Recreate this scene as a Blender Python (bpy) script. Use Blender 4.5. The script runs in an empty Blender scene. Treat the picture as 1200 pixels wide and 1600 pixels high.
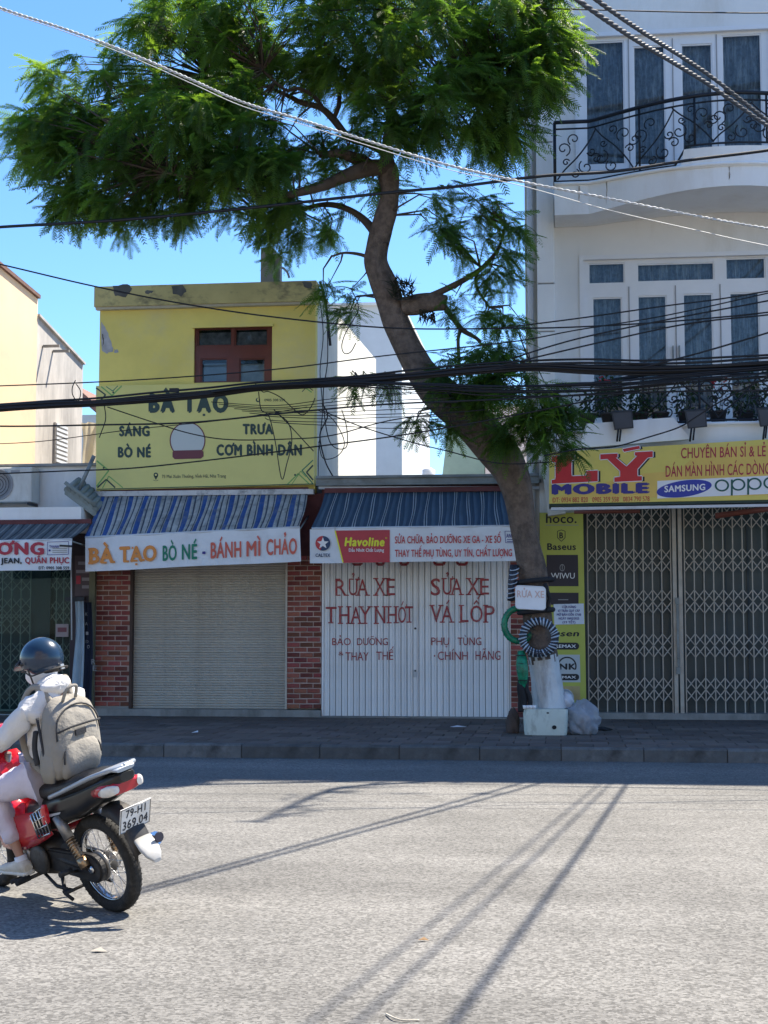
import bpy, bmesh, math, random
import numpy as np
from mathutils import Vector, Matrix, Euler
random.seed(7); rng = np.random.default_rng(7)
R = math.radians
scene = bpy.context.scene
# ---------------------------------------------------------------- camera
FPX = 2300.0                      # focal length in photo pixels (1200 x 1600)
YAW, PITCH = R(6.8), R(4.6)
CAM = np.array([0.0, 0.0, 1.6])
cam_d = bpy.data.cameras.new('camera'); cam = bpy.data.objects.new('camera', cam_d)
scene.collection.objects.link(cam); scene.camera = cam
cam.location = CAM; cam.rotation_euler = (R(90) + PITCH, 0, YAW)
cam_d.sensor_fit = 'VERTICAL'; cam_d.sensor_height = 24.0; cam_d.lens = 24.0 * FPX / 1600
cam_d.clip_start = 0.1; cam_d.clip_end = 3000
# ---------------------------------------------------------------- light
SUNV = Vector((0.44, 0.45, 1.0)).normalized()
SUN_EL = math.asin(SUNV.z); SUN_AZ = math.atan2(SUNV.x, SUNV.y)
world = bpy.data.worlds.new("World"); scene.world = world; world.use_nodes = True
wn = world.node_tree.nodes; wl = world.node_tree.links; wn.clear()
wo = wn.new('ShaderNodeOutputWorld'); wb = wn.new('ShaderNodeBackground'); sk = wn.new('ShaderNodeTexSky')
sk.sky_type = 'NISHITA'; sk.sun_disc = False; sk.sun_elevation = SUN_EL; sk.sun_rotation = SUN_AZ
sk.altitude = 0; sk.air_density = 1.0; sk.dust_density = 0.2; sk.ozone_density = 8.5
wb.inputs['Strength'].default_value = 0.100
hs_ = wn.new('ShaderNodeHueSaturation'); hs_.inputs['Saturation'].default_value = 1.08; wl.new(sk.outputs[0], hs_.inputs['Color']); wl.new(hs_.outputs[0], wb.inputs[0]); wl.new(wb.outputs[0], wo.inputs[0])
sd = bpy.data.lights.new('sun', 'SUN'); sd.energy = 4.6; sd.angle = R(0.53); sd.color = (1.0, 0.915, 0.78)
sun = bpy.data.objects.new('sun', sd); scene.collection.objects.link(sun)
sun.rotation_euler = (-SUNV).to_track_quat('-Z', 'Y').to_euler(); sun.location = (10, 12, 30)
scene.view_settings.view_transform = 'Standard'; scene.view_settings.look = 'None'
scene.view_settings.exposure = 1.43; scene.view_settings.gamma = 1; scene.view_settings.use_curve_mapping = False
# ---------------------------------------------------------------- surveying helpers: photo sight lines met with real planes
cy_, sy_, cp_, sp_ = math.cos(YAW), math.sin(YAW), math.cos(PITCH), math.sin(PITCH)
RT = np.array([cy_, sy_, 0]); FW = np.array([-sy_ * cp_, cy_ * cp_, sp_]); UP = np.cross(RT, FW)
def ray(px, py): return RT * (px - 600) / FPX + UP * (800 - py) / FPX + FW
def P(px, py, Y):
    d = ray(px, py); return CAM + d * (Y / d[1])
def PX(px, py, X):
    d = ray(px, py); return CAM + d * (X / d[0])
def G(px, py, z=0.0):
    d = ray(px, py); return CAM + d * ((z - 1.6) / d[2])
def X_(px, Y=24.3, py=985): return P(px, py, Y)[0]
def Z_(py, Y=24.3, px=600): return P(px, py, Y)[2]
YF = 24.3                         # plane of the shop fronts
ZS = 0.17                         # top of the pavement
# ---------------------------------------------------------------- linking
C = scene.collection
WM = {}
def put(name, data, parent=None, mats=None, loc=None, rot=None, local=False, label=None):
    o = bpy.data.objects.new(name, data); C.objects.link(o)
    if mats is not None and data is not None and hasattr(data, 'materials') and len(data.materials) == 0:
        for m in (mats if isinstance(mats, (list, tuple)) else [mats]): data.materials.append(m)
    if loc is not None: o.location = loc
    if rot is not None: o.rotation_euler = rot
    if parent is not None:
        o.parent = parent
        if not local: o.matrix_parent_inverse = WM.get(parent.name, Matrix()).inverted()
    w = Matrix.LocRotScale(o.location, o.rotation_euler, None)
    WM[o.name] = w
    if label: o['label'] = label
    return o
def thing(name, label, cat, loc=(0, 0, 0), group=None, data=None, mats=None):
    o = put(name, data, None, mats, loc if data is None else None)
    o['label'] = label; o['category'] = cat
    if group: o['group'] = group
    return o
def structure(o): o['kind'] = 'structure'; return o
def stuff(o): o['kind'] = 'stuff'; return o
# ---------------------------------------------------------------- mesh builder
class MB:
    def __init__(s): s.v = []; s.f = []; s.m = []; s.sm = []
    def add(s, vs, fs, m=0, smooth=False):
        b = len(s.v); s.v += [tuple(map(float, v)) for v in vs]; s.f += [tuple(b + i for i in f) for f in fs]
        s.m += [m] * len(fs); s.sm += [smooth] * len(fs); return s
    def box(s, x0, x1, y0, y1, z0, z1, m=0):
        if x0 > x1: x0, x1 = x1, x0
        if y0 > y1: y0, y1 = y1, y0
        if z0 > z1: z0, z1 = z1, z0
        return s.add([(x0,y0,z0),(x1,y0,z0),(x1,y1,z0),(x0,y1,z0),(x0,y0,z1),(x1,y0,z1),(x1,y1,z1),(x0,y1,z1)],
            [(0,3,2,1),(4,5,6,7),(0,1,5,4),(1,2,6,5),(2,3,7,6),(3,0,4,7)], m)
    def bbox(s, x0, x1, y0, y1, z0, z1, b=.005, m=0):      # chamfered front edges (towards -Y)
        v = [(x0,y1,z0),(x1,y1,z0),(x1,y1,z1),(x0,y1,z1),(x0,y0+b,z0),(x1,y0+b,z0),(x1,y0+b,z1),(x0,y0+b,z1),
             (x0+b,y0,z0+b),(x1-b,y0,z0+b),(x1-b,y0,z1-b),(x0+b,y0,z1-b)]
        f = [(0,1,5,4),(1,2,6,5),(2,3,7,6),(3,0,4,7),(4,5,9,8),(5,6,10,9),(6,7,11,10),(7,4,8,11),(8,9,10,11)]
        return s.add(v, f, m)
    def quad(s, a, b, c, d, m=0): return s.add([a, b, c, d], [(0, 1, 2, 3)], m)
    def hexa(s, fr, bk, m=0):                               # two quads, front and back, same winding
        return s.add(list(fr) + list(bk), [(0,1,2,3),(7,6,5,4),(0,4,5,1),(1,5,6,2),(2,6,7,3),(3,7,4,0)], m)
    def tube(s, pts, r, n=6, m=0, cap=True, smooth=True, closed=False, flat=1.0):
        pts = [np.array(p, float) for p in pts]; k = len(pts)
        rr = r if isinstance(r, (list, tuple, np.ndarray)) else [r] * k
        b = len(s.v); prev = None
        for i, p in enumerate(pts):
            if closed: t = pts[(i + 1) % k] - pts[i - 1]
            else: t = pts[min(i + 1, k - 1)] - pts[max(i - 1, 0)]
            t = t / (np.linalg.norm(t) + 1e-12)
            if prev is None:
                a = np.array([0, 0, 1.0]) if abs(t[2]) < .9 else np.array([0, 1.0, 0])
                u = np.cross(t, a)
            else: u = prev - t * (prev @ t)
            u = u / (np.linalg.norm(u) + 1e-12); w = np.cross(t, u); prev = u
            for j in range(n):
                a = 2 * math.pi * j / n
                s.v.append(tuple(p + rr[i] * (u * math.cos(a) * flat + w * math.sin(a))))
        rings = k if closed else k - 1
        for i in range(rings):
            for j in range(n):
                i2 = (i + 1) % k
                s.f.append((b + i*n + j, b + i*n + (j+1) % n, b + i2*n + (j+1) % n, b + i2*n + j)); s.m.append(m); s.sm.append(smooth)
        if cap and not closed:
            s.f.append(tuple(b + j for j in range(n))[::-1]); s.m.append(m); s.sm.append(False)
            s.f.append(tuple(b + (k-1)*n + j for j in range(n))); s.m.append(m); s.sm.append(False)
        return s
    def lathe(s, prof, n=24, axis='y', c=(0, 0, 0), m=0, smooth=True, closed=False):  # prof: (radius, along)
        b = len(s.v); k = len(prof)
        for r, a in prof:
            for j in range(n):
                t = 2 * math.pi * j / n; x, y = r * math.cos(t), r * math.sin(t)
                p = {'y': (x, a, y), 'z': (x, y, a), 'x': (a, x, y)}[axis]
                s.v.append((p[0] + c[0], p[1] + c[1], p[2] + c[2]))
        for i in range(k if closed else k - 1):
            i2 = (i + 1) % k
            for j in range(n):
                s.f.append((b + i*n + j, b + i*n + (j+1) % n, b + i2*n + (j+1) % n, b + i2*n + j)); s.m.append(m); s.sm.append(smooth)
        if not closed:
            for i, fl in ((0, True), (k - 1, False)):
                if prof[i][0] > 1e-4:
                    f = tuple(b + i*n + j for j in range(n)); s.f.append(f[::-1] if fl else f); s.m.append(m); s.sm.append(False)
        return s
    def loft(s, secs, n=16, m=0, cap=True, axis='x'):       # superellipse sections (along, a, b, half a, half b, exponent)
        b = len(s.v)
        for (x, y, z, hw, hh, e) in secs:
            for j in range(n):
                t = 2 * math.pi * j / n; ct, st = math.cos(t), math.sin(t)
                u = hw * math.copysign(abs(ct) ** (2 / e), ct); w = hh * math.copysign(abs(st) ** (2 / e), st)
                s.v.append((x, y + u, z + w) if axis == 'x' else (y + u, z + w, x))
        k = len(secs)
        for i in range(k - 1):
            for j in range(n):
                s.f.append((b + i*n + j, b + i*n + (j+1) % n, b + (i+1)*n + (j+1) % n, b + (i+1)*n + j)); s.m.append(m); s.sm.append(True)
        if cap:
            s.f.append(tuple(b + j for j in range(n))[::-1]); s.m.append(m); s.sm.append(False)
            s.f.append(tuple(b + (k-1)*n + j for j in range(n))); s.m.append(m); s.sm.append(False)
        return s
    def data(s, name, fix=True):
        me = bpy.data.meshes.new(name); me.from_pydata(s.v, [], s.f)
        me.polygons.foreach_set('material_index', s.m); me.polygons.foreach_set('use_smooth', s.sm)
        if fix and len(s.v) < 60000:
            bm = bmesh.new(); bm.from_mesh(me); bmesh.ops.recalc_face_normals(bm, faces=bm.faces); bm.to_mesh(me); bm.free()
        me.update(); return me
    def build(s, name, mats, parent=None, **k):
        return put(name, s.data(name), parent, mats, **k)
def smooth_path(pts, n=8, closed=False):
    pts = [np.array(p, float) for p in pts]; out = []; k = len(pts)
    rngk = range(k) if closed else range(k - 1)
    for i in rngk:
        if closed: p0, p1, p2, p3 = pts[i-1], pts[i], pts[(i+1) % k], pts[(i+2) % k]
        else: p0, p1, p2, p3 = pts[max(i-1, 0)], pts[i], pts[i+1], pts[min(i+2, k-1)]
        for j in range(n):
            t = j / n
            out.append(.5 * ((2*p1) + (-p0+p2)*t + (2*p0-5*p1+4*p2-p3)*t*t + (-p0+3*p1-3*p2+p3)*t**3))
    if not closed: out.append(pts[-1])
    return out
# ---------------------------------------------------------------- materials
def lin(c):
    return tuple(((x/255) / 12.92 if x/255 <= .04045 else ((x/255 + .055) / 1.055) ** 2.4) for x in c)
def M(name, col, rough=.7, metal=0.0, var=.12, vs=3.0, rnd=0.0, bump=.0, bs=60, spec=.4, dirt=None, ds=1.5, da=.5, streak=1.0,
      fine=0.0, fs=120, coat=0, alpha=1, hue=0.0, backlit=0.0, dist=.01):
    m = bpy.data.materials.new(name); m.use_nodes = True; nt = m.node_tree; N = nt.nodes; L = nt.links
    b = N['Principled BSDF']; b.inputs['Roughness'].default_value = rough; b.inputs['Metallic'].default_value = metal
    b.inputs['Specular IOR Level'].default_value = spec
    if coat: b.inputs['Coat Weight'].default_value = coat; b.inputs['Coat Roughness'].default_value = .08
    tc = N.new('ShaderNodeTexCoord')
    rgb = N.new('ShaderNodeRGB'); rgb.outputs[0].default_value = (*col, 1); out = rgb.outputs[0]
    def mapped(sc, st=1.0):
        mp = N.new('ShaderNodeMapping'); mp.inputs['Scale'].default_value = (sc, sc, sc / st); L.new(tc.outputs['Object'], mp.inputs[0]); return mp.outputs[0]
    def noise(sc, det=5, st=1.0, ro=.6):
        n = N.new('ShaderNodeTexNoise'); n.inputs['Scale'].default_value = 1; n.inputs['Detail'].default_value = det; n.inputs['Roughness'].default_value = ro
        L.new(mapped(sc, st), n.inputs['Vector']); return n.outputs['Fac']
    def hsv(inp, val):
        h = N.new('ShaderNodeHueSaturation'); L.new(inp, h.inputs['Color']); L.new(val, h.inputs['Value']); return h.outputs[0]
    def remap(x, a, b_, lo, hi):
        r = N.new('ShaderNodeMapRange'); L.new(x, r.inputs[0]); r.inputs[1].default_value = a; r.inputs[2].default_value = b_; r.inputs[3].default_value = lo; r.inputs[4].default_value = hi; return r.outputs[0]
    if var: out = hsv(out, remap(noise(vs), .3, .7, 1 - var, 1 + var))
    if fine: out = hsv(out, remap(noise(fs, 2), .3, .7, 1 - fine, 1 + fine))
    if rnd or hue:
        oi = N.new('ShaderNodeObjectInfo')
        h = N.new('ShaderNodeHueSaturation'); L.new(out, h.inputs['Color'])
        L.new(remap(oi.outputs['Random'], 0, 1, 1 - rnd, 1 + rnd), h.inputs['Value'])
        if hue:
            wn_ = N.new('ShaderNodeTexWhiteNoise'); wn_.noise_dimensions = '1D'; L.new(oi.outputs['Random'], wn_.inputs['W'])
            L.new(remap(wn_.outputs['Value'], 0, 1, .5 - hue, .5 + hue), h.inputs['Hue'])
        out = h.outputs[0]
    if dirt:
        mx = N.new('ShaderNodeMix'); mx.data_type = 'RGBA'; L.new(remap(noise(ds, 8, streak, .7), .49, .70, 0, da), mx.inputs[0])
        L.new(out, mx.inputs[6]); mx.inputs[7].default_value = (*dirt, 1); out = mx.outputs[2]
    L.new(out, b.inputs['Base Color'])
    if bump:
        bp = N.new('ShaderNodeBump'); bp.inputs['Strength'].default_value = bump; bp.inputs['Distance'].default_value = dist
        L.new(noise(bs, 4), bp.inputs['Height']); L.new(bp.outputs[0], b.inputs['Normal'])
    if backlit:                                            # thin cloth that lets some light through
        tr = N.new('ShaderNodeBsdfTranslucent'); L.new(out, tr.inputs[0]); ms = N.new('ShaderNodeMixShader'); ms.inputs[0].default_value = backlit
        L.new(b.outputs[0], ms.inputs[1]); L.new(tr.outputs[0], ms.inputs[2]); L.new(ms.outputs[0], N['Material Output'].inputs[0])
    return m
# ---------------------------------------------------------------- print on signs: flat lettering and shapes a few mm proud of the board
FONT_CACHE = {}; ADV = {}
import unicodedata
def raw_glyph(t):
    f = bpy.data.curves.new('lettering', 'FONT'); f.body = t; f.resolution_u = 3
    o = bpy.data.objects.new('lettering_source', f); C.objects.link(o); bpy.context.view_layer.update()
    me = bpy.data.meshes.new_from_object(o.evaluated_get(bpy.context.evaluated_depsgraph_get()))
    v = np.array([x.co[:] for x in me.vertices]) if len(me.vertices) else np.zeros((0, 3)); fs = [tuple(p.vertices) for p in me.polygons]
    bpy.data.objects.remove(o); bpy.data.curves.remove(f); bpy.data.meshes.remove(me); return v, fs
def glyph(c):
    if c not in ADV:
        v, fs = raw_glyph(c) if c != ' ' else (np.zeros((0, 3)), [])
        w = lambda t: (lambda q: q[:, 0].max() - q[:, 0].min())(raw_glyph(t)[0])
        ADV[c] = (v, fs, w('H' + c + 'H') - w('HH'))
    return ADV[c]
def mark_strokes(code, cx, top, wd, low):                # Vietnamese diacritics as short strokes
    g = .07; t = .062
    return {0x301: [[(cx - .02, top + g), (cx + .12, top + g + .15)]], 0x300: [[(cx + .02, top + g), (cx - .12, top + g + .15)]],
        0x309: [[(cx - .06, top + g + .15), (cx + .03, top + g + .19), (cx + .07, top + g + .13), (cx + .01, top + g + .08), (cx, top + g + .03)]],
        0x303: [[(cx - .15, top + g + .04), (cx - .08, top + g + .10), (cx + .07, top + g + .04), (cx + .15, top + g + .11)]],
        0x302: [[(cx - .14, top + g), (cx, top + g + .12), (cx + .14, top + g)]], 0x306: [[(cx - .13, top + g + .10), (cx - .06, top + g + .02), (cx + .06, top + g + .02), (cx + .13, top + g + .10)]],
        0x323: [[(cx - .045, -.14), (cx + .045, -.14)]], 0x31b: [[(wd - .05, top - .06), (wd + .06, top - .02), (wd + .08, top + .09)]]}.get(code, [])
def text_mesh(s, bold=0.0, shear=0.0, space=1.0):
    key = (s, bold, shear, space)
    if key in FONT_CACHE: return FONT_CACHE[key]
    V, F, x = [], [], 0.0
    def stroke(pts, w, z):
        for a, b_ in zip(pts[:-1], pts[1:]):
            a, b_ = np.array(a), np.array(b_); d = b_ - a; l = np.linalg.norm(d); d = d / l; n_ = np.array([-d[1], d[0]]) * w / 2; e = d * w * .3; k = len(V)
            V.extend([(*(a - e + n_), z), (*(b_ + e + n_), z), (*(b_ + e - n_), z), (*(a - e - n_), z)]); F.append((k, k+1, k+2, k+3)); z += .1
    sh = [(0, 0)] if bold <= .004 else [(-bold, 0), (bold, 0), (0, bold * .7), (0, -bold * .7), (0, 0)] + ([(-bold/2, bold*.4), (bold/2, -bold*.4)] if bold > .03 else [])
    for ch in s:
        d = unicodedata.normalize('NFD', ch); base = {'Đ': 'D', 'đ': 'd', '®': 'o'}.get(d[0], d[0]); v, fs, adv = glyph(base)
        if len(v):
            for i, (dx, dy) in enumerate(sh):
                k = len(V); V.extend([(x + p[0] + dx, p[1] + dy, i * .5) for p in v]); F.extend([tuple(k + q for q in f) for f in fs])
            mn, mx, top = v[:, 0].min(), v[:, 0].max(), v[:, 1].max(); st = 0; w_ = .06 + bold * 1.5
            for m_ in d[1:]:
                c = ord(m_); tp = top + (.20 if st and c != 0x323 and c != 0x31b else 0)
                for q in mark_strokes(c, x + (mn + mx) / 2 + (.10 if st and c != 0x323 else 0), tp - (0 if c == 0x31b else 0), x + mx, 0):
                    stroke(q, .09 if c == 0x323 else w_, 4 + st)
                if c in (0x302, 0x306): st = 1
            if ch in 'Đđ': stroke([(x + mn - .07, .35 if ch == 'Đ' else .58), (x + mn + .22, .35 if ch == 'Đ' else .58)], w_, 4)
        x += (adv + max(0, bold) * 1.2) * space
    V = np.array(V); V[:, 0] += V[:, 1] * shear
    FONT_CACHE[key] = (V, F); return FONT_CACHE[key]
def txt(parent, s, x0, y0, x1, y1, Y, mat, bold=0.0, shear=0.0, slope=0.0, space=1.0, proud=.004, name='lettering', blocky=False):
    v, fs = text_mesh(s, bold, shear, space)
    mn, mx = v[:, 0].min(), v[:, 0].max(); out = []
    for p in v:
        t = (p[0] - mn) / (mx - mn)
        out.append(P(x0 + t * (x1 - x0), y1 - p[1] / .69 * (y1 - y0) + slope * t, Y - proud - p[2] * .0004))
    mb = MB(); mb.add(out, fs); me = mb.data(name, fix=False)
    return put(name, me, parent, mat)
def poly(parent, pts, Y, mat, proud=.003, name='print'):
    mb = MB(); mb.add([P(x, y, Y - proud) for x, y in pts], [tuple(range(len(pts)))])
    return put(name, mb.data(name, fix=False), parent, mat)
def disc_pts(cx, cy, rx, ry=None, n=32, a0=0, a1=360):
    ry = ry or rx; return [(cx + rx * math.cos(R(a0 + (a1-a0) * i / n)), cy + ry * math.sin(R(a0 + (a1-a0) * i / n))) for i in range(n if a1-a0 == 360 else n + 1)]
def ring(parent, cx, cy, r, w, Y, mat, proud=.003, n=36, a0=0, a1=360, name='print', ry=None):
    k = (ry or r) / r; mb = MB(); full = a1 - a0 == 360; m_ = n if full else n + 1; vs = []
    for i in range(m_):
        a = R(a0 + (a1 - a0) * i / n)
        for q in (r - w, r): vs.append(P(cx + q * math.cos(a), cy + q * k * math.sin(a), Y - proud))
    mb.add(vs, [(2*i, 2*i+1, (2*i+3) % (2*m_), (2*i+2) % (2*m_)) for i in range(n)])
    return put(name, mb.data(name, fix=False), parent, mat)
def band(parent, pts, w, Y, mat, proud=.003, name='print'):   # stroked polyline print, width in photo pixels
    mb = MB()
    for (a, b) in zip(pts[:-1], pts[1:]):
        dx, dy = b[0]-a[0], b[1]-a[1]; l = math.hypot(dx, dy) or 1; nx, ny = -dy/l*w/2, dx/l*w/2
        mb.quad(P(a[0]+nx, a[1]+ny, Y-proud), P(b[0]+nx, b[1]+ny, Y-proud), P(b[0]-nx, b[1]-ny, Y-proud), P(a[0]-nx, a[1]-ny, Y-proud))
    return put(name, mb.data(name, fix=False), parent, mat)
def board_quad(parent, c, Y, th, mat, name='panel', m_back=None):            # c = four photo corners TL TR BR BL
    fr = [P(x, y, Y) for x, y in c]; bk = [p + np.array([0, th, 0]) for p in fr]
    return MB().hexa(fr, bk).build(name, mat, parent)
def walls(holes, x0, x1, z0, z1, y0, y1, mb=None, m=0):       # plate in the XZ plane with rectangular openings
    mb = mb or MB(); xs = sorted({x0, x1, *[h[0] for h in holes], *[h[1] for h in holes]}); zs = sorted({z0, z1, *[h[2] for h in holes], *[h[3] for h in holes]})
    for a, b in zip(xs[:-1], xs[1:]):
        run = None
        for c, d in zip(zs[:-1], zs[1:]):
            cx, cz = (a+b)/2, (c+d)/2; hit = any(h[0] < cx < h[1] and h[2] < cz < h[3] for h in holes)
            if hit:
                if run: mb.box(a, b, y0, y1, run[0], run[1], m)
                run = None
            else: run = (run[0], d) if run else (c, d)
        if run: mb.box(a, b, y0, y1, run[0], run[1], m)
    return mb
# palette
asphalt = M('asphalt', (.160, .155, .145), .9, var=.10, vs=.5, bump=.5, bs=160, fine=.0, dist=.006)
def tune_asphalt():
    nt = asphalt.node_tree; N = nt.nodes; L = nt.links; b = N['Principled BSDF']; src = b.inputs['Base Color'].links[0].from_socket
    tc = [n for n in N if n.type == 'TEX_COORD'][0]
    vo = N.new('ShaderNodeTexVoronoi'); vo.inputs['Scale'].default_value = 62; L.new(tc.outputs['Object'], vo.inputs['Vector'])
    sep = N.new('ShaderNodeSeparateColor'); L.new(vo.outputs['Color'], sep.inputs[0])
    mr = N.new('ShaderNodeMapRange'); L.new(sep.outputs[0], mr.inputs[0]); mr.inputs[1].default_value = .0; mr.inputs[2].default_value = 1; mr.inputs[3].default_value = .55; mr.inputs[4].default_value = 1.45
    mul = N.new('ShaderNodeHueSaturation'); L.new(src, mul.inputs['Color']); L.new(mr.outputs[0], mul.inputs['Value'])
    # long worn wheel tracks and oily patches running along the street
    mp = N.new('ShaderNodeMapping'); mp.inputs['Scale'].default_value = (.08, .9, 1); L.new(tc.outputs['Object'], mp.inputs[0])
    n2 = N.new('ShaderNodeTexNoise'); n2.inputs['Scale'].default_value = 1; n2.inputs['Detail'].default_value = 6; n2.inputs['Roughness'].default_value = .65; L.new(mp.outputs[0], n2.inputs['Vector'])
    m2 = N.new('ShaderNodeMapRange'); L.new(n2.outputs['Fac'], m2.inputs[0]); m2.inputs[1].default_value = .35; m2.inputs[2].default_value = .65; m2.inputs[3].default_value = .84; m2.inputs[4].default_value = 1.12
    h2 = N.new('ShaderNodeHueSaturation'); L.new(mul.outputs[0], h2.inputs['Color']); L.new(m2.outputs[0], h2.inputs['Value']); L.new(h2.outputs[0], b.inputs['Base Color'])
    n3 = N.new('ShaderNodeTexNoise'); n3.inputs['Scale'].default_value = .45; n3.inputs['Detail'].default_value = 9; n3.inputs['Roughness'].default_value = .75; L.new(tc.outputs['Object'], n3.inputs['Vector'])
    m3 = N.new('ShaderNodeMapRange'); L.new(n3.outputs['Fac'], m3.inputs[0]); m3.inputs[1].default_value = .38; m3.inputs[2].default_value = .62; m3.inputs[3].default_value = .86; m3.inputs[4].default_value = 1.10
    h3 = N.new('ShaderNodeHueSaturation'); L.new(h2.outputs[0], h3.inputs['Color']); L.new(m3.outputs[0], h3.inputs['Value'])
    n4 = N.new('ShaderNodeTexNoise'); n4.inputs['Scale'].default_value = 1.7; n4.inputs['Detail'].default_value = 5; L.new(tc.outputs['Object'], n4.inputs['Vector'])
    m4 = N.new('ShaderNodeMapRange'); L.new(n4.outputs['Fac'], m4.inputs[0]); m4.inputs[1].default_value = .66; m4.inputs[2].default_value = .74; m4.inputs[3].default_value = 0; m4.inputs[4].default_value = .35
    x4 = N.new('ShaderNodeMix'); x4.data_type = 'RGBA'; L.new(m4.outputs[0], x4.inputs[0]); L.new(h3.outputs[0], x4.inputs[6]); x4.inputs[7].default_value = (.07, .065, .06, 1); L.new(x4.outputs[2], b.inputs['Base Color'])
tune_asphalt()
soil = M('soil', (.16, .14, .12), .95, var=.3, vs=.2)
tile_m = M('pavement_tile', (.135, .105, .088), .85, var=.22, vs=1.3, rnd=.28, hue=.01, bump=.3, bs=90, dirt=(.05, .045, .04), ds=.8, da=.6)
grout = M('tile_joint', (.06, .055, .05), .95, var=.3)
kerb_m = M('kerb_concrete', (.13, .125, .118), .9, var=.25, vs=4, rnd=.28, bump=.8, bs=30, dirt=(.06, .055, .05), ds=2.5, da=.9)
conc = M('concrete', (.28, .27, .25), .9, var=.2, bump=.3, bs=40, dirt=(.1, .1, .09), ds=2, da=.7, streak=3)
white_w = M('white_wall_paint', (.76, .76, .74), .8, var=.05, vs=.7, bump=.08, bs=30, dirt=(.50, .46, .38), ds=.9, da=.45, streak=4)
white_d = M('stained_white_trim', (.86, .86, .84), .8, var=.05, vs=1, dirt=(.55, .48, .38), ds=1.3, da=.32, streak=4)
cream_w = M('side_wall_plaster', (.70, .69, .64), .85, var=.08, vs=.8, bump=.15, bs=20, dirt=(.4, .4, .36), ds=.7, da=.6, streak=4)
yellow_w = M('yellow_wall_paint', (.80, .67, .19), .85, var=.10, vs=.9, bump=.12, bs=25, dirt=(.62, .56, .36), ds=.55, da=.5)
yellow_c = M('weathered_yellow_coping', (.52, .44, .19), .9, var=.18, vs=1.5, bump=.3, bs=25, dirt=(.09, .085, .07), ds=2.0, da=.95, streak=.6)
flake_m = M('bare_plaster_patch', (.42, .42, .44), .9, var=.2, vs=8)
mortar = M('mortar', (.46, .34, .29), .95, var=.25, vs=5, bump=.5, bs=70)
brick_m = M('red_brick', (.26, .075, .055), .85, var=.25, vs=9, rnd=.45, hue=.018, bump=.5, bs=60, dirt=(.12, .09, .06), ds=5, da=.7)
shutter_m = M('shutter_steel', (.50, .46, .39), .5, metal=.15, var=.10, vs=1.0, rnd=.05, dirt=(.28, .23, .17), ds=1.2, da=.35, streak=3)
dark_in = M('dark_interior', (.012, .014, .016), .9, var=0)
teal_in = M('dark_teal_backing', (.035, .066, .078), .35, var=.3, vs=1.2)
gate_m = M('gate_steel', (.42, .40, .355), .5, metal=.25, var=.12, vs=6, dirt=(.3, .2, .12), ds=4, da=.45)
gate_g = M('grey_green_gate_steel', (.30, .34, .30), .5, metal=.2, var=.12, vs=6)
white_metal = M('painted_door_steel', (.80, .80, .79), .5, metal=.05, var=.07, vs=1.6, rnd=.05, dirt=(.40, .34, .28), ds=1.6, da=.55, streak=6)
galv = M('galvanised_gutter', (.22, .25, .25), .55, metal=.3, var=.2, vs=3, dirt=(.10, .09, .08), ds=3, da=.6, streak=.3)
pipe_w = M('white_pipe', (.62, .64, .66), .5, var=.08, dirt=(.3, .28, .25), ds=3, da=.5)
redwall = M('maroon_painted_wall', (.13, .045, .045), .85, var=.25, vs=4)
banner_m = M('white_banner_vinyl', (.72, .755, .79), .5, bump=.5, bs=5, dist=.03, var=.05, vs=2.5, dirt=(.5, .5, .5), ds=3, da=.35)
sign_y = M('yellow_sign_vinyl', (.74, .60, .13), .5, bump=.4, bs=4, dist=.03, var=.05, vs=2, dirt=(.6, .5, .2), ds=1.2, da=.3)
sign_pale = M('pale_yellow_sign_vinyl', (.73, .67, .23), .55, var=.035, vs=1.5, dirt=(.5, .46, .2), ds=1.0, da=.25)
olive_p = M('olive_panel_vinyl', (.46, .48, .09), .5, var=.06, vs=2)
ink = M('black_print', (.022, .024, .028), .55, var=0)
slate_ink = M('charcoal_green_print', (.035, .07, .065), .55, var=0)
red_p = M('red_print', (.52, .045, .055), .5, var=.05)
red_paint = M('hand_painted_red', (.36, .055, .06), .7, var=.30, vs=14, dirt=(.45, .35, .33), ds=12, da=.5)
crim = M('crimson_print', (.42, .035, .06), .55, var=0)
orange_p = M('faded_orange_print', (.72, .27, .06), .6, var=.12, vs=10)
salmon_p = M('faded_red_print', (.62, .13, .09), .6, var=.12, vs=10)
green_p = M('green_print', (.01, .20, .12), .55, var=.08)
navy_p = M('navy_print', (.045, .04, .23), .5, var=0)
blue_logo = M('royal_blue_print', (.03, .05, .35), .45, var=0)
white_p = M('white_print', (.80, .80, .80), .5, var=0)
yel_p = M('lime_yellow_print', (.80, .78, .05), .5, var=0)
teal_p = M('teal_print', (.02, .17, .15), .5, var=0)
lgreen_p = M('light_green_print', (.20, .42, .12), .5, var=0)
maroon_p = M('maroon_print', (.17, .045, .06), .5, var=0)
grey_p = M('grey_print', (.30, .30, .30), .6, var=0)
wood_red = M('red_brown_window_wood', (.12, .022, .012), .45, var=.15, vs=6, coat=.2)
white_frame = M('white_window_frame', (.76, .77, .78), .4, var=.03)
curtain_m = M('grey_blue_curtain', (.25, .27, .29), .9, var=.35, vs=14, backlit=.1, dirt=(.78, .79, .78), ds=13, da=.85, streak=7)
curtain_l = M('pale_curtain', (.44, .46, .44), .9, var=.2, vs=5, backlit=.2)
iron = M('black_wrought_iron', (.018, .022, .03), .45, metal=.3, var=.1)
black_r = M('black_rubber', (.018, .018, .02), .75, var=.2, vs=20, bump=.3, bs=120)
cable_m = M('black_cable_sheath', (.012, .013, .016), .6, var=.1)
cable_g = M('grey_twisted_cable', (.045, .05, .06), .55, var=.15, vs=10)
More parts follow.
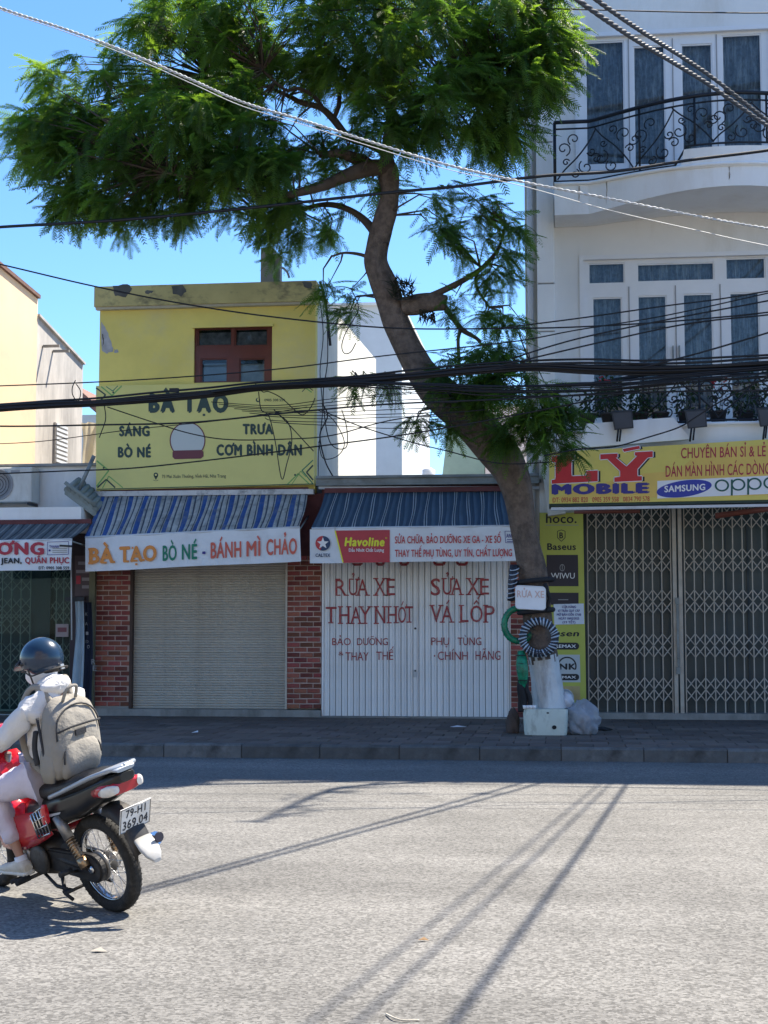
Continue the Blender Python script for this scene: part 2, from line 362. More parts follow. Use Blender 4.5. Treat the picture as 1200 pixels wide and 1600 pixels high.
cable_w = M('pale_twisted_cable', (.45, .47, .48), .5, var=.15, vs=10)
def glass_mat(name, tint, refl=1.42):
    m = bpy.data.materials.new(name); m.use_nodes = True; N = m.node_tree.nodes; L = m.node_tree.links; N.clear()
    o = N.new('ShaderNodeOutputMaterial'); g = N.new('ShaderNodeBsdfGlossy'); t = N.new('ShaderNodeBsdfTransparent'); mx = N.new('ShaderNodeMixShader'); fr = N.new('ShaderNodeFresnel')
    g.inputs['Roughness'].default_value = .02; t.inputs[0].default_value = (*tint, 1); fr.inputs[0].default_value = refl
    L.new(fr.outputs[0], mx.inputs[0]); L.new(t.outputs[0], mx.inputs[1]); L.new(g.outputs[0], mx.inputs[2]); L.new(mx.outputs[0], o.inputs[0]); return m
glass = glass_mat('window_glass', (.80, .86, .90)); glass_low = glass_mat('shop_door_glass', (.72, .80, .80), 1.18)
# ================================================================ ground, road, kerb, pavement
structure(MB().quad((-600, -600, -.03), (600, -600, -.03), (600, 600, -.03), (-600, 600, -.03)).build('ground', soil))
YK = 18.37                                     # road side face of the kerb
structure(MB().quad((-70, -9, 0), (70, -9, 0), (70, YK + .05, 0), (-70, YK + .05, 0)).build('road', asphalt))
pave = structure(MB().box(-30, 30, YK + .18, YF + 11, -.02, ZS - .022).build('pavement', grout))
kerb = structure(MB().box(-30, 30, YK + .02, YK + .17, -.02, ZS - .02).build('kerb', grout))
k = .012
kd = MB().add([(0,0,-.02),(.99,0,-.02),(.99,.17,-.02),(0,.17,-.02),(0,0,ZS-k*2),(.99,0,ZS-k*2),(.99,k*2,ZS),(0,k*2,ZS),(.99,.17,ZS),(0,.17,ZS)],
    [(0,1,5,4),(4,5,6,7),(7,6,8,9),(1,2,8,6,5),(3,0,4,7,9),(2,3,9,8)]).data('kerb_stone'); kd.materials.append(kerb_m)
for i in range(-9, 8):
    put('kerb_stone', kd, kerb, loc=(i + .005, YK + random.uniform(-.004, .004), random.uniform(-.006, .004)), rot=(0, 0, random.uniform(-.004, .004)))
TS = .40
td = MB()
b = .008
td.add([(b,b,.02),(TS-b-.004,b,.02),(TS-b-.004,TS-b-.004,.02),(b,TS-b-.004,.02),(0,0,.012),(TS-.006,0,.012),(TS-.006,TS-.006,.012),(0,TS-.006,.012),
        (0,0,0),(TS-.006,0,0),(TS-.006,TS-.006,0),(0,TS-.006,0)],
       [(0,1,2,3),(4,5,1,0),(5,6,2,1),(6,7,3,2),(7,4,0,3),(8,9,5,4),(9,10,6,5),(10,11,7,6),(11,8,4,7)])
tdm = td.data('tile'); tdm.materials.append(tile_m)
rest = MB(); cnt = 0; ty = YK + .19
row = 0
while ty < YF + .0:
    for i in range(-26, 16):
        x = i * TS + (.2 if row % 2 else 0)
        vis = X_(-40, ty) < x + TS and x < X_(1240, ty)
        dz = random.uniform(-.003, .003)
        if vis and cnt < 298:
            put('tile', tdm, pave, loc=(x, ty, ZS - .021 + dz), rot=(random.uniform(-.006, .006), random.uniform(-.006, .006), 0)); cnt += 1
        else:
            rest.add([(x+v[0], ty+v[1], ZS-.021+dz+v[2]) for v in td.v], td.f)
    ty += TS; row += 1
o = rest.build('tile_field', tile_m, pave); stuff(o)

# ================================================================ shared builders
def brick_pier(parent, px0, px1, py0, py1, Y=YF, proud=.014, depth=.5):
    x0, x1, z1, z0 = X_(px0, Y, 985), X_(px1, Y, 985), Z_(py0, Y), Z_(py1, Y)
    MB().box(x0, x1, Y, Y + depth, z0, z1).build('pier_core', mortar, parent)
    bw, bh = .205, .066; j = .019
    cache = {}
    r = 0; z = z0 + .005
    while z + bh < z1:
        x = x0 - (bw * .5 if r % 2 else 0)
        while x < x1 - .02:
            a, c = max(x, x0), min(x + bw, x1)
            if c - a > .03:
                w = round(c - a, 3)
                if w not in cache:
                    d = MB().bbox(0, w, 0, .04, 0, bh, .006).data('brick'); d.materials.append(brick_m); cache[w] = d
                put('brick', cache[w], parent, loc=(a, Y - proud + random.uniform(-.008, .006), z + random.uniform(-.002, .002)), rot=(0, random.uniform(-.008, .008), 0))
            x += bw + j
        z += bh + j; r += 1
def folding_gate(parent, px0, px1, py0, py1, Y, spacing, clusters, mat, lh=18, rows=2, posts=(), bw=.018):
    x0, x1, z1, z0 = X_(px0, Y), X_(px1, Y), Z_(py0, Y), Z_(py1, Y)
    g = MB().box(x0, x1, Y - .03, Y + .04, z1, z1 + .05).build('gate_rail', mat, parent)
    MB().box(x0, x1, Y - .03, Y + .04, z0 - .03, z0).build('gate_sill', mat, parent)
    n = max(2, round((px1 - px0) / spacing)); xs = [x0 + (x1 - x0) * i / n for i in range(n + 1)]
    bd = MB().box(-bw/2, bw/2, -.012, .012, z0, z1).data('gate_bar'); bd.materials.append(mat)
    for x in xs: put('gate_bar', bd, parent, loc=(x, Y, 0), rot=(0, random.uniform(-.002, .002), 0))
    dx = xs[1] - xs[0]; dz = lh / 2300 * Y
    def slant(d, s, h):
        a, c = np.array([0, d, 0]), np.array([dx * s, d, h]); t = .0085
        return a, c, t
    ld = MB()
    for s, d in ((1, -.020), (-1, .0145)):
        a, c, t = slant(d, 1, dz)
        if s < 0: a, c = np.array([dx, d, 0]), np.array([0, d, dz])
        L = math.hypot(dx, dz); nx, nz = -dz / L * t, dx / L * t
        if s < 0: nx = -nx
        ld.hexa([a + np.array([nx, 0, nz]), c + np.array([nx, 0, nz]), c - np.array([nx, 0, nz]), a - np.array([nx, 0, nz])],
                [a + np.array([nx, .005, nz]), c + np.array([nx, .005, nz]), c - np.array([nx, .005, nz]), a - np.array([nx, .005, nz])])
    lm = ld.data('lattice_link'); lm.materials.append(mat)
    for cy in clusters:
        zc = Z_(cy, Y)
        for q in range(rows):
            for i in range(n):
                put('lattice_link', lm, parent, loc=(xs[i], Y, zc + (q - rows / 2) * dz + random.uniform(-.004, .004)))
def window(parent, outer, panes, Y, fmat, depth=.09, proud=.02, cur=curtain_m, name='window', wave=16, gl=glass, curt=True, bars=()):
    """outer and panes are photo rectangles (x0,y0,x1,y1) on the plane Y: frame > panes, curtain"""
    om = (outer[1] + outer[3]) / 2; ox0, ox1, oz1, oz0 = X_(outer[0], Y, om), X_(outer[2], Y, om), P((outer[0]+outer[2])/2, outer[1], Y)[2], P((outer[0]+outer[2])/2, outer[3], Y)[2]
    hs = []
    for (a, b_, c, d) in panes:
        xm = (a + c) / 2; hs.append((X_(a, Y, (b_ + d) / 2), X_(c, Y, (b_ + d) / 2), P(xm, d, Y)[2], P(xm, b_, Y)[2]))
    fr = walls(hs, ox0, ox1, oz0, oz1, Y - proud, Y + depth - .03).build(name, fmat, parent)
    for h in hs:
        e = .022                                # slim bead round each pane
        bd = MB(); bd.box(h[0]+.001, h[0]+e, Y - .002, Y + .035, h[2]+.001, h[3]-.001).box(h[1]-e, h[1]-.001, Y - .002, Y + .035, h[2]+.001, h[3]-.001)
        bd.box(h[0]+e, h[1]-e, Y - .002, Y + .035, h[2]+.001, h[2]+e).box(h[0]+e, h[1]-e, Y - .002, Y + .035, h[3]-e, h[3]-.001).build('bead', fmat, fr)
        MB().box(h[0]+.002, h[1]-.002, Y + .018, Y + .024, h[2]+.002, h[3]-.002).build('pane', gl, fr)
    if curt:
        mb = MB(); n = 120; yb = Y + .14; vs = []
        for i in range(n + 1):
            x = ox0 + (ox1 - ox0) * i / n; y = yb + .022 * math.sin(i * wave / 9.0) + .012 * math.sin(i * 1.31 + 1)
            vs += [(x, y, oz0), (x, y, oz1)]
        mb.add(vs, [(2*i, 2*i+2, 2*i+3, 2*i+1) for i in range(n)], 0, True).build('curtain', cur, fr)
    return fr, (ox0, ox1, oz0, oz1)

# flaked paint patches: thin irregular plaster islands
rr = random.Random(5)
def patch(pts, Y, mat, parent, name='bare_patch'):
    c = np.mean(pts, axis=0); out = []
    for i, p in enumerate(pts):
        q = pts[(i + 1) % len(pts)]
        for t in (0, .33, .66):
            out.append((p[0] + (q[0]-p[0]) * t + rr.uniform(-1.4, 1.4), p[1] + (q[1]-p[1]) * t + rr.uniform(-1.4, 1.4)))
    mb = MB(); vs = [P(c[0], c[1], Y - .003)] + [P(x, y, Y - .003) for x, y in out]
    n = len(out); mb.add(vs, [(0, i + 1, (i + 1) % n + 1) for i in range(n)]); return put(name, mb.data(name, fix=False), parent, mat)
# ================================================================ white three-storey house on the right
XW0 = X_(866, YF, 400); XWE = 6.0; HT = 18.7
wh = thing('white_house', 'tall white house with two curved balconies and grey curtained windows', 'house', (XW0, YF, 0))
XL = X_(840, YF, 450)
big2 = (913, 402, 1213, 672); big3 = (905, 52, 1205, 262)
def hole(r, Y=YF): xm = (r[0]+r[2])/2; ym = (r[1]+r[3])/2; return (X_(r[0], Y, ym), X_(r[2], Y, ym), P(xm, r[3], Y)[2], P(xm, r[1], Y)[2])
h2, h3 = hole(big2), hole(big3)
gateh = (X_(913), 5.6, ZS, Z_(795))
h4 = (h3[0], h3[1], 12.6, 15.4)
wb_ = walls([h2, h3, h4, gateh], XL, XWE, 0, HT, YF, YF + .2)
wb_.build('front_wall', white_w, wh)
MB().box(XL, XWE, YF + .62, YF + 6.4, 0, HT).build('rear_wall', white_w, wh)
MB().box(XL, XL + .2, YF + .2, YF + .62, 0, HT).build('side_wall', white_w, wh)
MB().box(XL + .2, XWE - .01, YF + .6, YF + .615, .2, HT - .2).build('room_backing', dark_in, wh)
MB().box(XL + .2, XWE, YF + .2, YF + .61, HT - .15, HT - .01).box(XL-.12, XWE+.1, YF - .12, YF + 6.5, HT, HT + .25).build('roof', white_w, wh)
# grey side strip and pillar with shadow joints
sx0, sx1 = X_(821, YF, 500), X_(838, YF, 500)
MB().box(sx0, XL - .003, YF + .05, YF + 6.3, 0, 13.2).build('side_strip', cream_w, wh)
MB().tube([(sx0 + .09, YF - .02, .3), (sx0 + .09, YF - .02, 13)], .05, 8).build('downpipe', pipe_w, wh)
pz = [Z_(y, YF - .25, 850) for y in (720, 518, 443, 222)] + [12.4, 15.2, HT]
px0_, px1_ = X_(839, YF - .25, 400), X_(866, YF - .25, 400)
for a, b_ in zip(pz[:-1], pz[1:]):
    MB().bbox(px0_, px1_, YF - .25, YF - .001, a + .012, b_ - .012, .008).build('pillar_block', white_d, wh)
MB().box(px0_ + .015, px1_ - .015, YF - .235, YF - .002, pz[0], HT - .02).build('pillar_core', conc, wh)
# second floor doors (one wide frame with transoms)
f2, _ = window(wh, big2, [(919, 411, 976, 444), (995, 411, 1116, 440), (1133, 403, 1196, 437),
    (926, 465, 973, 655), (997, 462, 1043, 655), (1068, 459, 1115, 655), (1141, 457, 1188, 655)], YF + .08, white_frame, name='balcony_doors')
f3, _ = window(wh, big3, [(915, 65, 976, 258), (990, 72, 1040, 258), (1065, 69, 1114, 258), (1129, 54, 1191, 258)], YF + .08, white_frame, name='balcony_doors')
for fr_, Y_, rows in ((f2, YF+.055, [(984, 448, 660), (1057, 446, 660), (1127, 444, 660)]), (f3, YF+.055, [(983, 60, 262), (1052, 60, 262), (1121, 54, 262)])):
    for (x, ya, yb) in rows:
        ym_ = (ya + yb) / 2; MB().box(X_(x, Y_, ym_) - .008, X_(x, Y_, ym_) + .008, Y_ - .012, Y_ + .002, P(x, yb, Y_)[2], P(x, ya, Y_)[2]).build('door_joint', grey_p, fr_)
for (x, y) in ((1052, 560), (1062, 560)):
    MB().box(X_(x, YF, y)-.01, X_(x, YF, y)+.01, YF - .0, YF + .05, Z_(y+10), Z_(y-10)).build('handle', galv, f2)
# frame moulding round the openings
for h in (h2, h3):
    MB().box(h[0]-.07, h[0], YF-.03, YF-.001, h[2], h[3]+.07).box(h[1], h[1]+.07, YF-.03, YF-.001, h[2], h[3]+.07).box(h[0], h[1], YF-.03, YF-.001, h[3], h[3]+.07).build('architrave', white_frame, wh)
window(wh, (905, -260, 1205, -100), [(915, -250, 976, -110), (990, -250, 1040, -110), (1065, -250, 1114, -110), (1129, -250, 1191, -110)], YF + .08, white_frame, name='upper_window')
# balconies: plan outline, bulging towards the street in the middle
XC = X_(1150, 22.6, 450)
def front_y(x, base, bulge, half):
    t = (x - XC) / half
    return base - (bulge * math.cos(t * math.pi / 2) ** 1.0 if abs(t) < 1 else 0)
def balcony(zt, zb, x_start, step_px, raise_z, name, base=YF-.75, bulge=.75, half=2.15):
    xe = 2 * XC - x_start; n = 40; mb = MB(); top = []; bot = []
    for i in range(n + 1):
        x = x_start + (xe - x_start) * i / n; y = front_y(x, base, bulge, half)
        t = (x - XC) / half; zz = zt
        top.append((x, y, zz)); bot.append((x, y, zb + (.16 * math.cos(t * math.pi / 2) if abs(t) < 1 else 0)))
    for i in range(n):
        a, b_, c, d = top[i], top[i+1], bot[i+1], bot[i]
        A, B, C_, D = [(p[0], YF - .004, p[2]) for p in (a, b_, c, d)]
        mb.quad(a, b_, c, d); mb.quad(a, b_, B, A); mb.quad(d, c, C_, D)
    mb.quad(top[0], bot[0], (bot[0][0], YF-.004, bot[0][2]), (top[0][0], YF-.004, top[0][2])); mb.quad(top[-1], bot[-1], (bot[-1][0], YF-.004, bot[-1][2]), (top[-1][0], YF-.004, top[-1][2]))
    s = mb.build(name, white_d, wh)
    # thin drip edge and raised centre parapet
    e = MB(); pts = [(p[0], p[1] - .015, p[2] + .02) for p in top]; e.tube(pts, .032, 6).build('edge_moulding', white_d, s)
    xs_ = X_(step_px, base - bulge * .6, 985 - (zt - 1.6) * 2300 / 23); m2 = MB(); q = [x_ for x_ in np.linspace(xs_, 2*XC - xs_, 30)]
    tp = [(x_, front_y(x_, base, bulge, half) - .02, zt + (raise_z if 0 < i < 29 else .03)) for i, x_ in enumerate(q)]
    for a, b_ in zip(tp[:-1], tp[1:]):
        m2.hexa([a, b_, (b_[0], b_[1], zt - .02), (a[0], a[1], zt - .02)], [(a[0], a[1]+.14, a[2]), (b_[0], b_[1]+.14, b_[2]), (b_[0], b_[1]+.14, zt - .02), (a[0], a[1]+.14, zt - .02)])
    m2.build('parapet', white_d, s)
    return s
def scroll(c, r, turns, a0, sgn=1, n=22):
    return [(c[0] + r * (1 - .82 * i / n) * math.cos(a0 + sgn * turns * 2 * math.pi * i / n), c[1] + r * (1 - .82 * i / n) * math.sin(a0 + sgn * turns * 2 * math.pi * i / n)) for i in range(n + 1)]
def railing(x_start, zt, h, step_px, raise_z, base=YF-.75, bulge=.75, half=2.15, scrolls=True):
    xe = 2 * XC - x_start; xs_ = X_(step_px, base - bulge * .6, 985 - (zt - 1.6) * 2300 / 23)
    def pos(x, z): return (x, front_y(x, base, bulge, half) + .02, z)
    top = MB(); pth = [pos(x, zt + h + .10 * math.cos(min(1, abs(x - XC) / half) * math.pi / 2)) for x in np.linspace(x_start, xe, 50)]
    rail = top.tube(pth, .032, 6, flat=1).build('hand_rail', iron, wh)
    MB().tube([(p[0], p[1], p[2] - .115) for p in pth], .016, 5).build('under_rail', iron, wh)
    low = MB()
    lowp = [pos(x, zt + .07) for x in np.linspace(x_start, xs_ - .08, 18)] + [pos(x, zt + raise_z + .06) for x in np.linspace(xs_ + .1, 2*XC - xs_ - .1, 24)] + [pos(x, zt + .07) for x in np.linspace(2*XC - xs_ + .08, xe, 18)]
    low.tube(lowp, .018, 5).build('bottom_rail', iron, wh)
    def zlow(x): return zt + (raise_z + .06 if abs(x - XC) < XC - xs_ - .1 else .07)
    def ztop(x): return zt + h + .10 * math.cos(min(1, abs(x - XC) / half) * math.pi / 2) - .115
    for x in (x_start, x_start + .02, x_start + 1.35, XC - .55, XC + .55, xe - 1.35, xe):
        MB().tube([pos(x, zt - .06 if abs(x-x_start) < .05 else zlow(x)), pos(x, ztop(x) + .115)], .018, 5).build('baluster', iron, wh)
    if not scrolls: return
    rr = random.Random(3); seg = MB()
    x = x_start + .05; kx = 0
    while x < XC + 1.6:
        zl, ztp = zlow(x + .3), ztop(x + .3); hh = ztp - zl; m = MB()
        up_ = kx % 2 == 0
        # a rising S stem with curls branching off it
        st = [(x, zl + .03), (x + .12, zl + hh * .22), (x + .32, zl + hh * .45), (x + .50, zl + hh * .72), (x + .62, ztp - .03)]
        if not up_: st = [(p[0], zl + ztp - p[1]) for p in st]
        m.tube([pos(p[0], p[1]) for p in smooth_path([np.array([*p, 0]) for p in st], 4)], .013, 4, cap=False)
        for (cx, cz, r_, a0, sg) in ((.10, .62, .10, -1.2, 1), (.27, .80, .085, -2.2, -1), (.46, .26, .10, 2.2, 1), (.62, .40, .075, 2.6, -1), (.28, .14, .065, 1.2, -1), (.55, .55, .06, 3.4, 1), (.14, .36, .05, .4, 1)):
            cz_ = cz if up_ else 1 - cz; a0_ = a0 if up_ else -a0; sg_ = sg if up_ else -sg
            m.tube([pos(p[0], min(max(p[1], zl + .012), ztp - .012)) for p in scroll((x + cx * 1.0, zl + cz_ * hh), r_ * min(1.25, hh / .55), 1.15, a0_, sg_, 14)], .011, 4, cap=False)
        m.build('iron_scroll', iron, wh); x += .60; kx += 1
z3t, z3b = P(1000, 272, YF-1.2)[2], P(920, 333, YF-.8)[2]
balcony(z3t, z3b, X_(866, YF - .75, 290), 1062, .30, 'upper_balcony')
railing(X_(866, YF - .75, 250), z3t, Z_(190, YF-.75, 890) - z3t, 1062, .30)
z2t, z2b = P(960, 672, YF-1.1)[2], P(960, 722, YF-1.1)[2]
balcony(z2t, z2b, X_(870, YF - .75, 680), 1060, -.0 + .02, 'lower_balcony')
railing(X_(870, YF - .75, 650), z2t, Z_(600, YF-.75, 890) - z2t, 1060, .02, scrolls=True)
# trapezoid white apron on the lower balcony (left of the step)
mb = MB(); yy = YF - 1.62
fr = [P(x, y, yy) for x, y in ((916, 662), (1052, 652), (1080, 686), (905, 700))]
mb.hexa(fr, [p + np.array([0, .12, 0]) for p in fr]).build('balcony_apron', white_d, wh)
# bracket under the pillar
mb = MB(); fr = [P(x, y, YF - .28) for x, y in ((843, 700), (869, 700), (884, 802), (856, 806))]
mb.hexa(fr, [p + np.array([0, .27, 0]) for p in fr]).build('pillar_foot', cream_w, wh)
stain = M('rusty_water_stain', (.62, .55, .45), .9, var=.15)
for (x, y, w, h, Yq) in ((905, 290, 1.2, 24, .78), (948, 281, .9, 40, .95), (1140, 260, 1.2, 20, 1.46)):
    xm = X_(x, YF - Yq, 290); yf = front_y(xm, YF - .75, .75, 2.15)
    patch([(x - w/2, y), (x + w/2, y), (x + w*.3, y + h*.6), (x, y + h), (x - w*.3, y + h*.5)], yf - .004, stain, wh, 'water_stain')
# folding gate in the shop opening
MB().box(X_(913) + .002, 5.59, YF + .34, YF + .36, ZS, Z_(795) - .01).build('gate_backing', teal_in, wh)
for i in range(12):
    xx = X_(913) + .35 * i + .2
    MB().box(xx, xx + .03, YF + .31, YF + .338, ZS + .02, Z_(800)).build('backing_stile', M('dark_teal_stile', (.03, .055, .07), .5) if i == 0 else bpy.data.materials['dark_teal_stile'], wh)
CL = (812, 878, 941, 1008, 1075)
folding_gate(wh, 919, 1050, 796, 1117, YF + .12, 15.2, CL, gate_m)
folding_gate(wh, 1071, 1285, 796, 1117, YF + .12, 15.2, CL, gate_m)
for (a, b_) in ((1053, 1059), (1062, 1068)):
    MB().box(X_(a), X_(b_), YF + .06, YF + .14, ZS + .02, Z_(795)).build('gate_post', gate_m, wh)
lk = MB(); lk.box(X_(1056), X_(1062), YF+.01, YF+.055, Z_(945), Z_(935)).box(X_(1057.5), X_(1061.5), YF+.02, YF+.05, Z_(1040), Z_(945.5)).box(X_(1056), X_(1062.5), YF+.005, YF+.055, Z_(1052), Z_(1040.5)).build('gate_lock', galv, wh)
MB().box(XL, 5.9, YF - .02, YF + .6, ZS - .02, ZS + .10).build('threshold', conc, wh)

# ================================================================ yellow building
XY0, XY1 = X_(156, YF, 500), X_(493, YF, 560); ZR = Z_(438)
yb = thing('yellow_house', 'small yellow two-storey house with brick piers and a roller shutter', 'house', (XY0, YF, 0))
wr = (303, 507, 425, 597); hw = hole(wr)
zbase = Z_(768)
walls([hw], XY0, XY1, zbase, Z_(470), YF, YF + .2).build('front_wall', yellow_w, yb)
MB().box(X_(151, YF, 450), X_(496, YF, 450), YF - .13, YF + .22, Z_(470) + .002, ZR).build('parapet_coping', yellow_c, yb)
MB().box(X_(151, YF, 450) + .02, X_(496, YF, 450) - .02, YF - .105, YF - .001, Z_(474), Z_(470)).build('coping_drip', M('pale_drip_edge', (.5, .47, .36), .9, dirt=(.2,.17,.14), ds=3), yb)
MB().box(XY0, XY1, YF + .2, YF + 1.9, .1, ZR - .02).build('side_wall', cream_w, yb)
mb = MB(); xr = XY1
za, zb2 = PX(522, 484, xr)[2], PX(587, 560, xr)[2]; ya, yb2 = YF + 1.9, PX(588, 700, xr)[1]
mb.hexa([(XY0, ya, za), (xr - .01, ya, za), (xr - .01, ya, .1), (XY0, ya, .1)], [(XY0, yb2, zb2), (xr - .01, yb2, zb2), (xr - .01, yb2, .1), (XY0, yb2, .1)]).build('rear_wing', cream_w, yb)
# room behind the window
MB().box(hw[0]-.1, hw[1]+.1, YF+.9, YF+.92, hw[2]-.1, hw[3]+.1).build('room_backing', dark_in, yb) if False else None
f, _ = window(yb, wr, [(309, 513, 363, 541), (367, 513, 419, 541), (314, 560, 356, 598), (374, 560, 415, 598)], YF + .07, wood_red, cur=curtain_l, wave=3, curt=False)
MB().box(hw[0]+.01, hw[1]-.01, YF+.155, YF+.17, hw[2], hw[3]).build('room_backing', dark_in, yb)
MB().box(X_(372, YF, 580), X_(417, YF, 580), YF+.125, YF+.135, Z_(598), Z_(562)).build('curtain', curtain_l, f)
MB().box(X_(316, YF, 580), X_(354, YF, 580), YF+.125, YF+.135, Z_(598), Z_(560)).build('curtain', M('pale_blue_curtain', (.30, .38, .46), .9, var=.1, vs=4), f)
MB().box(X_(309, YF, 525), X_(419, YF, 525), YF+.128, YF+.136, Z_(543), Z_(511)).build('curtain', M('top_pane_reflection', (.20, .19, .20), .9, var=.5, vs=9), f)  # grey board: pale reflection of the upper panes put into its colour
MB().box(X_(301, YF, 504), X_(427, YF, 504), YF-.06, YF-.002, Z_(506), Z_(502)).build('window_head', yellow_w, yb)
patch([(158, 503), (164, 510), (170, 526), (176, 538), (176, 548), (168, 552), (158, 548)], YF, flake_m, yb)
patch([(178, 546), (184, 545), (185, 550), (179, 551)], YF, flake_m, yb)
patch([(160, 520), (163, 528), (161, 540)], YF - .002, M('dark_mould', (.11, .11, .10), .95, var=.3), yb)
dm = bpy.data.materials['dark_mould']
patch([(175, 446), (200, 443), (206, 452), (196, 464), (180, 462)], YF - .13, dm, yb)
patch([(268, 448), (286, 446), (292, 455), (284, 463), (270, 460)], YF - .13, dm, yb)
patch([(225, 455), (240, 453), (238, 458), (228, 459)], YF - .13, dm, yb)
patch([(470, 440), (486, 441), (488, 452), (478, 449)], YF - .13, dm, yb)
# ground floor of the yellow house
brick_pier(yb, 150, 203, 868, 1106); brick_pier(yb, 449, 502, 868, 1108)
sx0, sx1, sz1, sz0 = X_(205, YF + .1), X_(448, YF + .1), Z_(868, YF + .1), Z_(1109, YF + .1)
MB().box(X_(203), X_(207), YF - .02, YF + .2, Z_(1109), Z_(868)).build('shutter_track', M('dark_rust_steel', (.07, .04, .03), .7, var=.2), yb)
MB().box(X_(446), X_(449), YF - .02, YF + .2, Z_(1109), Z_(868)).build('shutter_track', shutter_m, yb)
ns = 60; sh = (sz1 - sz0) / ns; prof = MB(); w_ = sx1 - sx0
pp = [(0, 0), (-.012, sh * .2), (-.014, sh * .55), (-.006, sh * .86), (.004, sh * .94), (.004, sh)]
for a, b_ in zip(pp[:-1], pp[1:]): prof.quad((0, a[0], a[1]), (w_, a[0], a[1]), (w_, b_[0], b_[1]), (0, b_[0], b_[1]))
sm = prof.data('shutter_slat'); sm.materials.append(shutter_m)
for i in range(ns): put('shutter_slat', sm, yb, loc=(sx0, YF + .1 + random.uniform(-.0015, .0015), sz0 + i * sh))
MB().box(sx0, sx1, YF + .06, YF + .14, sz0 - .035, sz0 - .002).build('shutter_foot', galv, yb)
MB().box(X_(203), X_(448), YF - .01, YF + .2, Z_(868), Z_(770)).build('lintel', redwall, yb)
MB().box(X_(150), X_(203)-.002, YF - .01, YF + .2, Z_(868), Z_(770)).build('lintel', redwall, yb)
MB().box(X_(449)+.002, X_(502), YF - .01, YF + .2, Z_(868), Z_(770)).build('lintel', redwall, yb)
MB().box(X_(150), X_(502), YF - .06, YF + .6, ZS - .03, Z_(1110)-.0).build('threshold', conc, yb)
MB().box(X_(150), X_(203), YF + .0, YF + .3, ZS, Z_(1106)).build('plinth', conc, yb)
# concrete ledge under the sign
MB().box(X_(147, YF, 765), X_(492, YF, 765), YF - .16, YF - .001, Z_(772), Z_(764)).build('ledge', M('peeling_white_ledge', (.6, .6, .58), .85, dirt=(.10, .10, .10), ds=5, da=.9), yb)

# chimney-like box and stub on the roof
ch = MB().box(X_(411, YF+.6, 410), X_(430, YF+.6, 410), YF+.4, YF+.8, ZR-.02, Z_(386, YF+.6)).box(X_(431, YF+.6, 410), X_(439, YF+.6, 410), YF+.5, YF+.7, ZR-.02, Z_(394, YF+.6)).build('roof_post', M('old_concrete_post', (.27, .24, .20), .9, var=.2, dirt=(.1,.09,.08), ds=3), yb)
MB().tube(smooth_path([P(428, 430, YF+.3), P(432, 420, YF+.3), P(440, 418, YF+.3), P(448, 424, YF+.3), P(452, 434, YF+.3)]), .02, 6).build('roof_hose', grey_p, yb)

# ================================================================ middle single-storey shop
XC0, XC1 = X_(503), X_(838)
cs = thing('motorbike_repair_shop', 'low repair shop with a white folding steel door lettered in red', 'shop', (XC0, YF, 0))
ztop = Z_(757)
dh = (X_(504), X_(797), ZS, Z_(866))
walls([dh], X_(502)+.002, XC1, .05, ztop, YF, YF + .2).build('front_wall', redwall, cs)
MB().box(X_(502)+.002, XC1, YF + .2, YF + 8, .05, ztop - .02).build('rear_wall', cream_w, cs)
MB().box(X_(494), XC1 + .1, YF - .05, YF + 8.1, ztop, ztop + .05).build('roof', galv, cs)
g_ = MB()
for i, (a, b_, d) in enumerate(((743, 747, .26), (747.3, 756, .22), (756.3, 758, .25))): g_.box(X_(494, YF-.2, 750), X_(842, YF-.2, 750), YF - d, YF - .052, Z_(b_, YF-.2), Z_(a, YF-.2))
g_.build('gutter', galv, cs)
MB().tube([P(498, 762, YF - .16), P(842, 762, YF - .16)], .028, 8).build('gutter_pipe', pipe_w, cs)
brick_pier(cs, 798, 836, 868, 1112, proud=.02, depth=.25, Y=YF - .03)
MB().box(X_(497), X_(838), YF - .12, YF + .5, ZS - .03, ZS + .015).build('threshold', conc, cs)
# folding steel door: narrow channel sections
dx0, dx1 = X_(506), X_(796); dz0, dz1 = ZS + .02, Z_(868)
n = 31; w_ = (dx1 - dx0) / n
sl = MB(); t = w_ - .006
pr_ = [(.0, .02), (.006, .0), (t * .55, .0), (t * .62, .012), (t * .9, .012), (t, .02)]
for a, b_ in zip(pr_[:-1], pr_[1:]): sl.quad((a[0], a[1], dz0), (b_[0], b_[1], dz0), (b_[0], b_[1], dz1), (a[0], a[1], dz1))
sld = sl.data('door_slat'); sld.materials.append(white_metal)
for i in range(n):
    put('door_slat', sld, cs, loc=(dx0 + i * w_, YF + .02 + random.uniform(-.003, .003), 0), rot=(0, 0, random.uniform(-.03, .03)))
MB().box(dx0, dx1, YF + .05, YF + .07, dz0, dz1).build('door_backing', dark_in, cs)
MB().box(X_(503), X_(506), YF - .01, YF + .08, dz0, dz1).build('door_jamb', white_metal, cs)
MB().box(X_(796), X_(798), YF - .01, YF + .08, dz0, dz1).build('door_jamb', white_metal, cs)
MB().box(X_(646), X_(651), YF - .005, YF + .018, dz0, dz1).build('door_meeting_post', white_metal, cs)
MB().box(X_(646), X_(651), YF - .03, YF - .006, Z_(1058), Z_(1046)).box(X_(647.5), X_(650), YF - .045, YF - .031, Z_(1055), Z_(1050)).build('padlock', pipe_w, cs)
MB().lathe([(.018, 0), (.018, .012)], 10, 'y', (X_(649), YF-.02, Z_(982))).build('keyhole', ink, cs)
MB().lathe([(.014, 0), (.014, .012)], 10, 'y', (X_(649), YF-.045, Z_(1048))).build('keyhole', ink, cs)
YD = YF + .012
def hand(s, x0, y0, x1, y1, sl=0, bold=-.004, serif=True): txt(cs, s, x0, y0, x1, y1, YD, red_paint, bold=bold, slope=sl)
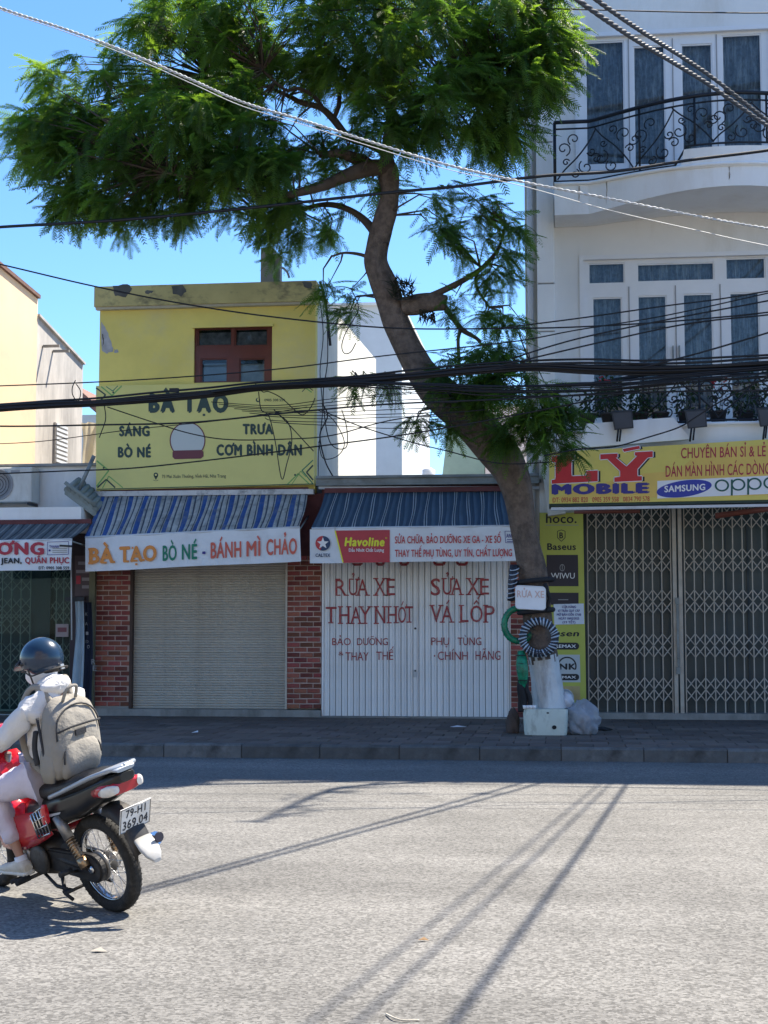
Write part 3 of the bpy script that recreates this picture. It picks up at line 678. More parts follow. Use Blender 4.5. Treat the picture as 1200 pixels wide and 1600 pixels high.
def letters(items):
    for (s, x0, y0, x1, y1, b_) in items: txt(cs, s, x0, y0, x1, y1, YD, red_paint, bold=b_)
letters([('R', 524, 905, 541, 930, 0), ('Ử', 545, 905, 561, 930, 0), ('A', 558, 905, 575, 930, 0), ('X', 585, 904, 602, 930, 0), ('E', 604, 904, 617, 930, 0),
  ('S', 673, 904, 688, 930, .01), ('Ử', 692, 904, 708, 929, 0), ('A', 705, 904, 722, 929, 0), ('X', 730, 904, 748, 929, 0), ('E', 750, 904, 764, 929, 0),
  ('T', 509, 948, 526, 973, 0), ('H', 530, 948, 546, 974, 0), ('A', 548, 948, 564, 974, 0), ('Y', 562, 948, 579, 974, 0), ('N', 586, 948, 602, 974, 0), ('H', 606, 948, 620, 973, 0), ('Ớ', 622, 948, 636, 973, 0), ('T', 633, 947, 646, 972, 0),
  ('V', 673, 946, 690, 972, .008), ('Á', 690, 946, 707, 972, 0), ('L', 719, 946, 732, 972, 0), ('Ố', 735, 946, 754, 972, 0), ('P', 757, 946, 773, 972, 0),
  ('BẢO', 519, 997, 548, 1008, .004), ('DƯỠNG', 558, 997, 606, 1008, .004), ('&', 529, 1018, 537, 1024, 0), ('THAY', 540, 1019, 576, 1032, .002), ('THẾ', 588, 1018, 615, 1031, .002),
  ('PHỤ', 674, 996, 702, 1008, -.004), ('TÙNG', 715, 996, 752, 1008, -.002), ('CHÍNH', 684, 1018, 731, 1031, .002), ('HÃNG', 743, 1017, 782, 1031, .002), ('.', 678, 1010, 680, 1026, 0)])
# serifs of the hand lettering
sf = MB()
for (x, y) in [(528,905),(528,930),(541,930),(549,905),(559,905),(559,930),(574,930),(587,904),(601,904),(587,930),(602,930),(606,904),(606,930),(694,904),(707,904),(706,929),(721,929),(732,904),(747,904),(732,929),(748,929),(752,904),(752,929),
    (517,973),(532,948),(545,948),(532,974),(545,974),(550,974),(563,974),(564,948),(578,948),(570,974),(588,948),(588,974),(601,948),(608,948),(619,948),(608,973),(619,973),(639,972),(675,946),(689,946),(691,972),(706,972),(721,946),(721,972),(759,946),(759,972)]:
    sf.quad(P(x-4, y-.9, YD-.006), P(x+4, y-.9, YD-.006), P(x+4, y+.9, YD-.006), P(x-4, y+.9, YD-.006))
stuff(put('lettering', sf.data('serif', fix=False), cs, red_paint))
for (x0, x1) in ((551, 566), (588, 600), (625, 638), (678, 695), (714, 730)):
    band(cs, [(x0, 877), (x0 + 2, 882), (x1 - 2, 882), (x1, 877)], 4, YD, red_paint, name='lettering')
# ================================================================ left clothes shop
ls = thing('clothes_shop', 'low white shop at the far left with folding gate behind a glass door', 'shop', (X_(60), YF, 0))
xl0, xl1 = -16.0, X_(149)
lh = (xl0 + .5, X_(112), ZS, Z_(852))
walls([lh], xl0, xl1, .05, Z_(722), YF, YF + .2).build('front_wall', white_w, ls)
MB().box(xl0, xl1 - .01, YF + .5, YF + 4, .05, Z_(724)).build('rear_wall', cream_w, ls)
MB().box(xl0, xl1, YF - .1, YF + 4.1, Z_(722), Z_(718)).build('roof', conc, ls)
MB().box(xl0, X_(146), YF - .75, YF - .001, Z_(815, YF-.75), Z_(787, YF-.75)).build('canopy', white_d, ls)
MB().box(xl0, X_(112), YF + .3, YF + .32, ZS, Z_(850)).build('gate_backing', teal_in, ls)
folding_gate(ls, -70, 47, 886, 1112, YF + .16, 15, (905, 950, 975, 1022, 1062, 1092), gate_g, rows=2, lh=17)
folding_gate(ls, 76, 110, 886, 1112, YF + .16, 11, (905, 955, 1022, 1075), gate_g, rows=2, lh=17)
MB().box(X_(50), X_(74), YF + .12, YF + .2, ZS, Z_(850)).build('gate_post', M('dark_green_post', (.05, .075, .08), .5), ls)
MB().box(-12, X_(110), YF + .05, YF + .056, ZS + .05, Z_(886)).build('pane', glass_low, ls)
MB().box(X_(110), xl1 - .002, YF - .02, YF - .001, ZS, Z_(830)).build('wall_panel', M('dark_brown_wall_panel', (.05, .035, .04), .7, var=.2), ls)
MB().box(X_(141), X_(149) + .01, YF - .1, YF - .03, ZS, Z_(868)).build('corner_trim', M('olive_corner_trim', (.17, .16, .10), .8, var=.2), ls)
MB().tube([P(111, 848, YF - .5), P(112, 1000, YF - .5)][:2], .012, 6).build('awning_pole', pipe_w, ls)
hb = MB().box(X_(113), X_(143), YF - .42, YF - .30, Z_(938, YF-.3), Z_(932, YF-.3)).build('hanging_rail', iron, ls)
pb = board_quad(ls, [(117, 868), (142, 868), (142, 931), (117, 931)], YF - .05, .02, M('brown_notice', (.10, .07, .08), .6), name='notice_board')
for (yy, x0, x1) in ((880, 122, 139), (893, 119, 140), (905, 128, 140), (917, 128, 139)): band(pb, [(x0, yy), (x1, yy)], 5, YF - .05, M('faded_notice_print', (.28, .25, .27), .7) if yy == 880 else bpy.data.materials['faded_notice_print'], name='print_line')
band(pb, [(119, 906), (126, 906)], 13, YF - .05, crim, proud=.005, name='print_line')
pa = board_quad(ls, [(87, 975), (107, 975), (107, 995), (87, 995)], YF + .04, .004, M('pinkish_notice', (.34, .28, .28), .6), name='notice_paper')
band(pa, [(90, 984), (104, 984)], 7, YF + .04, maroon_p, name='print_line')
# hanging clothes (things on the rail)
def cloth_strip(name, label, cat, px0, px1, py0, py1, Y, mat, amp=.03, taper=0):
    x0, x1 = X_(px0, Y), X_(px1, Y); z1, z0 = Z_(py0, Y), Z_(py1, Y); mb = MB(); n, k = 14, 12; vs = []
    for j in range(k + 1):
        for i in range(n + 1):
            t, s_ = i / n, j / k; w = 1 - taper * (1 - s_)
            vs.append((x0 + (x1-x0) * (.5 + (t - .5) * w) + .02 * math.sin(s_ * 5), Y + amp * math.sin(t * 11 + s_ * 1.5) + .02 * math.sin(s_ * 7 + t * 3), z1 + (z0 - z1) * s_))
    mb.add(vs, [(j*(n+1)+i, j*(n+1)+i+1, (j+1)*(n+1)+i+1, (j+1)*(n+1)+i) for j in range(k) for i in range(n)], 0, True)
    o = thing(name, label, cat, data=mb.data(name), mats=mat); return o
cloth_strip('hanging_cloth', 'pale blue cloth hanging in folds at the left shop corner', 'cloth', 114, 133, 938, 1102, YF - .38, M('pale_blue_cloth', (.45, .55, .62), .9, var=.1, backlit=.2), .035, .25)
tr_ = cloth_strip('hanging_trousers', 'narrow navy printed trousers hanging beside the pale blue cloth', 'trousers', 127, 147, 940, 1100, YF - .33, M('navy_cloth', (.015, .02, .04), .9, var=.2), .025, .4)
for i, (x, y) in enumerate(((133, 957), (133, 972), (134, 987), (134, 1000), (136, 1008), (143, 1030), (145, 1040))):
    txt(tr_, 'KAIDOREAO'[i], x, y, x + 4 + (i > 4) * 2, y + 5 + (i > 4) * 3, YF - .36, grey_p)
# air conditioner
acx = thing('air_conditioner', 'beige air conditioner unit on the white wall above the left shop', 'air conditioner', (X_(25), YF - .35, Z_(778)))
m_ac = M('aged_ac_casing', (.58, .57, .52), .5, var=.08, dirt=(.3, .26, .2), ds=3, da=.5, streak=3)
yq = YF - .42
MB().bbox(X_(-40, yq, 750), X_(50, yq, 750), yq, YF - .06, Z_(778, yq), Z_(722, yq), .02).build('casing', m_ac, acx)
MB().lathe([(.27, 0), (.27, -.012), (.245, -.015), (.245, -.002), (0.001, -.002)], 32, 'y', (X_(-3, yq, 750), yq - .001, Z_(750, yq))).build('fan_guard', grey_p, acx)
fg = MB()
for r in (.05, .1, .15, .2): fg.tube([(X_(-3, yq, 750) + r*math.cos(a), yq - .022, Z_(750, yq) + r*math.sin(a)) for a in np.linspace(0, 6.283, 25)[:-1]], .005, 4, closed=True)
fg.build('fan_grille', ink, acx)
MB().box(X_(12, yq), X_(26, yq), yq - .004, yq + .002, Z_(731, yq), Z_(727, yq)).build('label_plate', grey_p, acx)
for x in (-30, 40): MB().box(X_(x, yq) - .02, X_(x, yq) + .02, yq, YF - .001, Z_(783, yq), Z_(779, yq)).build('bracket', iron, acx)
MB().tube(smooth_path([P(50, 760, YF-.2), P(56, 768, YF-.1), P(54, 785, YF-.05)]), .018, 6).build('pipe', pipe_w, acx)
# small tiled eave between the shops
ev = thing('tiled_eave', 'short grey tiled eave with round tile ends at the shop corner', 'eave', (X_(122), YF - .3, Z_(790)))
tm = M('grey_roof_tile', (.24, .27, .25), .85, var=.2, rnd=.15, dirt=(.08, .09, .08), ds=4)
A0, A1 = P(101, 763, YF - .75), P(150, 800, YF - .55)
for i in range(7):
    t = (i + .5) / 7; p = A0 + (A1 - A0) * t; q = p + np.array([.02, .55, .22])
    MB().tube([p, q], .055, 8).build('roof_tile', tm, ev)
MB().tube([A0 + np.array([0, .0, .10]), A1 + np.array([0, .0, .10])], .035, 6).build('ridge', tm, ev)
mb = MB(); fr = [A0, A1, A1 + np.array([0, 0, -.10]), A0 + np.array([0, 0, -.10])]; mb.hexa(fr, [p + np.array([0, .5, 0]) for p in fr]).build('eave_board', tm, ev)
MB().tube([P(119, 775, YF - .5), P(147, 712, YF - .5)], .035, 8).build('strut', galv, ev)

# ================================================================ houses behind
peach = M('peach_wall_paint', (.74, .55, .36), .85, var=.05, vs=.6, dirt=(.62, .34, .30), ds=1.0, da=.35)
greyw = M('weathered_plaster', (.50, .47, .43), .9, var=.12, vs=1, bump=.2, bs=15, dirt=(.20, .19, .18), ds=.8, da=.8, streak=4)
XP = -10.6
ph = thing('peach_house', 'peach painted house with sloping roof line behind the left shop', 'house', (XP, 26, 0))
def zp(px, py, X): return PX(px, py, X)[2]
def yp(px, X): return PX(px, 900, X)[1]
mb = MB(); y0, y1 = 24.9, yp(51, XP); sl_ = (zp(51, 462, XP) - zp(5, 424, XP)) / (y1 - yp(5, XP)); z1 = zp(51, 462, XP); z0 = z1 - sl_ * (y1 - y0)
mb.hexa([(XP - 4, y0, z0), (XP, y0, z0), (XP, y0, .1), (XP - 4, y0, .1)], [(XP - 4, y1, z1), (XP, y1, z1), (XP, y1, .1), (XP - 4, y1, .1)]).build('wall', peach, ph)
mb = MB(); mb.hexa([(XP - 4.1, y0 - .1, z0 + .08), (XP + .06, y0 - .1, z0 + .08), (XP + .06, y0 - .1, z0 + .005), (XP - 4.1, y0 - .1, z0 + .005)], [(XP - 4.1, y1, z1 + .08), (XP + .06, y1, z1 + .08), (XP + .06, y1, z1 + .005), (XP - 4.1, y1, z1 + .005)]).build('roof', M('brown_roof_edge', (.16, .09, .07), .9, var=.2), ph)
gh = thing('grey_plaster_house', 'streaky grey plaster house with a slatted window beyond the peach wall', 'house', (XP, 30, 0))
y2 = yp(125, XP); za_ = zp(52, 490, XP); zb_ = zp(125, 567, XP)
MB().hexa([(XP - 4, y1 + .01, za_), (XP - .01, y1 + .01, za_), (XP - .01, y1 + .01, .1), (XP - 4, y1 + .01, .1)], [(XP - 4, y2, zb_), (XP - .01, y2, zb_), (XP - .01, y2, .1), (XP - 4, y2, .1)]).build('wall', greyw, gh)
MB().hexa([(XP - 4, y1 + .01, za_ + .05), (XP + .05, y1 + .01, za_ + .05), (XP + .05, y1 + .01, za_), (XP - 4, y1 + .01, za_)], [(XP - 4, y2, zb_ + .05), (XP + .05, y2, zb_ + .05), (XP + .05, y2, zb_), (XP - 4, y2, zb_)]).build('roof', greyw, gh)
wya, wyb = yp(80, XP), yp(99, XP); wza, wzb = zp(80, 722, XP), zp(80, 658, XP)
wf = MB().box(XP - .008, XP + .04, wya, wyb, wza, wzb).build('window', M('grey_window_frame', (.35, .33, .3), .8), gh)  # frame in one even warm grey
for i in range(9):
    z = wza + (wzb - wza) * (i + .3) / 9
    MB().box(XP + .041, XP + .06, wya + .03, wyb - .03, z, z + (wzb - wza) / 16).build('slat', pipe_w, wf)
for (x, y) in ((60, 535), (76, 543)): MB().box(XP, XP + .35, yp(x, XP), yp(x, XP) + .06, zp(x, y, XP) - .05, zp(x, y, XP)).build('stub_beam', conc, gh)
# small tiled gable, a hung tarpaulin and light wall behind them
th = thing('low_tiled_house', 'small light blue house with dark tiled roof seen in the left gap', 'house', (-11.3, 36, 0))
ya_ = 36.0
MB().box(X_(95, ya_, 650), X_(170, ya_, 650), ya_, ya_ + 4, 0, Z_(640, ya_)).build('wall', M('light_blue_paint', (.55, .63, .66), .85, var=.06), th)
mb = MB(); mb.hexa([P(112, 598, ya_ - .2), P(150, 632, ya_ - .2), P(150, 645, ya_ - .2), P(112, 612, ya_ - .2)], [p + np.array([0, 4, 0]) for p in (P(112, 598, ya_), P(150, 632, ya_), P(150, 645, ya_), P(112, 612, ya_))]).build('roof', M('brown_clay_tile', (.22, .13, .10), .9, var=.3, vs=8), th)
cloth_strip('tarpaulin', 'cream tarpaulin hanging in the gap left of the yellow house', 'tarpaulin', 124, 150, 652, 728, 30.0, M('cream_tarpaulin', (.58, .53, .40), .9, var=.1, backlit=.3), .10, -.2)
# houses in the central gap
rh = thing('tall_rear_house', 'tall pale blue-white house far behind the leaning tree', 'house', (X_(600, 46), 46, 0))
bw_ = M('pale_blue_white_paint', (.62, .66, .70), .85, var=.04, dirt=(.5, .5, .48), ds=.5, da=.3)
MB().box(X_(518, 46, 600), X_(628, 46, 600), 46, 56, 0, Z_(478, 46)).build('wall', bw_, rh)
MB().box(X_(516, 46, 600), X_(629.5, 46, 600), 45.8, 56.2, Z_(478, 46), Z_(474, 46)).build('roof', white_w, rh)
for k in range(2):
    MB().box(X_(560, 46) + k * 1.1, X_(560, 46) + .7 + k * 1.1, 45.95, 45.99, 3.2, 4.6).build('window', teal_in, rh)
gr = thing('green_rear_house', 'light green gabled house far behind the repair shop roof', 'house', (X_(730, 42), 42, 0))
grm = M('light_green_paint', (.44, .56, .42), .85, var=.07, dirt=(.3, .35, .3), ds=.8, da=.4)
fr = [P(x, y, 42) for x, y in ((700, 668), (757, 668), (757, 760), (680, 760))]
fr2 = [P(x, y, 42) for x, y in ((700, 668), (757, 668), (757, 900), (672, 900))]
MB().hexa(fr2, [p + np.array([0, 8, 0]) for p in fr2]).build('wall', grm, gr)
MB().box(X_(696, 42, 680), X_(759, 42, 680), 41.9, 50.1, Z_(668, 42), Z_(665, 42)).build('roof', grm, gr)
pk = thing('pinkish_rear_house', 'pinkish white wall of a house between green house and tree', 'house', (X_(790, 38), 38, 0))
MB().box(X_(758, 38, 680), X_(824, 38, 680), 38, 44, 0, Z_(640, 38)).build('wall', M('pinkish_white_paint', (.68, .60, .58), .85, var=.05, dirt=(.5, .45, .4), ds=.7, da=.4), pk)
MB().box(X_(756, 38, 680), X_(826, 38, 680), 37.9, 44.1, Z_(640, 38), Z_(636, 38)).build('roof', white_w, pk)
wt = thing('water_tank', 'small pale water tank on a low roof left of the green house', 'water tank', (X_(668, 36), 36, Z_(760, 36)))
c_ = (X_(667, 36, 740), 36.5, 0)
MB().lathe([(.16, Z_(760, 36)), (.16, Z_(732, 36)), (.05, Z_(728, 36))], 16, 'z', c_).build('tank', pipe_w, wt)
# two plain houses on our own side of the road, behind the camera: the windows opposite mirror them
for nm, lb, x0, x1, hh, colr in (('ochre_house', 'ochre five-storey house across the road behind the viewer', -12, .2, 15.6, (.55, .40, .24)), ('cream_house', 'cream three-storey house across the road behind the viewer', .5, 12.5, 11.0, (.6, .55, .45))):
    t = thing(nm, lb, 'house', ((x0 + x1) / 2, -10, 0)); mm = M(nm + '_paint', colr, .85)
    hs = [(x0 + 1 + i * 2.4, x0 + 2.3 + i * 2.4, z, z + 1.4) for i in range(int((x1 - x0 - 1) / 2.4)) for z in np.arange(1.2, hh - 1.6, 3.0)]
    walls(hs, x0, x1, 0, hh, -10.2, -10).build('wall', mm, t); MB().box(x0, x1, -16, -10.35, 0, hh).build('rear_wall', teal_in, t)
    MB().box(x0 - .2, x1 + .2, -16.2, -9.8, hh, hh + .3).build('roof', mm, t)
# the neighbour that continues the terrace to the right, beyond the frame
nb = thing('grey_terrace_house', 'grey terrace house adjoining the white house on its right', 'house', (10, YF, 0))
hs = [(7 + i * 2.6, 8.4 + i * 2.6, z, z + 1.7) for i in range(4) for z in (4.8, 8.2, 11.6, 15)]
walls(hs, XWE + .12, 18, 0, 18.6, YF, YF + .25).build('wall', white_w, nb); MB().box(XWE + .12, 18, YF + .4, YF + 6, 0, 18.6).build('rear_wall', teal_in, nb)
MB().box(XWE + .12, 18.1, YF - .1, YF + 6.1, 18.6, 18.9).build('roof', white_w, nb)

# ================================================================ awnings
def awning(name, label, tl, tr, fl, fr_, Yb, Yf, stripes, mats, sag=.06, frame=True, ribs=.010):
    a = thing(name, label, 'awning', tuple(P((tl[0]+tr[0])/2, tl[1], Yb)))
    n = len(stripes); tot = sum(s[0] for s in stripes); acc = 0; mb = MB(); k = 8
    A, B, C_, D = P(*tl, Yb), P(*tr, Yb), P(*fr_, Yf), P(*fl, Yf)
    for (w, m) in stripes:
        for sub in range(2):
            u0, u1 = (acc + w * sub / 2) / tot, (acc + w * (sub + 1) / 2) / tot
            vs = []
            for j in range(k + 1):
                t = j / k
                for u, h in ((u0, ribs if sub == 1 else 0), (u1, 0 if sub == 1 else ribs)):
                    p = (A * (1-u) + B * u) * (1 - t) + (D * (1-u) + C_ * u) * t
                    p = p + np.array([.012 * math.sin(u * 37 + t * 5), 0, -sag * math.sin(math.pi * t) * (1 + .3 * math.sin(u * 17)) + h + .05 * (t ** 2) * (1 - t)])
                    vs.append(p)
            mb.add(vs, [(2*j, 2*j+1, 2*j+3, 2*j+2) for j in range(k)], m, True)
        acc += w
    put('fabric', mb.data('fabric', fix=False), a, mats)
    MB().tube([D + np.array([0, .01, 0]), C_ + np.array([0, .01, 0])], .022, 8).build('front_rail', pipe_w, a)
    for (p, q) in ((A, D), (B, C_)):
        MB().tube([q + np.array([0, .02, -.03]), p + np.array([0, -.02, -.42])], .014, 6).build('arm', galv, a)
    MB().box(min(A[0], B[0]), max(A[0], B[0]), Yb - .06, Yb + .0, A[2] - .03, A[2] + .05).build('back_rail', redwall, a)
    return a
blue_f = M('faded_blue_stripe', (.04, .11, .33), .8, var=.25, vs=5, dirt=(.22, .25, .28), ds=4, da=.6, backlit=.25)
pale_f = M('dirty_white_stripe', (.50, .50, .48), .8, var=.2, vs=5, dirt=(.10, .11, .12), ds=4, da=.7, backlit=.25)
dk_f = M('dull_grey_blue_stripe', (.07, .095, .13), .8, var=.25, vs=5, dirt=(.18, .2, .22), ds=5, da=.5, backlit=.25)
slate_f = M('slate_blue_awning', (.045, .085, .135), .7, var=.15, vs=3, dirt=(.03, .05, .08), ds=3, da=.5, backlit=.2)
mid_f = M('lighter_slate_awning', (.085, .14, .20), .7, var=.15, vs=3, backlit=.2)
line_f = M('pale_awning_line', (.50, .56, .60), .6, var=.15, vs=8, backlit=.2)
st = []
rr = random.Random(11)
for i in range(14): st += [(7 + rr.random() * 2, 0), (4 + rr.random() * 2, 1), (2.6, 2), (7 + rr.random() * 2, 1), (1.8, 2), (2, 1)]
awning('striped_awning', 'blue and white striped fabric awning over the roller shutter', (158, 770), (482, 768), (133, 840), (468, 824), YF - .05, YF - 1.15, st, [blue_f, pale_f, dk_f], .05)
st = []
for i in range(14): st += [(7, 0), (6, 1), (7, 0), (1.7, 2), (2.2, 0), (1.7, 2)]
awning('slate_blue_awning', 'slate blue awning with thin pale lines over the lettered steel door', (508, 768), (797, 768), (487, 826), (803, 822), YF - .13, YF - 1.05, st, [slate_f, mid_f, line_f], .04, ribs=.014)
st = []
for i in range(12): st += [(9, 0), (4, 1), (7, 0), (3, 2)]
awning('grey_awning', 'drab grey striped awning over the left clothes shop', (-60, 818), (144, 816), (-90, 848), (112, 843), YF - .76 + .0, YF - 1.5, st, [M('drab_grey_awning', (.12, .14, .15), .8, var=.2, backlit=.2), M('drab_pale_awning', (.26, .28, .28), .8, var=.2, backlit=.2), M('drab_dark_awning', (.05, .06, .07), .8, var=.2, backlit=.2)], .02)

# ================================================================ banners under the awnings
Y1 = YF - 1.17
bn = thing('striped_awning_banner', 'white banner reading BÀ TẠO BÒ NÉ hanging crooked under the striped awning', 'banner', tuple(P(300, 860, Y1)))
def wavy_board(parent, c, Y, mat, name='sheet', n=24, amp=.006):
    mb = MB(); vs = []
    for i in range(n + 1):
        t = i / n
        for e in (0, 1):
            a, b_ = (c[0], c[1]) if e == 0 else (c[3], c[2])
            vs.append(P(a[0] + (b_[0]-a[0]) * t, a[1] + (b_[1]-a[1]) * t + (.5 * math.sin(t * 9) if e else 0), Y) + np.array([0, .012 + amp * math.sin(i * 1.1), 0]))
    fs = [(2*i, 2*i+2, 2*i+3, 2*i+1) for i in range(n)]; k = len(vs); vs2 = vs + [v + np.array([0, .004, 0]) for v in vs]
    fs += [(k+a, k+d, k+c_, k+b_) for a, b_, c_, d in fs] + [(0, 1, k+1, k), (2*n, 2*n+1, k+2*n+1, k+2*n)]
    for i in range(n): fs += [(2*i, 2*i+2, k+2*i+2, k+2*i), (2*i+1, 2*i+3, k+2*i+3, k+2*i+1)]
    mb.add(vs2, fs); return put(name, mb.data(name), parent, mat)
wavy_board(bn, [(133, 840), (468, 824), (470, 877), (133, 893)], Y1, banner_m)
def fat(parent, s, x0, y0, x1, y1, Y, mat, bold, out=None, ob=0, sl=0, **k):
    if out: txt(parent, s, x0 - 1.0, y0 - 1.0, x1 + 1.0, y1 + 1.0, Y, out, bold=bold + ob, slope=sl, **k)
    txt(parent, s, x0, y0, x1, y1, Y, mat, bold=bold, slope=sl, proud=.007, **k)
fat(bn, 'BÀ', 139, 857, 178, 880, Y1, orange_p, .05, None, 0, -1.5); fat(bn, 'TẠO', 186, 855, 245, 878, Y1, orange_p, .05, None, 0, -2.5)
sf = MB()
for (x, y, w) in ((142, 858, 8), (142, 880, 8), (163, 879, 8), (176, 878, 8), (189, 857, 2.5), (207, 856, 2.5), (197, 877, 9), (211, 876, 8), (222, 875, 8)): sf.quad(P(x-w/2, y-1.6, Y1-.009), P(x+w/2, y-1.6, Y1-.009), P(x+w/2, y+1.6, Y1-.009), P(x-w/2, y+1.6, Y1-.009))
stuff(put('lettering', sf.data('serif', fix=False), bn, orange_p))
txt(bn, 'BÒ', 254, 853, 276, 876, Y1, green_p, bold=.03, slope=-1); txt(bn, 'NÉ', 284, 851, 308, 874, Y1, green_p, bold=.03, slope=-1)
txt(bn, '-', 316, 848, 321, 871, Y1, navy_p, bold=.02)
txt(bn, 'BÁNH', 329, 848, 377, 872, Y1, salmon_p, bold=.03, slope=-2); txt(bn, 'MÌ', 385, 846, 407, 869, Y1, salmon_p, bold=.03, slope=-1); txt(bn, 'CHẢO', 416, 843, 464, 867, Y1, salmon_p, bold=.03, slope=-2)

Y2 = YF - 1.07
b2 = thing('repair_shop_banner', 'white and red oil brand banner advertising repairs above the steel door', 'banner', tuple(P(640, 850, Y2)))
wavy_board(b2, [(484, 827), (803, 822), (808, 876), (484, 880)], Y2, banner_m)
poly(b2, [(524, 829), (609, 828), (609, 878.5), (536, 879.5)], Y2, M('faded_red_panel', (.48, .05, .065), .5, var=.08, vs=6), .004, 'print')
band(b2, [(523.5, 829), (536, 879)], 2.0, Y2, yel_p, .006, 'print')
poly(b2, disc_pts(504.5, 849, 11.3, n=28), Y2, navy_p if False else teal_p, .004); 
dk_navy = M('dark_navy_print', (.02, .05, .12), .5, var=0)
ring(b2, 504.5, 849, 11.6, 11.6, Y2, red_p, .005, 28, 100, 290)
ring(b2, 504.5, 849, 11.6, 11.6, Y2, dk_navy, .0055, 28, 110 + 180 - 20, 110 + 360)
star = [(504.5 + (9.5 if i % 2 == 0 else 4) * math.sin(i * math.pi / 5), 849 - (9.5 if i % 2 == 0 else 4) * math.cos(i * math.pi / 5)) for i in range(10)]
poly(b2, star, Y2, white_p, .007)
txt(b2, 'CALTEX', 493, 865, 516, 870, Y2, dk_navy, bold=.03)
txt(b2, 'Havoline', 538, 840, 601, 853, Y2, yel_p, bold=.055, shear=.15, proud=.007); txt(b2, '®', 602, 838, 605, 842, Y2, yel_p, proud=.007)
txt(b2, 'Dầu Nhớt Chất Lượng', 545, 857, 600, 862, Y2, white_p, bold=.03, proud=.007)
txt(b2, 'SỬA CHỮA, BẢO DƯỠNG XE GA - XE SỐ', 617, 838, 783, 849, Y2, red_p, bold=.02, slope=-1)
txt(b2, 'THAY THẾ PHỤ TÙNG, UY TÍN, CHẤT LƯỢNG', 617, 859, 800, 870, Y2, red_p, bold=.02, slope=-1)
tb = [(789, 830), (803, 830), (804, 848), (790, 848)]
band(b2, tb + [tb[0]], .8, Y2, navy_p); txt(b2, 'ANH', 791, 834, 803, 840, Y2, navy_p, bold=.02)
for y in (843, 846): band(b2, [(792, y), (802, y)], 1, Y2, navy_p)
poly(b2, [(523, 822.5), (524, 822.5), (524, 829), (523, 829)], Y2, grey_p)

Y3 = YF - 1.52
b3 = thing('clothes_shop_banner', 'white banner with big red letters over the left clothes shop', 'banner', tuple(P(50, 868, Y3)))
wavy_board(b3, [(-90, 846), (112, 843), (110, 890), (-90, 894)], Y3, banner_m)
txt(b3, 'ƯƠNG', -28, 848, 69, 866, Y3, crim, bold=.06, name='lettering')
txt(b3, 'JEAN,', 1, 872, 34, 880, Y3, ink, bold=.05); txt(b3, 'QUẦN PHỤC', 39, 871, 108, 880, Y3, crim, bold=.04)
txt(b3, 'QUẦN', -48, 872, -6, 880, Y3, ink, bold=.04)
txt(b3, 'ĐT: 0905 308 559', 60, 885, 108, 889.5, Y3, ink, bold=.03)
tb = [(74, 847), (107, 846), (107, 866), (74, 867)]; band(b3, tb + [tb[0]], .8, Y3, navy_p)
txt(b3, 'THANH', 77, 852, 92, 856, Y3, navy_p, bold=.03); poly(b3, disc_pts(77.5, 860, 1.6), Y3, navy_p)
for y in (857, 860, 863): band(b3, [(82, y), (105, y - .3)], 1.2, Y3, grey_p)
band(b3, [(93, 852.5), (113, 853.5)], 3, Y3, ink, .01)

# ================================================================ yellow house sign board
Y4 = YF - .17
s4 = thing('restaurant_sign', 'large yellow sign board with dark lettering on the yellow house', 'sign', tuple(P(320, 680, Y4)))
board_quad(s4, [(150, 603), (491, 596), (491, 757), (150, 766)], Y4, .05, sign_pale)
band(s4, [(151, 764.5), (490, 756)], 1.4, Y4, M('dark_green_trim', (.03, .09, .05), .5), .004)
txt(s4, 'BÀ TẠO', 232, 617, 357, 643, Y4, slate_ink, bold=.08, space=1.1)
txt(s4, 'SÁNG', 186, 666, 234, 681, Y4, slate_ink, bold=.065); txt(s4, 'BÒ NÉ', 184, 699, 236, 714, Y4, slate_ink, bold=.065)
txt(s4, 'TRƯA', 379, 663, 427, 678, Y4, slate_ink, bold=.065); txt(s4, 'CƠM BÌNH DÂN', 338, 695, 472, 711, Y4, slate_ink, bold=.065)
txt(s4, '75 Mai Xuân Thưởng, Vĩnh Hải, Nha Trang', 253, 742, 353, 747, Y4, slate_ink, bold=.008, slope=-1)
poly(s4, disc_pts(243.5, 742, 3.6), Y4, slate_ink); poly(s4, [(240.4, 744), (246.6, 744), (243.5, 750)], Y4, slate_ink); poly(s4, disc_pts(243.5, 742, 1.6), Y4, sign_pale, .005); ring(s4, 243.5, 749.5, 4, 1, Y4, slate_ink, a0=10, a1=170, ry=2)
poly(s4, disc_pts(293, 688, 27, 28, 44), Y4, M('pale_disc_print', (.56, .60, .58), .5, var=0), .003); ring(s4, 293, 688, 28, 1.7, Y4, maroon_p, .005, 44, ry=29)
poly(s4, [(271, 704), (315, 703), (318, 706), (318, 713), (314, 716.5), (273, 717.5), (269.5, 714), (269.5, 707)], Y4, maroon_p, .006)
txt(s4, '0905 308 559', 413, 623, 445, 627, Y4, slate_ink, bold=.01); poly(s4, disc_pts(403, 625, 3.4), Y4, slate_ink); poly(s4, disc_pts(403.8, 624.2, 2.2), Y4, sign_pale, .005)
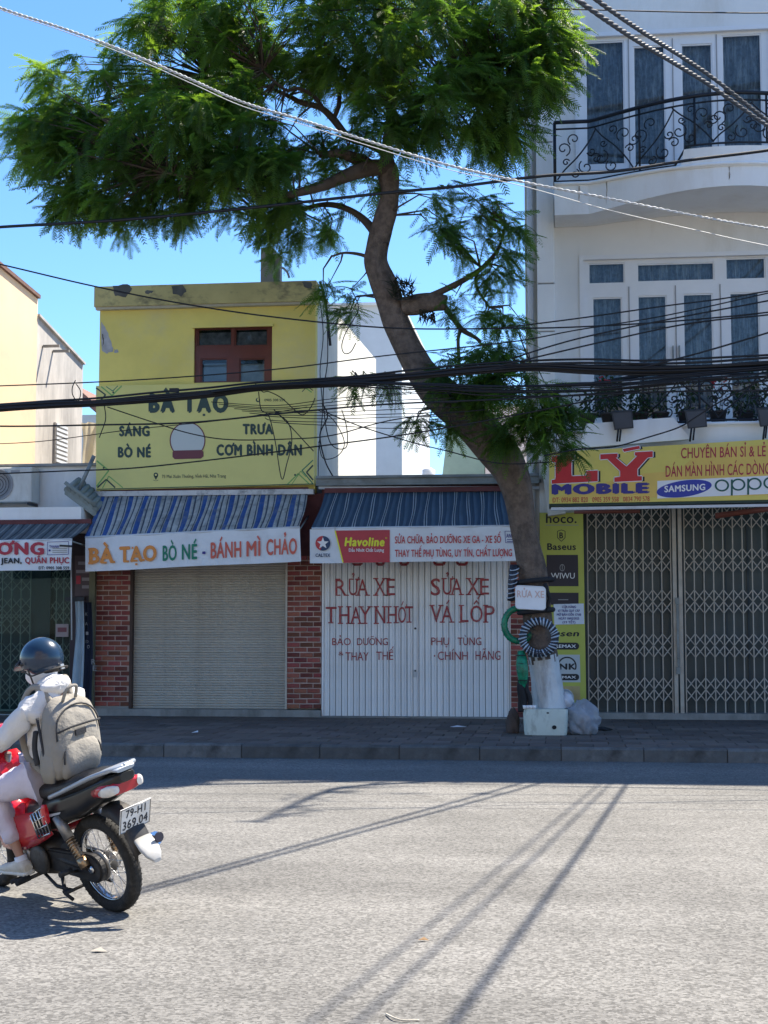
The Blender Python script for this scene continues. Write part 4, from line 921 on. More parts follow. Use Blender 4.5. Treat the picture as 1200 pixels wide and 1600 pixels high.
for pts, m, w in (([(150, 606), (165, 617), (150, 633)], slate_ink, 2.2), ([(158, 604), (175, 618), (190, 603)], lgreen_p, 2), ([(166, 604), (176, 611), (184, 603)], green_p, 1.2), ([(151, 720), (170, 735), (151, 760)], lgreen_p, 2.2), ([(152, 762), (166, 749), (180, 762)], slate_ink, 2.2), ([(160, 763), (170, 744), (192, 762)], lgreen_p, 1.5),
    ([(489, 727), (479, 738), (489, 750)], slate_ink, 2.4), ([(489, 719), (472, 735), (489, 756)], green_p, 1.6), ([(448, 758), (466, 740), (484, 757)], lgreen_p, 1.8), ([(455, 758), (470, 736), (478, 745)], lgreen_p, 1.2), ([(474, 597), (484, 606), (489, 600)], green_p, 1.6), ([(466, 598), (487, 613)], lgreen_p, 1.8), ([(489, 610), (480, 604), (472, 612)], slate_ink, 1.2)):
    band(s4, pts, w, Y4, m)
for (x, y) in ((177, 613), (162, 731), (474, 604), (461, 742)): poly(s4, disc_pts(x, y, 1.5), Y4, slate_ink)

# ================================================================ phone shop sign on the right
Y5 = YF - 1.75
s5 = thing('phone_shop_sign', 'long yellow phone shop sign with red LÝ letters below the lower balcony', 'sign', tuple(P(1030, 740, Y5)))
c5 = [(858, 707), (1290, 681), (1290, 779), (858, 787)]
board_quad(s5, c5, Y5, .12, sign_y)
warm = M('orange_yellow_panel', (.78, .50, .11), .5, var=.05, vs=2)
poly(s5, [(860, 780), (1290, 772), (1290, 690), (1100, 700), (1060, 735), (985, 742)], Y5, M('deeper_yellow_print', (.76, .52, .12), .5, var=.06, vs=3), .002)
def slab(pts, sh=(3.6, 0)):
    poly(s5, [(x + 4.2, y + .8) for x, y in pts], Y5, ink, .003)
    c = np.mean(pts, axis=0)
    mb = MB()                                   # white rim
    poly(s5, pts, Y5, red_big, .007)
    for a, b_ in zip(pts, pts[1:] + pts[:1]): band(s5, [a, b_], 2.4, Y5, white_p, .0055)
red_big = M('big_red_print', (.60, .03, .035), .45, var=.05)
slab([(862, 713), (898, 711), (898, 718), (893, 719), (893, 744), (916, 743), (916, 736), (934, 735), (934, 752), (862, 756), (862, 750), (868, 749), (868, 722), (862, 722)])
slab([(938, 710), (965, 708.5), (965, 714), (962, 715), (979, 729), (996, 712), (992, 711.5), (992, 706.5), (1020, 705), (1020, 714), (1012, 715), (996, 733), (996, 744), (1003, 744), (1003, 751), (960, 753), (960, 746), (969, 745), (969, 736), (949, 717), (938, 718)])
slab([(973, 701.5), (999, 696.5), (1000, 701), (975, 706)])
txt(s5, 'MOBILE', 862, 757.5, 1015, 772, Y5, navy_p, bold=.085, slope=-2.5, proud=.008)
txt(s5, 'ĐT: 0934 882 820   0905 359 558   0834 790 578', 863, 777.5, 1015, 785, Y5, red_p, bold=.01, slope=-2)
txt(s5, 'CHUYÊN BÁN SỈ & LẺ PHỤ KIỆN', 1064, 700, 1262, 716, Y5, crim, bold=.015, slope=-5)
txt(s5, 'DÁN MÀN HÌNH CÁC DÒNG SMARTPHONE', 1040, 728, 1288, 745, Y5, crim, bold=.015, slope=-7)
poly(s5, [(1027, 751.5), (1290, 739), (1290, 768), (1027, 779)], Y5, white_p, .004)
el = [(1069 + 43 * math.cos(t) * 1.0 + 3 * math.sin(t), 763.5 + 12.5 * math.sin(t) - 6.5 * math.cos(t)) for t in np.linspace(0, 2*math.pi, 41)[:-1]]
poly(s5, el, Y5, blue_logo, .006)
txt(s5, 'SAMSUNG', 1038, 759.5, 1102, 769, Y5, white_p, bold=.04, slope=-3.5, proud=.009)
dg = M('oppo_green_print', (.01, .10, .08), .5, var=0)
for i, cx in enumerate((1128, 1153.5, 1179, 1204)):
    cyy = 758.5 - i * 1.3; ring(s5, cx, cyy, 11.3, 3.0, Y5, dg, .008, 30, ry=9.5)
    if i in (1, 2): band(s5, [(cx - 10, cyy - 8), (cx - 10, cyy + 17)], 3, Y5, dg, .0085)
f5 = MB()
pq = [P(x, y, Y5) for x, y in ((858, 787), (1290, 779), (1290, 783), (858, 791))]
MB().hexa([p + np.array([0, .02, 0]) for p in pq], [p + np.array([0, .5, 0]) for p in pq]).build('bottom_tray', M('dark_green_tray', (.02, .05, .04), .5), s5)
pq = [P(x, y, Y5) for x, y in ((861, 793), (1290, 786), (1290, 790), (861, 797.5))]
MB().hexa([p + np.array([0, -.02, 0]) for p in pq], [p + np.array([0, .06, 0]) for p in pq]).build('bottom_rail', pipe_w, s5)
for x in (964, 1078, 1192): MB().tube([P(x, 690, Y5 + .05), P(x + 3, 664, Y5 + .02)], .015, 6).build('lamp_arm', iron, s5)
# rolled dark red awning poles below it
for (a, b_, nm) in (((897, 800), (1000, 799), 'left'), ((1118, 806), (1230, 791), 'right')):
    t = thing('folded_awning_bar', 'thin dull red bar under the left half of the phone shop sign' if nm == 'left' else 'thicker dull red bar sloping up to the right above the gate', 'bar', data=MB().tube([P(*a, YF - .8), P(*b_, YF - .8)], .03 if nm == 'left' else .045, 8).data('folded_awning_bar'), mats=M('dull_red_metal_' + nm, (.22, .07, .05), .6, var=.2))
# flood lamps
fl_m = M('lamp_housing', (.03, .035, .04), .5)
for i, (x, y, lb) in enumerate(((972, 657, 'black floodlight left of the step in the lower balcony'), (1087, 655, 'black floodlight below the flower pots in the balcony middle'), (1200, 652, 'black floodlight cut by the right picture edge'))):
    Yl = Y5 + .0; t = thing('floodlight', lb, 'floodlight', tuple(P(x, y, Yl)), group='floodlights above the phone shop sign')
    fr = [P(a, b_, Yl) for a, b_ in ((x - 17, y - 13), (x + 16, y - 15), (x + 18, y + 12), (x - 12, y + 15))]
    MB().hexa(fr, [p + np.array([0, .08, .03]) for p in fr]).build('housing', fl_m, t)
    MB().tube([P(x - 2, y + 14, Yl + .03), P(x - 4, y + 33, Yl + .05)], .014, 6).build('arm', iron, t)
    cc = sum(fr) / 4; MB().add([cc + (p - cc) * .86 + np.array([0, -.004, 0]) for p in fr], [(0, 1, 2, 3)]).build('lens', M('lamp_lens', (.05, .06, .075), .3) if i == 0 else bpy.data.materials['lamp_lens'], t)

# ================================================================ brand panel beside the gate
Y6 = YF - .10
s6 = thing('brand_panel', 'tall olive yellow panel of phone accessory logos beside the gate', 'sign', tuple(P(882, 1090, Y6)))
board_quad(s6, [(843, 801), (911, 801), (916, 1098), (846, 1098)], Y6, .06, olive_p)
txt(s6, 'hoco.', 853, 803, 901, 817, Y6, ink, bold=.02); band(s6, [(852, 820.5), (904, 820.5)], 1, Y6, grey_p)
band(s6, [(871, 830), (877, 828), (883, 830), (883, 840), (877, 846), (871, 840), (871, 830)], 1, Y6, ink); txt(s6, 'B', 874, 832, 880, 841, Y6, ink, bold=.03)
txt(s6, 'Baseus', 855, 849, 900, 859, Y6, ink, bold=.03)
poly(s6, [(854, 867), (903, 867), (904, 916), (854, 916)], Y6, M('dark_plum_print', (.028, .024, .035), .5, var=0)); txt(s6, 'WIWU', 861, 895, 898, 904, Y6, white_p, bold=-.005, proud=.006)
ring(s6, 878.5, 887, 4, .9, Y6, grey_p, .006, ry=5.5); band(s6, [(878.5, 883), (878.5, 890)], 1, Y6, grey_p, .006)
poly(s6, [(858, 926), (904, 926), (904, 945), (858, 945)], Y6, bpy.data.materials['dark_plum_print']); band(s6, [(872, 937), (888, 937)], 1.2, Y6, grey_p, .006)
txt(s6, 'usen', 865, 985, 905, 994, Y6, ink, bold=.03, shear=.15)
def pill(x0, y0, x1, y1):
    h = (y1 - y0) / 2; pts = [(x1 - h + h * math.sin(t), (y0 + y1) / 2 - h * math.cos(t)) for t in np.linspace(0, math.pi, 12)] + [(x0 + h - h * math.sin(t), (y0 + y1) / 2 + h * math.cos(t)) for t in np.linspace(0, math.pi, 12)]
    poly(s6, pts, Y6, ink, .005); txt(s6, 'REMAX', x0 + 5, y0 + 3.2, x1 - 5, y1 - 3, Y6, white_p, bold=.03, proud=.008)
pill(862, 1004, 905, 1015)
poly(s6, [(862, 1023), (906, 1023), (907, 1066), (862, 1066)], Y6, M('pale_grey_print', (.5, .53, .53), .5, var=0)); ring(s6, 886, 1041, 15, 2.2, Y6, ink, .005, 30, 190, 380); txt(s6, 'NK', 874, 1037, 900, 1046, Y6, ink, bold=.05, proud=.006)
pill(862, 1053, 905, 1063)
poly(s6, [(862, 1072), (906, 1072), (907, 1094), (862, 1094)], Y6, M('tan_print', (.48, .36, .16), .5, var=.1))
nt_ = thing('paper_notice', 'white paper notice with blue lines stuck on the olive panel', 'notice', tuple(P(888, 960, Y6)))
board_quad(nt_, [(865, 944), (912, 943), (913, 975), (866, 976)], Y6 - .012, .004, M('white_paper', (.68, .73, .80), .8, var=.03), name='sheet')
for i, s in enumerate(('CỬA HÀNG', '67 TRẦN QUÝ CÁP', 'MỞ BÁN ĐẾN 17:00', 'NGÀY 10/02/2025', '(19 TẾT)')):
    w = (22, 34, 38, 32, 20)[i]; txt(nt_, s, 889 - w/2, 946.5 + i * 6, 889 + w/2, 950 + i * 6, Y6 - .012, navy_p, bold=.03)

# ================================================================ flower pots on the lower balcony
leaf_dk = M('potted_leaf', (.035, .075, .03), .6, var=.3, vs=8, backlit=.3)
pot_m = M('dark_flower_pot', (.05, .045, .045), .7, var=.2)
petal = M('red_petal', (.42, .02, .03), .6, backlit=.2)
pp_ = [(918, 640, 9, 26, 'thin leafy plant at the left balcony corner', 0), (952, 622, 24, 42, 'dense dark bush with a few red blooms on the balcony', 3), (1000, 640, 16, 34, 'sparse low plant beside the dense bush', 0),
       (1032, 642, 16, 36, 'narrow upright green plant before the middle door', 0), (1072, 630, 18, 40, 'broad leafed plant with bright leaves right of the balcony middle', 0), (1122, 635, 20, 36, 'thin stemmed plant with a red flower head', 5), (1165, 632, 26, 44, 'big round dark bush near the right edge', 0), (1210, 628, 20, 44, 'dark bush with red blooms at the right edge', 3)]
for i, (x, y, w, h, lb, nf) in enumerate(pp_):
    Yp = YF - 1.15; z0 = z2t + .03; cx = X_(x, Yp, 650)
    t = thing('potted_plant', lb, 'potted plant', (cx, Yp, z0), group='potted plants on the lower balcony')
    MB().lathe([(.09, z0), (.13, z0 + .2), (.14, z0 + .2), (.14, z0 + .23), (.12, z0 + .23)], 14, 'z', (cx, Yp, 0)).build('pot', pot_m, t)
    rx, rz = w / 96, h / 96; cz = Z_(y, Yp); mb = MB(); r_ = random.Random(i); dens = 260 if 'dense' in lb or 'bush' in lb else 70
    for _ in range(dens):
        while True:
            a, b_, c = r_.uniform(-1, 1), r_.uniform(-1, 1), r_.uniform(-1, 1)
            if a*a + b_*b_ + c*c < 1: break
        p = np.array([cx + a * rx, Yp + b_ * .2, cz + c * rz]); L = r_.uniform(.05, .10) * (1.3 if 'broad' in lb else 1)
        d = np.array([a * .7 + r_.uniform(-.5, .5), b_ + r_.uniform(-.5, .5), r_.uniform(-.6, .5)]); d /= np.linalg.norm(d); s_ = np.cross(d, [0.2, .3, 1]); s_ = s_ / np.linalg.norm(s_) * L * .3
        mb.add([p, p + d * L * .5 + s_, p + d * L + np.array([0, 0, -.02]), p + d * L * .5 - s_], [(0, 1, 2, 3)])
    put('foliage', mb.data('foliage', fix=False), t, leaf_dk)
    sm_ = MB()
    for q in range(4): sm_.tube([(cx + r_.uniform(-.03, .03), Yp, z0 + .2), (cx + r_.uniform(-rx, rx) * .5, Yp, cz), (cx + r_.uniform(-rx, rx) * .8, Yp, cz + rz * .6)], .006, 4)
    sm_.build('stem', leaf_dk, t)
    if nf:
        fm = MB()
        for q in range(nf * 5):
            p = np.array([cx + r_.uniform(-rx, rx) * .6, Yp - .16 + r_.uniform(-.05, .05), cz + rz * r_.uniform(.3, .95)])
            fm.lathe([(.001, p[2] - .012), (.02, p[2]), (.012, p[2] + .014)], 6, 'z', (p[0], p[1], 0), smooth=False)
        fm.build('flower', petal, t)
# ================================================================ the leaning tree
bark = M('tree_bark', (.15, .115, .092), .95, var=.42, vs=9, bump=1.0, bs=34, dirt=(.05, .04, .035), ds=4, da=.7, streak=2, dist=.03)
bark_d = M('branch_bark', (.085, .065, .05), .95, var=.3, vs=6, bump=.6, bs=40)
lime = M('limewashed_bark', (.62, .63, .62), .95, var=.08, vs=4, bump=.7, bs=25, dirt=(.22, .19, .17), ds=3.0, da=.85, streak=4, dist=.02)
YT = 20.9
tree = thing('leaning_tree', 'tall feathery leaved tree leaning left with tyres tied round its whitewashed trunk', 'tree', tuple(G(858, 1140, ZS)))
tr = [(866, 1135, 58), (861, 1105, 52), (855, 1070, 49), (849, 1035, 46), (844, 1000, 44), (840, 965, 43), (834, 925, 42), (829, 885, 44), (824, 850, 42), (818, 815, 42), (811, 780, 45), (800, 745, 50), (785, 715, 56), (762, 685, 60), (733, 655, 60), (703, 628, 60), (677, 603, 56), (655, 577, 46), (640, 550, 41), (628, 523, 39), (617, 495, 41), (606, 465, 43), (596, 438, 42), (588, 410, 38), (590, 385, 33), (597, 355, 33), (606, 325, 31), (609, 298, 28), (606, 270, 34), (604, 250, 24), (606, 225, 17), (610, 190, 14), (614, 150, 12), (612, 110, 10), (606, 60, 8), (600, 10, 6), (598, -60, 4)]
ctrl = [np.append(P(x, y, YT - .4 * math.sin(max(0, 1135 - y) / 1135 * 2.2)), w / 2 / FPX * YT) for x, y, w in tr]
def trunk_mesh(ctrl, n=36, sub=6, lump=.085, seed=1, m_of=lambda z: 0):
    q = smooth_path(ctrl, sub); mb = MB(); r_ = np.random.default_rng(seed); ph = r_.uniform(0, 6, 6)
    prev = None
    for i, p in enumerate(q):
        t = q[min(i+1, len(q)-1)][:3] - q[max(i-1, 0)][:3]; t = t / np.linalg.norm(t)
        u = np.cross(t, [0, 1, 0]) if prev is None else prev - t * (prev @ t); u /= np.linalg.norm(u); w = np.cross(t, u); prev = u; s = i * .22
        for j in range(n):
            a = 2 * math.pi * j / n
            k = 1 + lump * (math.sin(2*a + s*.7 + ph[0]) * .6 + math.sin(3*a - s*.9 + ph[1]) * .5 + math.sin(5*a + s*.6 + ph[2]) * .35 + .5 * math.sin(s*1.3 + ph[3] + a) + .22 * math.sin(9*a + s*.5 + math.sin(s*1.7)*1.2) + .16 * math.sin(14*a - s*.8 + ph[5]))
            if p[2] < .55: k *= 1 + (.55 - p[2]) * .2 * max(0, math.sin(2.5*a + ph[4]))
            mb.v.append(tuple(p[:3] + p[3] * k * (u * math.cos(a) + w * math.sin(a))))
    for i in range(len(q) - 1):
        for j in range(n):
            mb.f.append((i*n + j, i*n + (j+1) % n, (i+1)*n + (j+1) % n, (i+1)*n + j)); mb.m.append(m_of(q[i][2] + .05 * math.sin(j * 1.9))); mb.sm.append(True)
    mb.f.append(tuple((len(q)-1)*n + j for j in range(n))); mb.m.append(0); mb.sm.append(False)
    return mb
zl = Z_(1029, YT)
trk = put('trunk', trunk_mesh(ctrl, m_of=lambda z: 1 if z < zl else 0).data('trunk'), tree, [bark, lime])
def limb(pts, Ys, n=10, name='branch', sub=5, lump=.06, seed=3, mat=None):
    c = [np.append(P(x, y, Yq), w / 2 / FPX * YT) for (x, y, w), Yq in zip(pts, Ys)]
    return put(name, trunk_mesh(c, n, sub, lump, seed).data(name), tree, mat or bark_d)
YB = YT - .45
limb([(628, 480, 26), (650, 476, 30), (678, 472, 27), (697, 474, 24)], [YB]*4, 14, lump=.12, mat=bark)
limb([(610, 262, 22), (585, 262, 26), (560, 268, 23), (535, 277, 20), (505, 290, 17), (470, 300, 14), (440, 305, 10), (390, 300, 7), (330, 285, 5), (260, 270, 4)], np.linspace(YB, YB - 1.0, 10))
limb([(590, 268, 24), (560, 250, 20), (530, 240, 14), (500, 243, 9)], [YB, YB-.1, YB-.3, YB-.5])
limb([(606, 240, 14), (575, 225, 12), (545, 215, 11), (520, 185, 12), (500, 168, 10), (470, 160, 9), (450, 150, 7), (400, 130, 5), (330, 120, 4)], np.linspace(YB, YB + .8, 9))
limb([(505, 170, 7), (490, 150, 6), (465, 138, 6), (445, 140, 5), (410, 110, 4)], np.linspace(YB+.4, YB - .2, 5))
limb([(520, 188, 8), (530, 160, 7), (525, 120, 6), (505, 60, 5)], [YB+.3]*4)
limb([(608, 225, 12), (630, 190, 10), (660, 160, 8), (700, 130, 7), (750, 110, 5), (810, 100, 4), (860, 110, 3)], np.linspace(YB, YB - .6, 7))
limb([(610, 180, 10), (590, 130, 8), (560, 80, 6), (520, 20, 5), (480, -40, 4)], np.linspace(YB, YB + .5, 5))
limb([(613, 150, 9), (650, 90, 7), (700, 40, 6), (760, -10, 4)], np.linspace(YB, YB + .9, 4))
limb([(600, 385, 16), (575, 350, 13), (550, 330, 10), (520, 320, 9), (490, 322, 7), (455, 335, 5), (420, 350, 4)], np.linspace(YB, YB + 1.2, 7))
limb([(664, 466, 10), (690, 455, 10), (720, 440, 9), (745, 425, 8), (762, 410, 7), (780, 385, 5), (790, 350, 4)], np.linspace(YB, YB - .3, 7))
limb([(745, 424, 6), (744, 445, 5), (752, 462, 4), (765, 480, 3)], [YB-.1]*4)
limb([(694, 478, 9), (708, 497, 8), (722, 515, 8), (742, 527, 6), (752, 534, 4)], [YB]*5)
limb([(720, 515, 6), (716, 530, 5), (717, 560, 5), (719, 600, 3)], [YB]*4)
limb([(742, 527, 4), (760, 545, 3), (790, 570, 3)], [YB]*3)
limb([(715, 630, 12), (750, 600, 9), (790, 585, 7), (830, 570, 4)], np.linspace(YB, YB - .5, 4))
limb([(770, 690, 12), (800, 660, 9), (840, 645, 7), (880, 650, 4)], np.linspace(YB, YB - .5, 4))
limb([(668, 600, 9), (640, 590, 6), (600, 585, 5), (560, 590, 3)], np.linspace(YB, YB + .6, 4))
limb([(588, 415, 8), (570, 400, 6), (540, 395, 4), (520, 400, 3)], [YB, YB+.2, YB+.4, YB+.6])
# high limb reaching over the road above the picture: it casts the branch shadow on the asphalt
SS = np.array([.44, .45, 1.0]); hl = [P(600, 10, YB), P(640, -60, YB - .2), P(720, -160, YB - .8)] + [G(x, y) + h * SS for x, y, h in ((745, 1217, 11.8), (640, 1223, 11.6), (550, 1229, 11.5), (500, 1240, 11.3), (450, 1262, 11.2), (400, 1285, 11.0))]
put('branch', trunk_mesh([np.append(p, w) for p, w in zip(hl, (.07, .07, .065, .06, .055, .05, .045, .035, .02))], 10, 5, .06, 3).data('branch'), tree, bark_d)
HIGH = [G(x, y) + h * SS for x, y, h in ((700, 1220, 11.8), (650, 1221, 11.6), (580, 1226, 11.5), (540, 1232, 11.5), (510, 1238, 11.3), (470, 1246, 11.3), (455, 1262, 11.2), (425, 1275, 11.1), (405, 1284, 11.0), (740, 1240, 11.6), (600, 1240, 11.5))]
# small dark epiphyte tuft on the trunk
tf = MB(); r_ = random.Random(4)
for i in range(150):
    a = r_.uniform(-.2, 3.3); L = r_.uniform(6, 20); x0, y0 = 612 + r_.uniform(0, 34), 440 + r_.uniform(0, 28)
    p, q = P(x0, y0, YB - .2), P(x0 + math.cos(a) * L, y0 - math.sin(a) * L, YB - .25 + r_.uniform(-.1, .1)); n_ = np.array([.012, .01, .006])
    tf.add([p - n_, p + n_, q], [(0, 1, 2)])
for i in range(60):
    x0, y0 = 655 + r_.uniform(0, 25), 486 + r_.uniform(-3, 12); p, q = P(x0, y0, YB - .12), P(x0 + r_.uniform(-8, 8), y0 + r_.uniform(0, 16), YB - .15); n_ = np.array([.014, .01, .002]); tf.add([p - n_, p + n_, q], [(0, 1, 2)])
stuff(put('epiphyte_tuft', tf.data('tuft', fix=False), tree, M('dark_tuft', (.03, .035, .02), .9, var=.3)))

# ---- foliage: every leaf is a feathery double-pinnate frond of paired leaflets
def leaf_material(name, dcol, tcol, mixf):
    m = bpy.data.materials.new(name); m.use_nodes = True; N = m.node_tree.nodes; L = m.node_tree.links
    b = N['Principled BSDF']; b.inputs['Roughness'].default_value = .5; b.inputs['Specular IOR Level'].default_value = .35
    at = N.new('ShaderNodeAttribute'); at.attribute_name = 'tone'  # random leaf tone; the lime end is highlight put into the colour
    r1 = N.new('ShaderNodeMix'); r1.data_type = 'RGBA'; r1.inputs[6].default_value = (*[c * .6 for c in dcol], 1); r1.inputs[7].default_value = (dcol[0] * 1.7, dcol[1] * 1.45, dcol[2], 1)
    r2 = N.new('ShaderNodeMix'); r2.data_type = 'RGBA'; r2.inputs[6].default_value = (*[c * .65 for c in tcol], 1); r2.inputs[7].default_value = (tcol[0] * 2.0, tcol[1] * 1.5, tcol[2], 1)
    t = N.new('ShaderNodeBsdfTranslucent'); mx = N.new('ShaderNodeMixShader'); mx.inputs[0].default_value = mixf
    for r in (r1, r2): L.new(at.outputs['Fac'], r.inputs[0])
    L.new(r1.outputs[2], b.inputs['Base Color']); L.new(r2.outputs[2], t.inputs[0])
    L.new(b.outputs[0], mx.inputs[1]); L.new(t.outputs[0], mx.inputs[2]); L.new(mx.outputs[0], N['Material Output'].inputs[0]); return m
leaf_m = leaf_material('feathery_leaf', (.048, .112, .044), (.19, .40, .035), .46)
def frond(npairs=14, droop=.35, wid=.11, seed=0):
    """unit-length bipinnate leaf along +x: paired blunt pinnae, short and nearly square to the stalk, so the leaf reads as a soft oblong feather"""
    r = np.random.default_rng(seed); V = []; F = []
    for i in range(npairs):
        t = (i + 1) / (npairs + .4); x = t * .94; z = -droop * t ** 1.8
        L = wid * min(1, (t / .16) ** .6) * min(1, ((1.06 - t) / .28) ** .55)
        for sgn in (1, -1):
            a = R(66 - 20 * t) + r.normal(0, .05); l = L * r.uniform(.86, 1.1); dz = -r.uniform(.2, .5) * l; hw = .026
            d = np.array([math.cos(a), sgn * math.sin(a), 0]); u = np.array([1, 0, -droop * .9 * t]) * hw
            base = np.array([x, 0, z]); tip = base + d * l + np.array([0, 0, dz]); k = len(V)
            V += [base - u * .8, tip - u * .75, tip + d * .012 + u * .35, base + u * .8]; F += [(k, k+1, k+2, k+3)]
    k = len(V); n = 4
    for i in range(n + 1):
        t = i / n * .95; V += [np.array([t, .006, -droop * t ** 1.8]), np.array([t, -.006, -droop * t ** 1.8])]
    F += [(k+2*i, k+2*i+1, k+2*i+3, k+2*i+2) for i in range(n)]
    return np.array(V), np.array(F)
FR = [frond(14, d, w, s_) for s_, (d, w) in enumerate(((.15, .14), (.3, .155), (.42, .145), (.6, .16), (.25, .13)))]
LV = []; LF = []; LT = []; voff = 0
def add_fronds(centres, per, lo, hi, out_from, seed, el=(-60, 25), tone=(0, 1)):
    global voff
    r = np.random.default_rng(seed)
    for c in centres:
        n = r.poisson(per) + 2; base_tone = r.uniform(*tone)
        o = c - out_from; o[2] *= .4; az0 = math.atan2(o[1], o[0])
        for _ in range(n):
            V, F = FR[r.integers(len(FR))]; s = r.uniform(lo, hi)
            az = az0 + r.normal(0, 1.25); e = R(r.uniform(*el)); ro = r.normal(0, .35)
            ca, sa, ce, se, cr, sr = math.cos(az), math.sin(az), math.cos(e), math.sin(e), math.cos(ro), math.sin(ro)
            Rz = np.array([[ca, -sa, 0], [sa, ca, 0], [0, 0, 1]]); Ry = np.array([[ce, 0, -se], [0, 1, 0], [se, 0, ce]]); Rx = np.array([[1, 0, 0], [0, cr, -sr], [0, sr, cr]])
            v = (V * s) @ (Rz @ Ry @ Rx).T + c + r.normal(0, .05, 3)
            LV.append(v); LF.append(F + voff); voff += len(V); LT.append(np.full(len(V), np.clip(base_tone ** 2 * .7 + r.uniform(0, .3), 0, 1)))
r_ = np.random.default_rng(21)
# (photo x, y, half width, half height, depth Y, half depth, clusters)
BL = [(95, 215, 70, 48, 20.2, .9, 26), (60, 205, 45, 26, 20.3, .5, 8), (150, 150, 95, 55, 20.4, 1.3, 36), (185, 262, 110, 60, 19.9, 1.3, 46), (165, 330, 85, 30, 19.9, .9, 20), (120, 300, 45, 30, 20.0, .6, 9),
      (300, 90, 130, 85, 20.6, 1.6, 70), (300, 225, 120, 85, 19.9, 1.5, 66), (372, 200, 70, 85, 19.8, 1.2, 34), (420, 280, 75, 45, 19.8, 1.0, 26), (270, 320, 55, 22, 19.9, .7, 12), (440, 35, 130, 60, 20.6, 1.6, 52),
      (560, 50, 90, 65, 20.2, 1.6, 42), (660, 70, 110, 90, 20.0, 1.6, 62), (790, 55, 95, 70, 20.2, 1.4, 50), (850, 95, 45, 55, 19.9, .8, 20), (790, 130, 80, 50, 19.9, 1.1, 34), (700, 165, 85, 55, 19.8, 1.1, 36), (640, 210, 50, 28, 19.8, .6, 12), (770, 200, 60, 30, 20.0, .8, 14), (572, 170, 28, 28, 19.8, .5, 5),
      (330, -70, 150, 70, 20.6, 1.6, 40), (520, -90, 150, 70, 20.5, 1.6, 40), (700, -80, 150, 70, 20.3, 1.6, 40), (240, 30, 25, 30, 20.6, .8, 6), (850, 20, 40, 45, 20.1, .8, 12), (560, 270, 60, 20, 20.6, .7, 7),
      (505, 235, 38, 26, 20.6, .8, 8), (425, 235, 30, 55, 20.2, .8, 9), (545, 115, 42, 38, 20.8, .9, 11), (480, 110, 28, 22, 21.0, .7, 4), (560, 225, 30, 18, 20.4, .5, 4), (455, 330, 40, 25, 20.8, .6, 6),
      (500, 345, 55, 28, 21.2, .8, 10), (400, 345, 40, 22, 21.0, .6, 6), (440, 380, 25, 14, 21.2, .4, 3),
      (765, 325, 38, 20, 20.0, .4, 7), (790, 375, 30, 30, 20.0, .4, 8), (705, 375, 32, 20, 20.0, .4, 6), (690, 350, 20, 10, 20.1, .3, 2), (780, 440, 30, 25, 20.1, .4, 6), (735, 480, 40, 22, 20.2, .5, 5), (800, 500, 26, 18, 20.1, .4, 4),
      (775, 555, 45, 25, 20.0, .5, 11), (735, 590, 55, 25, 19.9, .5, 13), (795, 610, 65, 28, 19.8, .5, 19), (850, 645, 45, 26, 19.8, .5, 13), (815, 665, 45, 25, 19.9, .5, 12), (870, 690, 32, 14, 19.7, .4, 6), (690, 560, 20, 12, 20.1, .3, 2), (655, 650, 22, 12, 20.3, .3, 3), (700, 668, 18, 8, 20.2, .3, 2),
      (530, 455, 28, 20, 21.0, .4, 3), (555, 490, 28, 16, 21.0, .4, 3), (590, 600, 32, 9, 20.9, .3, 3), (545, 590, 20, 8, 20.9, .3, 2), (700, 300, 40, 18, 20.2, .4, 3)]
crown_c = P(560, 180, YT); centres_all = []
for i, (x, y, w, h, Yq, dy, n) in enumerate(BL):
    c0 = P(x, y, Yq); u = r_.normal(0, 1, (n, 3)); u /= np.linalg.norm(u, axis=1)[:, None]; rad = r_.uniform(.35, 1, n) ** .45
    pts = c0 + u * rad[:, None] * np.array([w / FPX * Yq, dy, h / FPX * Yq]); low = y > 300 and n < 22
    of = crown_c if y < 400 else c0 + np.array([0, .3, .3])
    add_fronds(pts, 11.5 if y < 300 else 13, .28 if low else .34, .46 if low else .56, of, 100 + i, (-56, 20), (.0, 1.0))
    centres_all += list(pts)
add_fronds(np.array(HIGH), 3, .3, .45, crown_c, 77)
LV = np.concatenate(LV); LF = np.concatenate(LF); LT = np.concatenate(LT)
me = bpy.data.meshes.new('crown'); me.vertices.add(len(LV)); me.vertices.foreach_set('co', LV.astype(np.float32).ravel())
me.loops.add(LF.size); me.loops.foreach_set('vertex_index', LF.astype(np.int32).ravel()); me.polygons.add(len(LF))
me.polygons.foreach_set('loop_start', np.arange(0, LF.size, 4, dtype=np.int32))
at = me.attributes.new('tone', 'FLOAT', 'POINT'); at.data.foreach_set('value', LT.astype(np.float32)); me.update(); me.validate()
crown = put('crown', me, tree, leaf_m); stuff(crown)
print('LEAF FACES', len(LF))
# twigs joining the leaf clusters to the nearest limb
src = []
for o in list(tree.children):
    if o.name.startswith(('branch', 'trunk')):
        vs = np.array([v.co[:] for v in o.data.vertices]); src.append(vs[::17])
src = np.concatenate(src); src = src[src[:, 2] > 4.5]; tw = MB(); rg = random.Random(8)
for c in centres_all:
    d = np.linalg.norm(src - c, axis=1); j = d.argmin()
    if d[j] > 3.2: continue
    mid = (src[j] + c) / 2 + np.array([rg.uniform(-.12, .12), rg.uniform(-.12, .12), rg.uniform(-.02, .15)])
    tw.tube([src[j], mid, c], [.016, .011, .005], 4, smooth=True, cap=False)
stuff(put('twigs', tw.data('twigs', fix=False), tree, bark_d))

